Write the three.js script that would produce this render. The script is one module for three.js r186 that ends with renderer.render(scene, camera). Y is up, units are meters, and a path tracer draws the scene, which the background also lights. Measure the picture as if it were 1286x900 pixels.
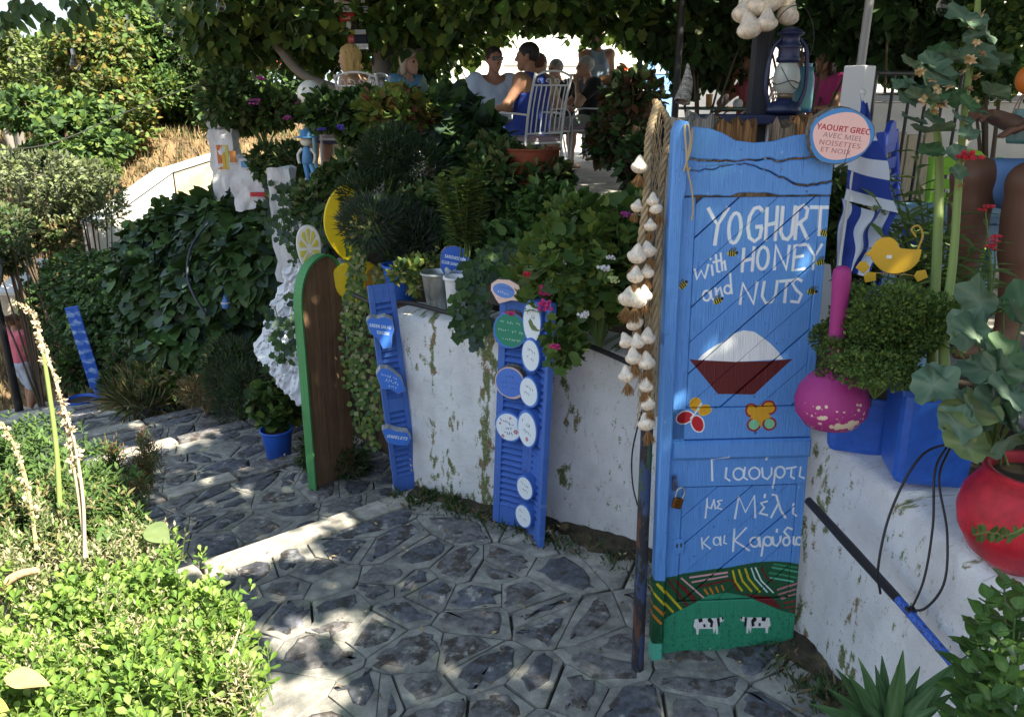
import * as THREE from 'three';
import { RoundedBoxGeometry } from 'three/addons/geometries/RoundedBoxGeometry.js';
import { mergeGeometries } from 'three/addons/utils/BufferGeometryUtils.js';
import { createNoise2D, createNoise3D } from 'simplex-noise';

const scene = new THREE.Scene();
const renderer = new THREE.WebGLRenderer({ antialias: true });
renderer.setSize(1024, 716);
renderer.toneMapping = THREE.LinearToneMapping;
renderer.toneMappingExposure = 3.6;
renderer.shadowMap.enabled = true;
// ---------------------------------------------------------------- camera
const EYE = 1.75, PITCH = Math.atan(0.33), FOC = 1000;
const camera = new THREE.PerspectiveCamera(2 * Math.atan(450 / FOC) * 180 / Math.PI, 1024 / 716, 0.05, 3000);
camera.position.set(0, EYE, 0);
camera.rotation.x = -PITCH;
// ---------------------------------------------------------------- sky and sun
const SUN = new THREE.Vector3(0.50, 0.75, 0.43).normalize();
{ // pale hazy summer sky: a plain gradient from bright horizon haze to a soft blue zenith
  const w = 64, h = 128, d = new Float32Array(w * h * 4); for (let y = 0; y < h; y++) { const el = (y + .5) / h * 180 - 90, k = Math.pow(Math.max(0, Math.sin(el * Math.PI / 180)), .55); for (let x = 0; x < w; x++) { const i = (y * w + x) * 4; d[i] = .37 + (.17 - .37) * k; d[i + 1] = .4 + (.238 - .4) * k; d[i + 2] = .43 + (.345 - .43) * k; d[i + 3] = 1; } }
  const t = new THREE.DataTexture(d, w, h, THREE.RGBAFormat, THREE.FloatType); t.mapping = THREE.EquirectangularReflectionMapping; t.magFilter = t.minFilter = THREE.LinearFilter; t.needsUpdate = true; scene.background = t; scene.environment = t;
}
const sun = new THREE.DirectionalLight(new THREE.Color(1, 0.92, 0.78), 5);
sun.name = 'sun'; sun.position.copy(SUN).multiplyScalar(40); sun.castShadow = true;
sun.shadow.mapSize.set(4096, 4096); Object.assign(sun.shadow.camera, { left: -25, right: 25, top: 25, bottom: -25, near: 1, far: 120 });
scene.add(sun); scene.add(sun.target);

// ---------------------------------------------------------------- helpers
function rng(a) { return () => { a = (a + 0x6d2b79f5) | 0; let t = Math.imul(a ^ (a >>> 15), 1 | a); t = (t + Math.imul(t ^ (t >>> 7), 61 | t)) ^ t; return ((t ^ (t >>> 14)) >>> 0) / 4294967296; }; }
const R0 = rng(11);
const n2 = createNoise2D(rng(3)), n3 = createNoise3D(rng(5));
const fbm = (x, y, o = 4) => { let s = 0, a = 0.5; for (let i = 0; i < o; i++) { s += a * n2(x, y); x = x * 2.03 + 7.1; y = y * 2.03 + 3.7; a *= 0.5; } return s; };
const V = (x, y, z) => new THREE.Vector3(x, y, z);
const lerp = (a, b, t) => a + (b - a) * t, clamp = (x, a = 0, b = 1) => Math.min(b, Math.max(a, x));
const sstep = (a, b, x) => { const t = clamp((x - a) / (b - a)); return t * t * (3 - 2 * t); };
// survey point: where a sight line of the photograph, measured from the tripod, meets the depth t (metres along the lens axis)
const CP = Math.cos(PITCH), SP = Math.sin(PITCH);
function W(u, v, t) { const a = (u - 643) / FOC, b = (450 - v) / FOC; return V(a * t, EYE + (-SP + CP * b) * t, -(CP + SP * b) * t); }
const used = new Map();
function numbered(n) { const k = (used.get(n) ?? -1) + 1; used.set(n, k); return k ? n + '_' + String(k).padStart(3, '0') : n; }
function mesh(name, geo, mat, parent) { const m = new THREE.Mesh(geo, mat); m.name = name; m.castShadow = m.receiveShadow = true; if (parent) parent.add(m); return m; }
function thing(name, label, category, pos, group) {
  const o = new THREE.Group(); o.name = numbered(name); o.userData = { label, category }; if (group) o.userData.group = group;
  if (pos) o.position.copy(pos); scene.add(o); return o;
}
function one(name, label, category, geo, mat, pos, group) {
  const m = mesh(numbered(name), geo, mat, scene); m.userData = { label, category }; if (group) m.userData.group = group; if (pos) m.position.copy(pos); return m;
}
function struct(name, geo, mat, label) { const m = geo ? mesh(numbered(name), geo, mat, scene) : new THREE.Group(); if (!geo) { m.name = numbered(name); scene.add(m); } m.userData = { kind: 'structure', label: label || name.replace(/_/g, ' '), category: name.replace(/_/g, ' ') }; return m; }
const rgb = (r, g, b) => new THREE.Color().setRGB(r, g, b);
const mat = (c, rough = 0.8, o = {}) => new THREE.MeshStandardMaterial({ color: Array.isArray(c) ? rgb(...c) : new THREE.Color(c), roughness: rough, ...o });
const box = (w, h, d, x = 0, y = 0, z = 0, r = 0.004) => { const g = r ? new RoundedBoxGeometry(w, h, d, 1, Math.min(r, w * .45, h * .45, d * .45)) : new THREE.BoxGeometry(w, h, d); g.translate(x, y, z); return g; };
const tube = (pts, r, seg = 24, rad = 6, closed = false) => new THREE.TubeGeometry(new THREE.CatmullRomCurve3(pts.map(p => Array.isArray(p) ? V(...p) : p), closed, 'centripetal'), seg, r, rad, closed);
const lathe = (pts, n = 28) => new THREE.LatheGeometry(pts.map(p => new THREE.Vector2(p[0], p[1])), n);
function strip(g) { const o = new THREE.BufferGeometry(); const s = g.index ? g.toNonIndexed() : g; for (const k of ['position', 'normal', 'uv']) if (s.attributes[k]) o.setAttribute(k, s.attributes[k]); if (!o.attributes.uv) o.setAttribute('uv', new THREE.BufferAttribute(new Float32Array(o.attributes.position.count * 2), 2)); return o; }
const merge = gs => mergeGeometries(gs.map(strip));
// bar between two points, tapered
function bar(a, b, r0, r1 = r0, n = 6) {
  a = Array.isArray(a) ? V(...a) : a; b = Array.isArray(b) ? V(...b) : b; const d = b.clone().sub(a), L = d.length();
  const g = new THREE.CylinderGeometry(r1, r0, L, n); g.translate(0, L / 2, 0);
  g.applyQuaternion(new THREE.Quaternion().setFromUnitVectors(V(0, 1, 0), d.normalize())); g.translate(a.x, a.y, a.z); return g;
}
// tapered limb through several points with radii
function limb(pts, rads, n = 7, seg = 4) {
  const c = new THREE.CatmullRomCurve3(pts.map(p => Array.isArray(p) ? V(...p) : p), false, 'centripetal'), N = (pts.length - 1) * seg;
  const pos = [], idx = [], uv = []; let up = V(0.3, 0.2, 1).normalize();
  for (let i = 0; i <= N; i++) {
    const t = i / N, p = c.getPoint(t), tan = c.getTangent(t), f = t * (rads.length - 1), k = Math.min(rads.length - 2, Math.floor(f)), r = lerp(rads[k], rads[k + 1], f - k);
    const s = V().crossVectors(tan, up).normalize(); up = V().crossVectors(s, tan).normalize();
    for (let j = 0; j <= n; j++) { const a = j / n * Math.PI * 2; pos.push(p.x + (s.x * Math.cos(a) + up.x * Math.sin(a)) * r, p.y + (s.y * Math.cos(a) + up.y * Math.sin(a)) * r, p.z + (s.z * Math.cos(a) + up.z * Math.sin(a)) * r); uv.push(j / n * r * 6, t * 3); }
  }
  for (let i = 0; i < N; i++) for (let j = 0; j < n; j++) { const a = i * (n + 1) + j, b = a + n + 1; idx.push(a, a + 1, b, b, a + 1, b + 1); }
  const g = new THREE.BufferGeometry(); g.setAttribute('position', new THREE.Float32BufferAttribute(pos, 3)); g.setAttribute('uv', new THREE.Float32BufferAttribute(uv, 2)); g.setIndex(idx); g.computeVertexNormals(); return g;
}
function polyShape(pts) { return new THREE.Shape(pts.map(p => new THREE.Vector2(p[0], p[1]))); }
const extr = (pts, depth, bevel = 0.003, seg = 1) => new THREE.ExtrudeGeometry(pts instanceof THREE.Shape ? pts : polyShape(pts), { depth: depth - 2 * bevel, bevelEnabled: bevel > 0, bevelSize: bevel, bevelThickness: bevel, bevelOffset: -bevel, bevelSegments: seg, curveSegments: 16 }).translate(0, 0, bevel);
// ---------------------------------------------------------------- textures
function dtex(w, h, f, srgb = true) {
  const d = new Uint8Array(w * h * 4); const o = [0, 0, 0];
  for (let y = 0; y < h; y++) for (let x = 0; x < w; x++) { f(x, y, o); const i = (y * w + x) * 4; d[i] = clamp(o[0], 0, 255); d[i + 1] = clamp(o[1], 0, 255); d[i + 2] = clamp(o[2], 0, 255); d[i + 3] = 255; }
  const t = new THREE.DataTexture(d, w, h); t.magFilter = t.minFilter = THREE.LinearFilter; t.wrapS = t.wrapT = THREE.RepeatWrapping; if (srgb) t.colorSpace = THREE.SRGBColorSpace; t.needsUpdate = true; return t;
}
// tileable fbm on a torus-free lattice (value noise with period)
function tileNoise(seed, P) { const r = rng(seed), g = new Float32Array(P * P); for (let i = 0; i < P * P; i++) g[i] = r(); return (x, y) => { const xi = Math.floor(x), yi = Math.floor(y), fx = x - xi, fy = y - yi, sx = fx * fx * (3 - 2 * fx), sy = fy * fy * (3 - 2 * fy), a = ((xi % P) + P) % P, b = (a + 1) % P, c = ((yi % P) + P) % P, d = (c + 1) % P; return lerp(lerp(g[c * P + a], g[c * P + b], sx), lerp(g[d * P + a], g[d * P + b], sx), sy); }; }
const N8 = tileNoise(1, 8), N16 = tileNoise(2, 16), N32 = tileNoise(3, 32), N64 = tileNoise(4, 64), N128 = tileNoise(5, 128);
const tf = (u, v) => N8(u * 8, v * 8) * .4 + N16(u * 16, v * 16) * .25 + N32(u * 32, v * 32) * .17 + N64(u * 64, v * 64) * .11 + N128(u * 128, v * 128) * .07;   // 0..1, tileable
const grainTex = dtex(512, 512, (x, y, o) => { const a = tf(x / 512, y / 512), b = R0(); const c = 128 + (a - .5) * 150 + (b - .5) * 50; o[0] = o[1] = o[2] = c; }, false);
const mottle = (base, amp, seed = 0, warm = 0) => dtex(512, 512, (x, y, o) => { const u = x / 512, v = y / 512, a = tf(u + seed * .137, v + seed * .311) - .5, b = tf(u * 3 + seed, v * 3) - .5, c = (R0() - .5) * .25; const k = 1 + amp * (a * 1.6 + b * .9 + c * .5); o[0] = base[0] * (k + warm * b * .4); o[1] = base[1] * k; o[2] = base[2] * (k - warm * b * .4); });
const woodTex = (base, amp = .35, seed = 0) => dtex(512, 512, (x, y, o) => { const u = x / 512, v = y / 512, w = tf(u + seed * .2, v) * 1.2; const g = tf(u * 6 + w * .12 + seed, v * .5) - .5, f = N128(u * 128, v * 12 + seed) - .5, l = tf(u, v * 2) - .5; const k = 1 + amp * (g * 1.6 + f * .5 + l * .8); o[0] = base[0] * k; o[1] = base[1] * k; o[2] = base[2] * k; });
function rep(t, x, y = x) { const c = t.clone(); c.repeat.set(x, y); c.needsUpdate = true; return c; }
function canvasTex(w, h, draw) { const c = document.createElement('canvas'); c.width = w; c.height = h; const g = c.getContext('2d'); draw(g, w, h); const t = new THREE.CanvasTexture(c); t.colorSpace = THREE.SRGBColorSpace; t.magFilter = THREE.LinearFilter; return t; }
// ---------------------------------------------------------------- leaves
function tpl(v, t) { return { v, t }; }
const sym = (pts, mid) => { // right outline [[x,y,z]..] from base to tip, midrib from base to tip
  const v = [], t = [], n = pts.length; mid.forEach(m => v.push([0, m[0], m[1]])); pts.forEach(p => v.push(p)); pts.forEach(p => v.push([-p[0], p[1], p[2]])); const m = mid.length;
  return { v, n, m, t };
};
const T = {};
T.diamond = tpl([[0, 0, 0], [.5, .45, .08], [-.5, .45, .08], [0, 1, 0]], [[0, 1, 3], [0, 3, 2]]);
T.lance = tpl([[0, 0, 0], [0, .5, -.04], [0, 1, -.1], [.42, .3, .04], [.38, .62, 0], [-.42, .3, .04], [-.38, .62, 0]], [[0, 3, 1], [3, 4, 1], [1, 4, 2], [0, 1, 5], [5, 1, 6], [1, 2, 6]]);
T.ovate = tpl([[0, 0, 0], [0, .5, -.05], [0, 1, -.12], [.44, .16, .05], [.5, .45, .05], [.28, .78, -.02], [-.44, .16, .05], [-.5, .45, .05], [-.28, .78, -.02]], [[0, 3, 1], [3, 4, 1], [4, 5, 1], [1, 5, 2], [0, 1, 6], [6, 1, 7], [7, 1, 8], [1, 2, 8]]);
{ const v = [[0, .62, -.05]], t = [], o = [[0, 0, .02], [.12, .25, .03], [.32, .46, .06], [.48, .66, .09], [.42, .86, .09], [.2, .98, .07], [0, 1.0, .05]]; for (const p of o) v.push(p); for (const p of o.slice(1, -1).reverse()) v.push([-p[0], p[1], p[2]]); for (let i = 1; i < v.length; i++) t.push([0, i, i % (v.length - 1) + 1]); T.spoon = tpl(v, t); }
function radial(rs, dish, ruff = 0) { const n = rs.length, v = [[0, .42, -dish]], t = []; for (let i = 0; i < n; i++) { const a = -Math.PI / 2 + i / n * Math.PI * 2; v.push([Math.cos(a) * rs[i] * .55, .42 + Math.sin(a) * rs[i] * .55, (i % 2 ? ruff : -ruff) + .02]); t.push([0, 1 + i, 1 + (i + 1) % n]); } return tpl(v, t); }
T.lobed = radial([.62, .95, .72, 1.0, .74, .98, 1.12, .98, .74, 1.0, .72, .95], .05, .03);
T.round = radial([.5, .85, .95, 1, .95, 1, .95, 1, .95, 1, .95, .85], .1, .035);
T.frill = radial([.45, .9, .7, 1.05, .75, 1.1, .8, 1.15, .8, 1.1, .75, 1.05, .7, .9], .06, .06);
class Leaves {
  constructor() { this.p = []; this.c = []; this.i = []; this.n = 0; }
  add(tp, p, d, n, len, wid, col) {
    let dl = Math.hypot(d[0], d[1], d[2]) || 1; const dx = d[0] / dl, dy = d[1] / dl, dz = d[2] / dl;
    let sx = dy * n[2] - dz * n[1], sy = dz * n[0] - dx * n[2], sz = dx * n[1] - dy * n[0]; let sl = Math.hypot(sx, sy, sz); if (sl < 1e-3) { sx = dz; sy = 0.3; sz = -dx; sl = Math.hypot(sx, sy, sz) || 1; } sx /= sl; sy /= sl; sz /= sl;
    const mx = sy * dz - sz * dy, my = sz * dx - sx * dz, mz = sx * dy - sy * dx;
    for (const q of tp.v) { const a = q[0] * wid, b = q[1] * len, c = q[2] * len; this.p.push(p[0] + sx * a + dx * b + mx * c, p[1] + sy * a + dy * b + my * c, p[2] + sz * a + dz * b + mz * c); this.c.push(col[0], col[1], col[2]); }
    for (const t of tp.t) this.i.push(this.n + t[0], this.n + t[1], this.n + t[2]);
    this.n += tp.v.length;
  }
  geo() { const g = new THREE.BufferGeometry(); g.setAttribute('position', new THREE.Float32BufferAttribute(this.p, 3)); g.setAttribute('color', new THREE.Float32BufferAttribute(this.c, 3)); g.setIndex(this.i); g.computeVertexNormals(); return g; }
}
const leafMat = (rough = .6, tr = .3) => new THREE.MeshPhysicalMaterial({ color: 0xffffff, vertexColors: true, roughness: rough, transmission: tr, thickness: 0, side: THREE.DoubleSide, specularIntensity: .5 });
const LM = leafMat(.62, .4), LMd = leafMat(.55, .15), LMw = leafMat(.4, .2);
const matte = new THREE.MeshStandardMaterial({ color: 0xffffff, vertexColors: true, roughness: .85, side: THREE.DoubleSide });
const pickC = (cols, r) => { const a = cols[Math.floor(r() * cols.length)], k = (.8 + r() * .4) * 1.2; return [a[0] * k, a[1] * k, a[2] * k]; };
// leaves through the volume of several lumps
function foliage(o, L = new Leaves()) {
  const r = rng(o.seed || 1), bl = o.blobs, w = bl.map(b => Math.pow(b[3] * b[4] * b[5], 2 / 3)), W0 = w.reduce((a, b) => a + b, 0), sh = o.shell ?? .55, gap = o.gap ?? .15, gf = o.gf ?? 2.2;
  let made = 0, tries = 0;
  while (made < o.n && tries++ < o.n * 6) {
    let k = 0, x = r() * W0; while (x > w[k] && k < bl.length - 1) x -= w[k++]; const b = bl[k];
    const z = r() * 2 - 1, a = r() * 6.2832, q = Math.sqrt(1 - z * z), ux = q * Math.cos(a), uy = z, uz = q * Math.sin(a), f = Math.pow(sh + (1 - sh) * r(), .6) * (1 + .16 * n3(b[0] + ux * 2.3, b[1] + uy * 2.3, b[2] + uz * 2.3));
    const px = b[0] + ux * b[3] * f, py = b[1] + uy * b[4] * f, pz = b[2] + uz * b[5] * f;
    if (gap > 0 && n3(px * gf, py * gf, pz * gf) < -1 + gap * 2 - .0) { if (r() < .85) continue; }
    if (o.reject && o.reject(px, py, pz, r)) continue;
    const ou = o.out ?? .7, rn = o.rnd ?? .7, up = o.up ?? .1;
    const d = [ux * ou + (r() - .5) * 2 * rn, uy * ou + up + (r() - .5) * 2 * rn, uz * ou + (r() - .5) * 2 * rn];
    const nn = [ux * .5 + (r() - .5) * 1.1, .75 + (r() - .5) * .8, uz * .5 + (r() - .5) * 1.1];
    const s = lerp(o.size[0], o.size[1], r()), tps = Array.isArray(o.tpl) ? o.tpl[Math.floor(r() * o.tpl.length)] : o.tpl;
    L.add(tps, [px, py, pz], d, nn, s, s * (o.asp ?? .6), pickC(o.cols, r)); made++;
  }
  return L;
}
// a shrub: trunk or stems + foliage
const barkM = mat([.12, .085, .055], .9, { bumpMap: grainTex, bumpScale: .01 }), barkG = mat([.23, .21, .18], .9, { bumpMap: grainTex, bumpScale: .008 }), stemM = mat([.10, .16, .04], .7), dryM = mat([.42, .33, .2], .85);
function stems(parent, base, blobs, r0, seed, m = barkM, name = 'stem', per = 1) {
  const r = rng(seed), gs = [];
  for (const b of blobs) for (let k = 0; k < per; k++) { const e = V(b[0] + (r() - .5) * b[3], b[1] + (r() - .2) * b[4] * .6, b[2] + (r() - .5) * b[5]); const m1 = V(lerp(base.x, e.x, .45) + (r() - .5) * .12 * b[3], lerp(base.y, e.y, .55), lerp(base.z, e.z, .45) + (r() - .5) * .12 * b[5]); gs.push(limb([base, m1, e], [r0, r0 * .7, r0 * .3], 5, 3)); }
  return mesh(name, merge(gs), m, parent);
}
function shrub(name, label, category, o) {   // o: base[x,y,z], blobs in world, foliage options
  const t = thing(name, label, category, V(...o.base), o.group); const bl = o.blobs.map(b => [b[0] - o.base[0], b[1] - o.base[1], b[2] - o.base[2], b[3], b[4], b[5]]);
  if (o.stem !== 0) stems(t, V(0, 0, 0), bl, o.stem || .012, (o.seed || 1) + 77, o.stemMat || barkM, o.stemName || 'stem', o.per || 1);
  const rj = o.reject ? (x, y, z, r) => o.reject(x + o.base[0], y + o.base[1], z + o.base[2], r) : undefined;
  mesh(o.leafName || 'foliage', foliage({ ...o, blobs: bl, reject: rj }).geo(), o.mat || LM, t); return t;
}
// ================================================================ SETTING
// path frame: s runs downhill along the lane, r towards the terrace wall
const PO = [.3, -2.2], PD = [-.62, -.785], PR = [.785, -.62];
const toW = (s, r) => [PO[0] + PD[0] * s + PR[0] * r, PO[1] + PD[1] * s + PR[1] * r];
const toS = (x, z) => { const a = x - PO[0], b = z - PO[1]; return [a * PD[0] + b * PD[1], a * PR[0] + b * PR[1]]; };
const NOS = [-3.5, 1.57, 2.8, 4.06, 5.13, 6.18, 7.2, 8.2, 9.2, 10.2, 11.2, 12.2, 13.2, 14.2];
const treads = []; { let h = .28; for (let i = 0; i < NOS.length - 1; i++) { const L = NOS[i + 1] - NOS[i], fall = i === 0 ? .08 * L : .075 + (i > 4 ? .04 : 0); treads.push({ s0: NOS[i], s1: NOS[i + 1], h0: h, h1: h - fall, k: fall / L }); h -= fall + (i > 4 ? .2 : .15); } }
const pathH = s => { const t = treads.find(t => s < t.s1) || treads[treads.length - 1]; return t.h0 - t.k * (Math.min(s, t.s1) - t.s0); };
const pathSmooth = s => s < 1.57 ? -.08 * s : s < 6.2 ? -.125 - .21 * (s - 1.57) : Math.max(-1.1 - .315 * (s - 6.2), -3.8);
function groundH(x, z) {
  const [s, r] = toS(x, z); let h = pathSmooth(Math.max(-8, s)) - .2;
  h += sstep(-1.15, -1.7, r) * .3 * sstep(9, 6, s) + sstep(-2, -6, r) * .5;              // planted bank left of the lane
  h += sstep(.45, .7, r) * .0;
  const hill = -3.4 + .95 * Math.max(0, -z - 12.4 - .12 * Math.max(0, x + 8)) ; const hl = -z > 17.5 ? -3.4 + .95 * 5.1 + .35 * (-z - 17.5) : hill;
  h = lerp(h, Math.max(h, Math.min(hl, .9 + .02 * Math.max(0, -z - 18))), sstep(11.6, 13.2, -z));
  h += fbm(x * .7, z * .7, 3) * .05 * sstep(.2, 1.5, Math.abs(r + .4) - .6 + .4);
  return h;
}
{
  // one ground sheet, fine near the camera, reaching the horizon
  const xs = [], zs = []; for (let i = -70; i <= 70; i++) { const k = i / 70, v = Math.sign(k) * (Math.abs(k) * 14 + Math.pow(Math.abs(k), 6) * 386); xs.push(v - 3); zs.push(v - 8); }
  const pos = [], uv = [], idx = []; for (const z of zs) for (const x of xs) { pos.push(x, Math.abs(x) > 60 || Math.abs(z) > 60 ? Math.min(1.4, groundH(clamp(x, -60, 60), clamp(z, -60, 60))) : groundH(x, z), z); uv.push(x * .5, z * .5); }
  const n = xs.length; for (let j = 0; j < n - 1; j++) for (let i = 0; i < n - 1; i++) { const a = j * n + i; idx.push(a, a + n, a + 1, a + 1, a + n, a + n + 1); }
  const g = new THREE.BufferGeometry(); g.setAttribute('position', new THREE.Float32BufferAttribute(pos, 3)); g.setAttribute('uv', new THREE.Float32BufferAttribute(uv, 2)); g.setIndex(idx); g.computeVertexNormals();
  struct('ground', g, mat(0xffffff, .95, { map: mottle([112, 92, 66], .5, 1, .3), bumpMap: grainTex, bumpScale: .02 }), 'dry brown earth of the hillside and banks');
}
// terrace wall outline (outer foot), from beside the camera downhill
const WALL = [[1.5, .6], [1.2, -.5], [1.07, -1.4], [.97, -2.25], [.52, -2.93], [-.16, -3.4], [-.60, -3.68]];
function wallDist(x, z) { let d = 9; for (let i = 0; i < WALL.length - 1; i++) { const [ax, az] = WALL[i], [bx, bz] = WALL[i + 1], t = clamp(((x - ax) * (bx - ax) + (z - az) * (bz - az)) / ((bx - ax) ** 2 + (bz - az) ** 2)); d = Math.min(d, Math.hypot(x - ax - t * (bx - ax), z - az - t * (bz - az))); } return d; }
// ---- stepped lane: mortar beds with scored joints and flagstones
const stoneT = [[96, 98, 105], [85, 87, 93], [110, 107, 106]].map((b, k) => dtex(512, 512, (x, y, o) => { const u = x / 512, v = y / 512, a = tf(u + k * .2, v), c = tf(u * 2 + .3, v * 2 + k * .1), e = tf(u * 4, v * 4 + .5), g = R0() - .5; const br = sstep(.54, .64, c), sm = sstep(.6, .7, a * .6 + e * .4), kk = 1 + (e - .5) * .9 + g * .14; for (let i = 0; i < 3; i++) o[i] = lerp(lerp(b[i], [62, 54, 46][i], br * .7), [150, 147, 138][i], sm * .75) * kk; }));
const stoneM = stoneT.map(t => mat(0xffffff, .72, { map: t, bumpMap: grainTex, bumpScale: .006 }));
const mortM = mat(0xffffff, .93, { map: mottle([140, 138, 130], .45, 4, .14), bumpMap: grainTex, bumpScale: .009 }), jointM = mat(0xffffff, .95, { map: mottle([74, 68, 58], .4, 5, .1), bumpMap: grainTex, bumpScale: .006 });
const edgeM = mat(0xffffff, .9, { map: mottle([164, 159, 147], .4, 15, .12), bumpMap: grainTex, bumpScale: .008 });
function clipPoly(P, nx, ny, c) { const o = []; for (let i = 0; i < P.length; i++) { const a = P[i], b = P[(i + 1) % P.length], da = a[0] * nx + a[1] * ny - c, db = b[0] * nx + b[1] * ny - c; if (da <= 0) o.push(a); if (da * db < 0) { const t = da / (da - db); o.push([a[0] + (b[0] - a[0]) * t, a[1] + (b[1] - a[1]) * t]); } } return o; }
// slab with chamfered rim; P is convex, in metres (s, r); H gives the height
function slab(P, H, low, rim, round, jitter, r, bump = 0) {
  const c = P.reduce((a, p) => [a[0] + p[0] / P.length, a[1] + p[1] / P.length], [0, 0]); let Q = P;
  if (round) { Q = []; for (let i = 0; i < P.length; i++) { const a = P[i], b = P[(i + 1) % P.length]; Q.push([lerp(a[0], b[0], .22), lerp(a[1], b[1], .22)]); Q.push([lerp(a[0], b[0], .5), lerp(a[1], b[1], .5)]); Q.push([lerp(a[0], b[0], .78), lerp(a[1], b[1], .78)]); } Q = Q.map(p => [p[0] + (r() - .5) * jitter, p[1] + (r() - .5) * jitter]); }
  const n = Q.length, pos = [], uv = [], idx = []; const put = (p, y) => { const w = toW(p[0], p[1]); pos.push(w[0], y, w[1]); uv.push(w[0] * 1.3 + c[0], w[1] * 1.3 + c[1] * .7); };
  const tx = (r() - .5) * bump, ty = (r() - .5) * bump; const top = p => H(p[0]) + tx * (p[0] - c[0]) + ty * (p[1] - c[1]);
  for (const p of Q) put(p, H(p[0]) - low);
  for (const p of Q) put([lerp(p[0], c[0], rim * .25), lerp(p[1], c[1], rim * .25)], top(p) - .004);
  for (const p of Q) put([lerp(p[0], c[0], rim), lerp(p[1], c[1], rim)], top(p) + (round ? (r() - .5) * .004 : 0));
  put(c, top(c) + (round ? .003 * r() : 0));
  for (let k = 0; k < 2; k++) for (let i = 0; i < n; i++) { const a = k * n + i, b = k * n + (i + 1) % n; idx.push(a, a + n, b, b, a + n, b + n); }
  for (let i = 0; i < n; i++) idx.push(2 * n + i, 3 * n, 2 * n + (i + 1) % n);
  const g = new THREE.BufferGeometry(); g.setAttribute('position', new THREE.Float32BufferAttribute(pos, 3)); g.setAttribute('uv', new THREE.Float32BufferAttribute(uv, 2)); g.setIndex(idx); g.computeVertexNormals(); return g;
}
treads.forEach((t, ti) => {
  const r = rng(900 + ti), H = s => t.h0 - t.k * (s - t.s0), g = struct('path', null, null, ti ? 'stone step of the lane with long edge stones' : 'flagstone landing of the lane by the painted door');
  const rA = -2.6, rB = ti === 0 ? 1.2 : .55, sB = t.s1 - .15;
  { const b = []; const q = [[t.s0, rA], [t.s1, rA], [t.s1, rB], [t.s0, rB]]; mesh('bed', slab(q, s => H(s) - .022, .45, .002, 0, 0, r), jointM, g); }
  const near = ti < 7, cell = ti === 0 ? .168 : ti < 3 ? .185 : .24, pts = [], s0 = ti === 0 ? -1.0 : t.s0;
  if (near) {
    const na = Math.max(1, Math.round((sB - s0) / (cell * .85))), nb = Math.round((rB - rA) / (cell * 1.15));
    for (let i = 0; i < na; i++) for (let j = 0; j < nb; j++) if (r() < .86) pts.push([s0 + (i + .5 + (r() - .5) * 1.25) * (sB - s0) / na, rA + (j + .5 + (i % 2) * .5 - .25 + (r() - .5) * 1.3) * (rB - rA) / nb]);
    const beds = [];
    pts.forEach((p, i) => {
      let P = [[s0, rA], [sB, rA], [sB, rB], [s0, rB]], Q = P;
      const ctr = toW(p[0], p[1]); const wd = wallDist(ctr[0], ctr[1]); const [wx] = ctr;
      pts.forEach((q, j) => { if (i === j) return; const dx = q[0] - p[0], dy = q[1] - p[1], L = Math.hypot(dx, dy); if (L > 1.2) return; const c = (dx * (p[0] + q[0]) + dy * (p[1] + q[1])) / 2 / L; const rr = rng(Math.min(i, j) * 977 + Math.max(i, j) * 31 + ti), gw = rr() < .42 ? .002 + rr() * .0036 : .0005; P = clipPoly(P, dx / L, dy / L, c - gw); Q = clipPoly(Q, dx / L, dy / L, c - .01 - rr() * .03); });
      if (P.length < 3) return;
      beds.push(slab(P, H, .03, .04, 0, 0, r));
      if (Q.length < 3 || r() < .05) return;
      const cw = toW(p[0], p[1]); if (p[1] < -1.75) return; if (ti < 2 && (wd < .17 || (cw[0] > 1.0 && cw[1] > -2.3))) return;
      const area = Q.reduce((a, q, k) => { const b = Q[(k + 1) % Q.length]; return a + q[0] * b[1] - q[1] * b[0]; }, 0) / 2; if (Math.abs(area) < .0022) return;
      mesh('paving_stone', slab(Q, s => H(s) + .003 + r() * 0 + .003, .02, .16, 1, .034, r, .05), stoneM[Math.floor(r() * 3)], g);
    });
    mesh('mortar', merge(beds), mortM, g);
  } else mesh('mortar', slab([[t.s0, rA], [sB, rA], [sB, rB], [t.s0, rB]], H, .02, .002, 0, 0, r), mortM, g);
  let a = rA; while (a < rB - .05) { const L = Math.min(rB - a, .35 + r() * .5), b = a + L - .008; mesh('edge_stone', slab([[sB + .006, a], [t.s1, a], [t.s1 + .012 * r(), b], [sB + .006, b]], s => H(s) + .011 + r() * .004, .2, .08, 0, 0, r, .02), r() < .75 ? edgeM : stoneM[2], g); a += L; }
});
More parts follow.
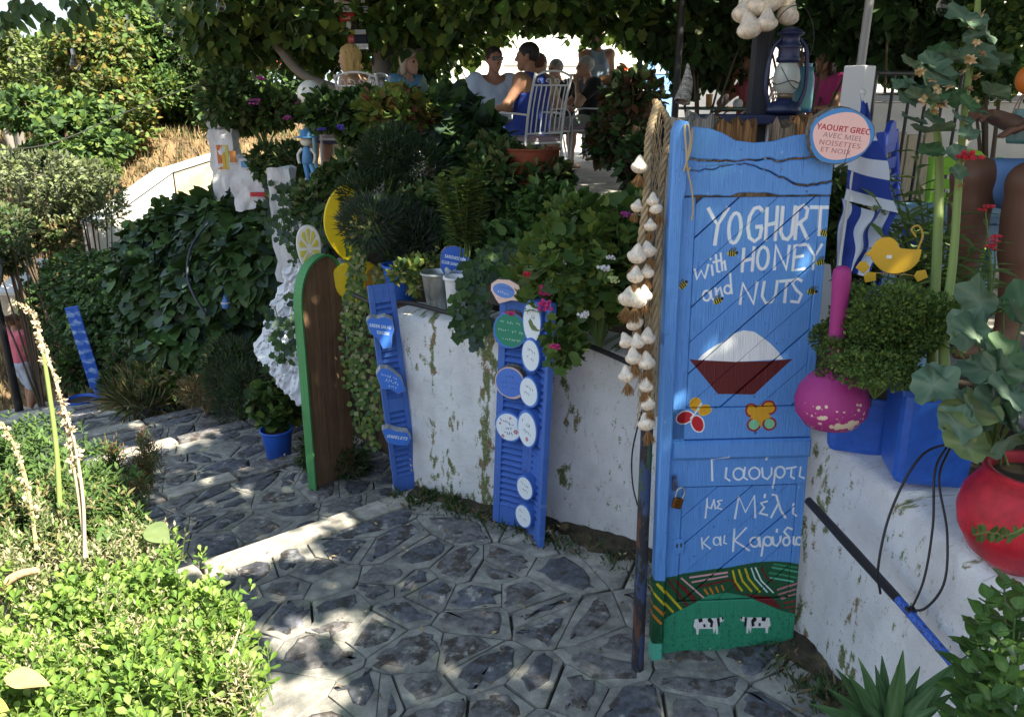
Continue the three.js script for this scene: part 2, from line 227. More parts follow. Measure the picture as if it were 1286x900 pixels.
// ---- terrace slab and planting bed
{
  const line = WALL.slice(0, 7).map(([x, z]) => [x, z]);
  const inn = (o) => { const a = [[1.5 + o, .6], [1.2 + o, -.5], [1.07 + o, -1.4], [.97 + o, -2.2], [.55 + o * .8, -2.95 - o * .5], [-.12 + o * .5, -3.4 - o * .85], [-.55 + o * .5, -3.75 - o * .85]]; return a; };
  const tail = (o) => [toW(2.6, .5 + o), toW(3.2, .85 + o), toW(4.2, 1.2 + o), toW(6, 1.25 + o), [-1.7, -10.5], [-1.6, -20], [14, -20], [14, .6]];
  const mk = (o, top, d, hi) => { const p = hi ? [[2.0, -4.4], [.9 , -4.4], ...inn(o).slice(5), toW(2.6, .85), toW(3.2, 1.15), toW(4.2, 1.45), toW(6, 1.5), [-2.4, -10.5], [-1.6, -20], [14, -20], [14, -4.4]] : [...inn(o), ...tail(o)]; const g = new THREE.ExtrudeGeometry(polyShape(p.map(q => [q[0], -q[1]])), { depth: d, bevelEnabled: false }); g.rotateX(-Math.PI / 2); g.translate(0, top - d, 0); return g; };
  struct('soil_bed', mk(.1, .64, 4), mat(0xffffff, .97, { map: rep(mottle([70, 55, 40], .6, 6, .2), .5), bumpMap: grainTex, bumpScale: .02 }), 'dark planting soil behind the white wall');
  struct("terrace", mk(.75, .92, .45, 1), mat(0xffffff, .9, { map: rep(mottle([150, 146, 138], .3, 7, .1), .3), bumpMap: grainTex, bumpScale: .004 }), 'grey concrete floor of the cafe terrace');
  { const g = new THREE.BoxGeometry(12, .2, 4.95); g.translate(7.75, .58, -1.92); struct('courtyard', g, mat(0xffffff, .9, { map: rep(mottle([150, 146, 138], .3, 7, .1), 3), bumpMap: grainTex, bumpScale: .004 }), 'lower paved court beside the planted wall'); }
}
// ---- white lime-washed wall with moss stains
{
  const L = []; let acc = 0; for (let i = 0; i < WALL.length; i++) { if (i) acc += Math.hypot(WALL[i][0] - WALL[i - 1][0], WALL[i][1] - WALL[i - 1][1]); L.push(acc); }
  const tot = acc, TW = 1536, TH = 400, HT = 1.2;
  const cols = [[L[5] + .3, .16, .3], [L[5] - .3, .1, .28], [L[4] + .2, .12, .22], [L[2] + .55, .1, .5], [L[3] + .1, .05, .4], [2.9, .10, .55], [3.05, .07, .5], [L[4] + .35, .05, .55], [L[5] - .06, .055, .95], [L[5] + .14, .045, .5], [L[5] + .26, .03, .6], [L[4] + .12, .12, .25], [L[3] - .02, .06, .6], [L[2] + .3, .15, .3]];
  const wt = dtex(TW, TH, (x, y, o) => {
    const u = x / TW * tot, v = y / TH * HT - .3; let a = fbm(u * 5, v * 3.2, 5), f = fbm(u * 26, v * 10, 3), e = fbm(u * 90, v * 90, 2);
    let w = 1.0 * Math.exp(-Math.max(0, v + .12) / .07) + .5 * Math.exp(-Math.max(0, .76 - v) / .035);
    for (const c of cols) w = Math.max(w, c[2] * Math.exp(-(((u - c[0] + .04 * fbm(v * 4, c[0])) / c[1]) ** 2)) * (.75 + .4 * fbm(v * 3, c[0] * 9)));
    const m = sstep(.40, .6, a * .55 + f * .45 + e * .22 + w * .85 - .05), sp = sstep(.42, .56, f * .6 + e * .5 + .12 + a * .12), k = 1 + a * .05 + e * .03 - .05 * sstep(.1, .5, fbm(u * 2, v * 2 + 9));
    const g = fbm(u * 40, v * 40, 2), br = sstep(.0, .5, fbm(u * 7, v * 7 + 40, 3));
    const mc = [lerp(96, 118, br) + g * 40, lerp(104, 98, br) + g * 40, lerp(58, 66, br) + g * 26];
    for (let i = 0; i < 3; i++) { let c = [226, 228, 230][i] * k; c = lerp(c, [150, 146, 132][i], sp * .45); o[i] = lerp(c, mc[i], m * .88); }
  });
  wt.wrapS = wt.wrapT = THREE.ClampToEdgeWrapping;
  const wallM = mat(0xffffff, .92, { map: wt, bumpMap: rep(grainTex, 9, 3), bumpScale: .014 });
  const curve = new THREE.CatmullRomCurve3(WALL.map(p => V(p[0], 0, p[1])), false, 'catmullrom', .35), N = 130, pos = [], uv = [], idx = [], M = 16;
  for (let i = 0; i <= N; i++) {
    const t = i / N, p = curve.getPointAt(t), tg = curve.getTangentAt(t), nx = tg.z, nz = -tg.x;            // outward (towards the lane)
    const sg = (nx * -1 + nz * .3) > 0 ? 1 : -1; const ox = nx * sg, oz = nz * sg, top = .76 + .03 * Math.sin(t * 9) + .012 * fbm(t * 30, 2);
    for (let j = 0; j <= M; j++) {
      const q = j / M; let off, y; if (q < .62) { y = lerp(-.5, top - .03, q / .62); off = lerp(.045, -.01, q / .62); } else { const a = (q - .62) / .38; off = lerp(-.01, -.24, a); y = top - .03 + .03 * Math.sin(Math.min(1, a * 2.2) * 1.57); }
      off += .02 * fbm(t * 16, y * 3.1, 3) + .004 * fbm(t * 90, y * 20, 2);
      pos.push(p.x + ox * off, y, p.z + oz * off); uv.push(t, clamp((y + .3) / HT, 0, 1));
    }
  }
  for (let i = 0; i < N; i++) for (let j = 0; j < M; j++) { const a = i * (M + 1) + j, b = a + M + 1; idx.push(a, b, a + 1, a + 1, b, b + 1); }
  const g = new THREE.BufferGeometry(); g.setAttribute('position', new THREE.Float32BufferAttribute(pos, 3)); g.setAttribute('uv', new THREE.Float32BufferAttribute(uv, 2)); g.setIndex(idx); g.computeVertexNormals();
  one('garden_wall', 'low whitewashed wall with green moss stains along the lane', 'wall', g, wallM);
}
// hand-painted lettering and pictures of the door, in millimetres from its lower left corner
const DOOR_STROKES = [[11,[[122,1447],[137,1422],[152,1398],[167,1424],[181,1448]]],[11,[[152,1398],[146,1341]]],[11,[[221,1388],[219,1372],[214,1358],[208,1349],[201,1346],[194,1350],[189,1360],[186,1374],[185,1391],[187,1407],[192,1421],[198,1430],[205,1432],[212,1429],[217,1419],[220,1405],[221,1388]]],[11,[[283,1436],[271,1448],[257,1445],[245,1422],[242,1389],[248,1361],[264,1350],[279,1362],[283,1390]]],[11,[[265,1392],[284,1393]]],[11,[[295,1448],[297,1351]]],[11,[[325,1451],[326,1352]]],[11,[[297,1397],[325,1403]]],[11,[[341,1450],[340,1377],[350,1358],[363,1355],[374,1369],[379,1451]]],[11,[[386,1445],[385,1354]]],[11,[[385,1443],[403,1452],[416,1441],[413,1417],[390,1398]]],[11,[[399,1398],[421,1356]]],[11,[[423,1447],[484,1446]]],[11,[[453,1447],[455,1365]]],[9.5,[[234,1331],[233,1261]]],[9.5,[[264,1335],[263,1263]]],[9.5,[[233,1293],[263,1300]]],[9.5,[[309,1300],[308,1287],[304,1277],[299,1270],[292,1268],[286,1271],[281,1278],[277,1289],[276,1302],[278,1315],[281,1325],[287,1332],[293,1334],[299,1331],[305,1324],[308,1313],[309,1300]]],[9.5,[[329,1266],[329,1337],[365,1268],[370,1338]]],[9.5,[[419,1340],[386,1336],[384,1264],[422,1269]]],[9.5,[[385,1302],[413,1307]]],[9.5,[[422,1340],[448,1304],[467,1340]]],[9.5,[[448,1304],[447,1266]]],[9,[[232,1165],[237,1228],[273,1166],[280,1231]]],[9,[[301,1233],[297,1189],[310,1168],[327,1171],[337,1192],[340,1235]]],[9,[[347,1232],[392,1236]]],[9,[[369,1235],[367,1168]]],[9,[[415,1232],[398,1241],[386,1226],[399,1207],[417,1191],[409,1169],[385,1172]]],[6.5,[[90,1272],[99,1242],[110,1267],[122,1244],[131,1285]]],[6.5,[[140,1283],[146,1252]]],[6.5,[[135,1304],[137,1299]]],[6.5,[[151,1313],[159,1263],[167,1263]]],[6.5,[[144,1290],[167,1297]]],[6.5,[[165,1318],[174,1265]]],[6.5,[[171,1284],[178,1295],[183,1267]]],[6.5,[[141,1195],[142,1189],[140,1184],[138,1180],[134,1178],[129,1178],[125,1180],[122,1185],[120,1190],[119,1196],[121,1201],[123,1205],[127,1207],[132,1207],[136,1204],[139,1200],[141,1195]]],[6.5,[[141,1211],[146,1185],[153,1179]]],[6.5,[[156,1216],[162,1183]]],[6.5,[[160,1202],[170,1217],[179,1189]]],[6.5,[[197,1259],[206,1197]]],[6.5,[[203,1212],[203,1207],[202,1203],[199,1200],[196,1198],[192,1198],[188,1200],[185,1203],[183,1208],[183,1213],[184,1217],[187,1220],[190,1222],[194,1222],[198,1220],[201,1216],[203,1212]]],[6.5,[[177,611],[171,683],[222,693]]],[6.5,[[219,654],[218,620],[233,610]]],[6.5,[[278,654],[276,620],[289,611]]],[6.5,[[332,650],[337,620],[352,611],[364,627],[363,650]]],[6.5,[[345,688],[344,675]]],[6.5,[[375,643],[373,579]]],[6.5,[[409,645],[442,650]]],[6.5,[[427,647],[426,618],[439,611]]],[6.5,[[456,650],[454,618],[471,611]]],[6.5,[[275,631],[275,624],[271,618],[266,614],[260,612],[253,614],[248,618],[244,624],[242,631],[243,639],[246,645],[251,649],[258,651],[264,649],[270,645],[274,639],[275,631]]],[6.5,[[326,633],[325,625],[322,619],[317,615],[310,613],[304,615],[298,619],[294,625],[292,633],[293,640],[296,646],[301,650],[308,652],[314,650],[320,646],[324,640],[326,633]]],[6.5,[[406,634],[405,627],[402,621],[398,617],[392,615],[386,617],[381,621],[378,627],[376,634],[377,641],[379,647],[384,651],[389,652],[395,651],[400,647],[404,641],[406,634]]],[5.5,[[165,552],[162,484]]],[5.5,[[164,547],[167,522],[179,517],[187,547]]],[5.5,[[186,547],[193,514]]],[5.5,[[213,544],[198,541],[206,531],[197,519],[214,513]]],[7,[[258,479],[266,554],[291,500],[316,556],[324,479]]],[7,[[360,535],[339,530],[351,514],[337,495],[364,487]]],[7,[[350,560],[349,547]]],[7,[[372,557],[386,555],[405,502],[422,476]]],[7,[[396,527],[375,478]]],[7,[[445,525],[444,492],[458,482]]],[5,[[154,418],[159,378]]],[5,[[178,422],[160,399],[185,378]]],[5,[[214,420],[218,388]]],[5,[[228,423],[228,396],[237,393]]],[5,[[214,404],[214,398],[212,394],[208,391],[204,389],[200,391],[197,394],[194,398],[193,404],[193,409],[195,414],[199,417],[203,418],[207,417],[210,414],[213,409],[214,404]]],[7,[[259,445],[259,365]]],[7,[[298,447],[261,403],[312,368]]],[7,[[340,414],[346,380]]],[7,[[356,407],[352,347]]],[7,[[384,414],[388,388],[400,381],[410,397],[410,415]]],[7,[[397,440],[396,428]]],[7,[[441,406],[420,430],[431,444],[447,437]]],[7,[[454,411],[454,387],[463,381]]],[7,[[480,410],[486,382]]],[7,[[341,396],[340,391],[338,385],[333,382],[328,381],[323,382],[318,386],[314,391],[313,397],[314,403],[316,408],[321,411],[326,412],[331,411],[336,408],[340,402],[341,396]]],[7,[[382,399],[381,393],[379,387],[375,384],[370,383],[365,384],[361,388],[357,393],[356,399],[356,405],[359,410],[363,413],[368,414],[373,413],[377,410],[380,404],[382,399]]],[7,[[442,396],[441,390],[439,385],[436,382],[432,381],[428,382],[424,385],[421,390],[420,396],[420,401],[422,406],[426,409],[430,410],[434,409],[438,406],[440,401],[442,396]]],[7,[[482,395],[482,390],[480,386],[477,383],[473,382],[469,383],[466,386],[463,390],[462,395],[463,400],[464,405],[467,408],[471,408],[475,407],[478,405],[481,400],[482,395]]],[6,[[132,862],[98,815]]]];
const DOOR_FILLS = [["#e9ecee",[[112,999],[127,1015],[145,1029],[169,1045],[194,1054],[206,1065],[218,1077],[248,1087],[280,1082],[306,1065],[333,1045],[361,1017],[376,995],[229,989]],"",0],["#5c0c10",[[87,1001],[116,997],[229,990],[331,990],[404,996],[293,887],[181,890]],"",0],["#c01224",[[105,829],[105,821],[102,813],[95,806],[86,801],[76,799],[66,800],[59,804],[54,811],[54,819],[57,827],[64,834],[73,839],[83,841],[93,839],[100,835],[105,829]],"#eee",5],["#c01224",[[138,808],[141,797],[141,787],[139,779],[133,773],[126,772],[117,775],[110,781],[104,790],[100,800],[100,811],[103,819],[108,824],[116,826],[124,823],[132,817],[138,808]],"#eee",5],["#e0a316",[[130,860],[129,853],[126,846],[120,841],[114,840],[107,841],[101,846],[97,852],[95,860],[96,868],[99,874],[105,879],[112,880],[119,879],[125,875],[129,868],[130,860]],"#e9c050",3],["#e0a316",[[160,848],[161,842],[159,836],[154,831],[147,827],[140,825],[132,825],[126,828],[123,833],[122,839],[124,845],[129,851],[136,855],[144,857],[151,856],[157,853],[160,848]],"#e9c050",3],["#d9a21a",[[305,837],[304,830],[301,824],[295,819],[288,818],[281,819],[275,823],[271,830],[269,837],[270,844],[273,851],[279,855],[286,856],[293,855],[299,851],[303,845],[305,837]],"#98121c",7],["#d9a21a",[[362,845],[361,837],[357,830],[350,826],[343,825],[335,826],[328,830],[323,837],[321,844],[322,852],[326,858],[332,863],[340,864],[348,863],[355,859],[359,852],[362,845]],"#98121c",7],["#7fc79a",[[316,792],[315,784],[311,778],[305,774],[298,772],[290,774],[284,778],[279,784],[277,792],[278,799],[282,805],[288,810],[295,811],[303,810],[309,806],[314,799],[316,792]],"#98121c",7],["#7fc79a",[[365,794],[364,786],[360,780],[354,775],[347,774],[339,775],[332,780],[328,786],[326,793],[327,801],[330,807],[336,811],[344,813],[351,811],[358,807],[363,801],[365,794]],"#98121c",7],["#d9a21a",[[296,841],[312,855],[330,842],[350,814],[325,804],[319,778],[309,804],[282,812]],"",0],["#12502f",[[-4,292],[43,286],[157,301],[252,312],[333,326],[395,327],[443,322],[484,312],[489,-17],[-3,-4]],"",0],["",[[7,280],[99,170]],"#c8b41c",8],["",[[-1,246],[72,161]],"#c8b41c",8],["",[[14,273],[27,261]],"#c8b41c",9],["",[[0,203],[45,157]],"#c07820",9],["",[[-1,170],[28,136]],"#c07820",9],["",[[50,276],[119,181]],"#6b1218",7],["",[[70,279],[142,193]],"#6b1218",7],["",[[95,256],[163,185]],"#6b1218",6],["",[[94,279],[172,206]],"#d9a0a8",6],["",[[121,279],[246,294]],"#d9a0a8",7],["",[[129,262],[247,281]],"#d9a0a8",6],["",[[153,247],[261,269],[285,226]],"#6b1218",7],["",[[171,239],[186,216]],"#c07820",7],["",[[188,243],[202,219]],"#c07820",7],["",[[208,246],[219,223]],"#c07820",6],["",[[228,250],[236,229]],"#c07820",6],["",[[261,301],[272,261],[298,225]],"#c8b41c",7],["",[[280,304],[296,261],[330,221]],"#c8b41c",7],["",[[301,307],[316,268],[358,217]],"#c8b41c",7],["",[[321,308],[337,268],[382,216]],"#bfe0dc",5],["",[[334,310],[358,260],[403,213]],"#dfe8e4",5],["",[[355,310],[371,275],[400,251]],"#6b1218",6],["",[[389,306],[481,285]],"#46a07c",7],["",[[381,287],[476,266]],"#2f8a60",7],["",[[385,269],[466,252]],"#62c0a0",6],["",[[395,317],[476,301]],"#2f8a60",6],["",[[413,224],[481,246]],"#b97882",7],["",[[418,207],[480,226]],"#b97882",6],["",[[426,194],[482,209]],"#b97882",6],["",[[434,178],[481,187]],"#8c1c20",6],["",[[442,162],[481,167]],"#8c1c20",6],["",[[457,149],[480,150]],"#8c1c20",5],["#6b1218",[[299,218],[341,209],[397,200],[436,156],[371,179]],"",0],["#2f8f6c",[[32,128],[69,155],[129,185],[189,216],[243,222],[314,206],[371,181],[429,152],[477,137],[483,-17],[-3,-4],[-4,69],[34,68]],"",0],["#0f4a2c",[[-2,132],[35,136],[37,66],[-2,67]],"",0],["#58b89c",[[-4,67],[36,66],[36,-7],[-4,-6]],"",0],["#e8e8e6",[[145,133],[176,135],[221,134],[231,137],[242,131],[239,121],[225,118],[222,104],[224,76],[218,76],[215,96],[210,76],[206,96],[160,97],[159,77],[153,77],[150,97],[141,106]],"",0],["#111418",[[155,133],[169,135],[171,123],[159,120]],"",0],["#111418",[[186,133],[197,135],[206,122],[204,100],[195,104],[198,116],[189,122]],"",0],["#111418",[[217,132],[226,136],[229,104],[222,104]],"",0],["#111418",[[232,137],[242,134],[237,124]],"",0],["#111418",[[173,113],[180,114],[182,103],[175,102]],"",0],["#e8e8e6",[[392,128],[360,131],[315,132],[304,136],[294,130],[298,120],[312,116],[317,102],[319,74],[325,73],[325,94],[333,73],[335,93],[381,92],[384,72],[391,72],[391,92],[399,100]],"",0],["#111418",[[382,129],[367,131],[367,118],[379,115]],"",0],["#111418",[[350,129],[339,132],[332,119],[336,97],[345,101],[341,113],[349,119]],"",0],["#111418",[[318,130],[310,134],[310,102],[317,102]],"",0],["#111418",[[303,136],[294,133],[299,123]],"",0],["#111418",[[365,109],[358,111],[358,99],[365,98]],"",0]];
const DOOR_BEES = [[199, 1316, 0], [471, 1372, 0.3], [467, 1287, -0.2], [56, 1225, -0.7], [447, 1200, 0.1], [165, 1176, -0.4]];
// ================================================================ PAINTED DOOR
function planarUV(g, w, h, x0 = 0, y0 = 0) { const p = g.attributes.position, u = new Float32Array(p.count * 2); for (let i = 0; i < p.count; i++) { u[i * 2] = (p.getX(i) - x0) / w; u[i * 2 + 1] = (p.getY(i) - y0) / h; } g.setAttribute('uv', new THREE.BufferAttribute(u, 2)); return g; }
const DW = .48, DH = 1.68;
const woodBump = dtex(512, 512, (x, y, o) => { const u = x / 512, v = y / 512, w = tf(u, v); const g = N128(u * 128 + w * 3, v * 8) * .6 + tf(u * 5 + w * .1, v * .6) * .6; o[0] = o[1] = o[2] = 255 * clamp(g * .8); }, false);
function paintBrush(g, w, h, col, seed, n = 900) { // layered brush marks of slightly different mixes of the same paint
  const r = rng(seed); g.fillStyle = `rgb(${col.join(',')})`; g.fillRect(0, 0, w, h);
  for (let i = 0; i < n; i++) { const k = 1 + (r() - .5) * .16, x = r() * w, y = r() * h, L = 20 + r() * 140; g.strokeStyle = `rgba(${col.map(c => Math.round(clamp(c * k, 0, 255))).join(',')},.35)`; g.lineWidth = 1 + r() * 5; g.beginPath(); g.moveTo(x, y); g.quadraticCurveTo(x + (r() - .5) * 8, y + L / 2, x + (r() - .5) * 10, y + L); g.stroke(); }
}
const doorTex = canvasTex(585, 2048, (g, w, h) => {
  const r = rng(77), K = 2048 / (DH * 1000), X = a => a * K, Y = b => h - b * K;
  paintBrush(g, w, h, [88, 146, 216], 5, 2200);
  // worn spots and specks where older paint and wood show
  for (let i = 0; i < 260; i++) { const x = r() * w, y = r() * h, s = .6 + r() * r() * 5; g.fillStyle = r() < .55 ? 'rgba(28,44,84,.6)' : 'rgba(150,185,225,.6)'; g.beginPath(); g.ellipse(x, y, s, s * (.5 + r()), r() * 3, 0, 7); g.fill(); }
  for (let i = 0; i < 70; i++) { const x = r() * w, y = r() * h, L = 10 + r() * 60; g.strokeStyle = 'rgba(30,58,120,.5)'; g.lineWidth = .8 + r(); g.beginPath(); g.moveTo(x, y); g.lineTo(x + (r() - .5) * 4, y + L); g.stroke(); }
  const path = (p, close) => { g.beginPath(); p.forEach((q, i) => i ? g.lineTo(X(q[0]), Y(q[1])) : g.moveTo(X(q[0]), Y(q[1]))); if (close) g.closePath(); };
  g.lineJoin = g.lineCap = 'round';
  for (const [c, p, oc, ow] of DOOR_FILLS) { if (c) { path(p, 1); g.fillStyle = c; g.fill(); if (oc) { g.strokeStyle = oc; g.lineWidth = ow * K * .8; g.stroke(); } } else { path(p); g.strokeStyle = oc; g.lineWidth = ow * K; g.lineCap = 'butt'; g.stroke(); g.lineCap = 'round'; } }
  // sponge dabs of the meadow paint
  for (let i = 0; i < 700; i++) { const x = r() * 470 + 20, y = r() * 150; g.fillStyle = r() < .5 ? 'rgba(20,96,70,.4)' : 'rgba(70,170,130,.25)'; const s = 2 + r() * 7; g.beginPath(); g.ellipse(X(x), Y(y), s, s * .5, r() * 3, 0, 7); g.fill(); }
  for (const [c, p] of DOOR_FILLS.slice(-12)) { path(p, 1); g.fillStyle = c; g.fill(); }
  for (const [wd, p] of DOOR_STROKES) {   // each letter stroke is several bristle tracks
    for (let b = 0; b < 7; b++) { const o = (b - 3) / 3 * wd * .36; path(p.map((q, i) => { const a = p[Math.max(0, i - 1)], c = p[Math.min(p.length - 1, i + 1)], dx = c[0] - a[0], dy = c[1] - a[1], L = Math.hypot(dx, dy) || 1; return [q[0] - dy / L * o + (r() - .5) * 1.1, q[1] + dx / L * o + (r() - .5) * 1.1]; })); g.strokeStyle = `rgba(${222 + r() * 20},${228 + r() * 16},${234 + r() * 14},.8)`; g.lineWidth = wd * K * .3; g.stroke(); }
  }
  for (const [x, y, a] of DOOR_BEES) {
    g.save(); g.translate(X(x), Y(y)); g.rotate(a); g.fillStyle = '#d2c21a'; g.beginPath(); g.ellipse(0, 0, 17, 11, 0, 0, 7); g.fill(); g.fillStyle = '#141414'; for (const q of [-9, -1, 7]) g.fillRect(q - 2.5, -10, 5, 20); g.beginPath(); g.ellipse(17, -2, 6, 6, 0, 0, 7); g.fill();
    g.strokeStyle = '#20242c'; g.lineWidth = 2; for (const [q, l] of [[-4, -20], [4, -21], [10, -18]]) { g.beginPath(); g.moveTo(q, -8); g.lineTo(q + 5, l); g.stroke(); } g.fillStyle = 'rgba(70,90,110,.7)'; g.beginPath(); g.ellipse(-2, -15, 8, 4, -.6, 0, 7); g.fill(); g.beginPath(); g.ellipse(8, -15, 8, 4, -1, 0, 7); g.fill(); g.restore();
  }
});
const doorM = mat(0xffffff, .5, { map: doorTex, bumpMap: rep(woodBump, 3, 4), bumpScale: .0025 });
const darkWood = mat([.03, .028, .03], .9), cutWood = mat(0xffffff, .85, { map: woodTex([150, 128, 98], .5, 2) });
{
  const d = thing('painted_door', 'tall blue plank door with white lettering, yoghurt bowl and cows, leaning on the wall', 'door', V(.45, .0, -2.195));
  d.rotation.order = 'YXZ'; d.rotation.y = .06; d.rotation.x = -.088;
  const part = (n, pts, z0, dep, bev = .0025) => mesh(n, planarUV(extr(pts, dep, bev).translate(0, 0, z0), DW, DH), doorM, d);
  const rect = (a, b, c, e) => [[a, c], [b, c], [b, e], [a, e]];
  mesh('backing', box(.43, 1.5, .012, .255, .77, -.012, 0), cutWood, d);
  // stiles: outer one stands proud, with a notch near the top
  part('stile', [[0, 0], [.036, 0], [.037, .6], [.039, 1.05], [.041, 1.47], [.049, 1.5], [.05, 1.56], [.054, 1.6], [.055, 1.665], [.045, 1.685], [.018, 1.688], [.006, 1.66], [.001, 1.3]], 0, .05, .005);
  part('stile', rect(.041, .083, .002, 1.478), .0, .024);
  part('stile', rect(.452, .48, .002, 1.478), -.002, .02);
  // top boards with split, jagged edges
  const r = rng(41), jag = (a, b, n, y, amp) => Array.from({ length: n + 1 }, (_, i) => [lerp(a, b, i / n), y(lerp(a, b, i / n)) + (i % n ? (r() - .5) * amp : 0)]);
  const c1 = jag(.05, .478, 26, x => 1.592 - .012 * Math.sin(x * 9) + (x > .3 ? -.008 : 0), .006), c2 = jag(.047, .478, 30, x => 1.563 - .045 * sstep(.18, .42, x) - .01 * Math.sin(x * 20), .007), c3 = jag(.046, .478, 22, x => 1.482 + (x > .2 && x < .32 ? .006 : 0), .004);
  const topE = [[.478, 1.652], [.43, 1.655], [.36, 1.648], [.3, 1.632], [.24, 1.628], [.19, 1.634], [.15, 1.655], [.11, 1.668], [.06, 1.672]];
  part('top_board', [...c1, ...topE], 0, .026);
  part('top_board', [...c2.map(([x, y]) => [x, y + .0015 + .004 * sstep(.2, .4, x)]), ...c1.slice().reverse().map(([x, y]) => [x, y - .0035 - .003 * Math.abs(Math.sin(x * 14))])], 0, .025);
  part('top_board', [...c3, ...c2.slice().reverse().map(([x, y]) => [x, y - .0015])], .0015, .025);
  // diagonal boards
  const diag = (y0, y1, off) => {
    const ang = .74, nx = -Math.sin(ang), ny = Math.cos(ang); let c = -.4 + off, k = 0;
    while (c < 1.8) { const w = [.072, .078, .07, .08][k % 4], gap = k % 2 ? .0042 : .0014; let P = rect(.085, .45, y0, y1); P = clipPoly(P, nx, ny, c + w - gap); P = clipPoly(P, -nx, -ny, -c); if (P.length > 2) { const ar = P.reduce((s, p, i) => { const q = P[(i + 1) % P.length]; return s + p[0] * q[1] - p[1] * q[0]; }, 0) / 2; if (ar > 2e-4) part('diagonal_board', P, .001 + .0012 * (k % 3), .016, .0012); } c += w; k++; }
  };
  diag(.85, 1.477, .0); diag(.2, .589, .03);
  part('rail', rect(.041, .478, .748, .848), .004, .02); part('rail', rect(.041, .478, .592, .684), .003, .02);
  part('moulding', rect(.041, .48, .686, .746), .004, .034, .008);
  part('rail', rect(.037, .479, .0, .196), .004, .019);
  // padlock, hasp, keyhole plate
  const brass = mat([.28, .2, .1], .45, { metalness: .8, map: mottle([190, 150, 110], .6, 9, .3) }), steel = mat([.45, .45, .45], .4, { metalness: .9 });
  const pl = mesh('padlock', merge([box(.032, .036, .016, 0, 0, 0, .006)]), brass, d); pl.position.set(.06, .555, .056); pl.rotation.z = -.25;
  const sh = mesh('shackle', tube([[-.011, .016, 0], [-.012, .04, 0], [0, .052, 0], [.012, .04, 0], [.011, .016, 0]], .003, 16, 6), steel, pl);
  mesh('hasp', merge([box(.012, .05, .006, .055, .61, .03, .002), tube([[.05, .63, .03], [.052, .63, .052], [.058, .61, .054], [.058, .6, .035]], .0028, 14, 6)]), mat([.1, .12, .2], .5, { metalness: .4 }), d);
  mesh('keyhole_plate', box(.034, .05, .003, .078, .395, .026, .001), doorM, d); mesh('keyhole', merge([box(.005, .012, .002, .073, .397, .0275, 0), box(.005, .014, .002, .086, .399, .0275, 0)]), darkWood, d);
  planarUV(d.children.find(c => c.name === 'keyhole_plate').geometry, DW, DH);
}
// twine looped over the stile
one('twine', 'frayed straw twine looped over the top of the blue door', 'twine', merge([tube([[.482, 1.665, -2.32], [.486, 1.675, -2.295], [.492, 1.64, -2.275], [.487, 1.57, -2.27], [.505, 1.5, -2.27], [.512, 1.44, -2.265], [.508, 1.415, -2.263]], .0028, 40, 5), tube([[.486, 1.67, -2.31], [.478, 1.67, -2.29], [.484, 1.6, -2.272], [.49, 1.55, -2.27], [.496, 1.56, -2.272]], .0035, 30, 5), tube([[.5, 1.665, -2.31], [.498, 1.66, -2.285], [.494, 1.61, -2.27], [.478, 1.55, -2.268]], .003, 30, 5)]), dryM);
// ================================================================ PAINTED SIGNS
const barkSide = mat(0xffffff, .9, { map: rep(mottle([120, 112, 100], .7, 8, .2), 6), bumpMap: rep(grainTex, 8), bumpScale: .004 });
function outlineOf(fn, n = 40) { return Array.from({ length: n }, (_, i) => { const a = i / n * Math.PI * 2, q = fn(a); return [Math.cos(a) * q[0], Math.sin(a) * q[1]]; }); }
function slice(name, label, pts, dep, side, tex, pos, rot, group, cat = 'sign') {   // sawn block with a painted face
  const t = thing(name, label, cat, pos, group); t.rotation.set(...rot, 'YXZ');
  mesh('block', extr(pts, dep, .003, 2).translate(0, 0, -dep), side, t);
  const xs = pts.map(p => p[0]), ys = pts.map(p => p[1]), x0 = Math.min(...xs), x1 = Math.max(...xs), y0 = Math.min(...ys), y1 = Math.max(...ys);
  const g = planarUV(new THREE.ExtrudeGeometry(polyShape(pts.map(p => [p[0] * .965, p[1] * .965])), { depth: .002, bevelEnabled: false }).translate(0, 0, -.0008), x1 - x0, y1 - y0, x0, y0);
  mesh('painted_face', g, mat(0xffffff, .6, { map: tex }), t); return t;
}
const hand = (g, txt, x, y, size, col, o = {}) => { g.save(); g.translate(x, y); g.rotate(o.rot || 0); g.transform(1, 0, o.skew || 0, 1, 0, 0); g.font = `${o.style || 'bold'} ${size}px ${o.font || 'sans-serif'}`; g.textAlign = o.align || 'center'; g.textBaseline = 'middle'; g.fillStyle = col; const m = g.measureText(txt).width; const k = o.w ? o.w / m : 1; g.scale(k, 1); g.fillText(txt, 0, 0); if (o.bold) { g.strokeStyle = col; g.lineWidth = o.bold; g.strokeText(txt, 0, 0); } g.restore(); };
// lettering too worn to read in the photograph: brushed marks of the same size and rhythm
const worn = (g, n, x, y, size, col, o = {}) => { const r = rng(n * 91 + Math.round(x + y * 3)); g.save(); g.translate(x, y); g.rotate(o.rot || 0); const w = o.w || n * size * .6, st = w / n; g.strokeStyle = col; g.lineWidth = size * .12; g.lineCap = 'round'; for (let i = 0; i < n; i++) { if (r() < .12) continue; const a = -w / 2 + i * st; g.beginPath(); g.moveTo(a + st * .15, (r() - .5) * size); for (let k = 0; k < 3; k++) g.lineTo(a + st * (.15 + r() * .65), (r() - .5) * size * .9); g.stroke(); } g.restore(); };
const flower = (g, x, y, r, c, n = 6) => { g.fillStyle = c; for (let i = 0; i < n; i++) { g.beginPath(); g.ellipse(x + Math.cos(i / n * 6.283) * r * .6, y + Math.sin(i / n * 6.283) * r * .6, r * .42, r * .22, i / n * 6.283, 0, 7); g.fill(); } };
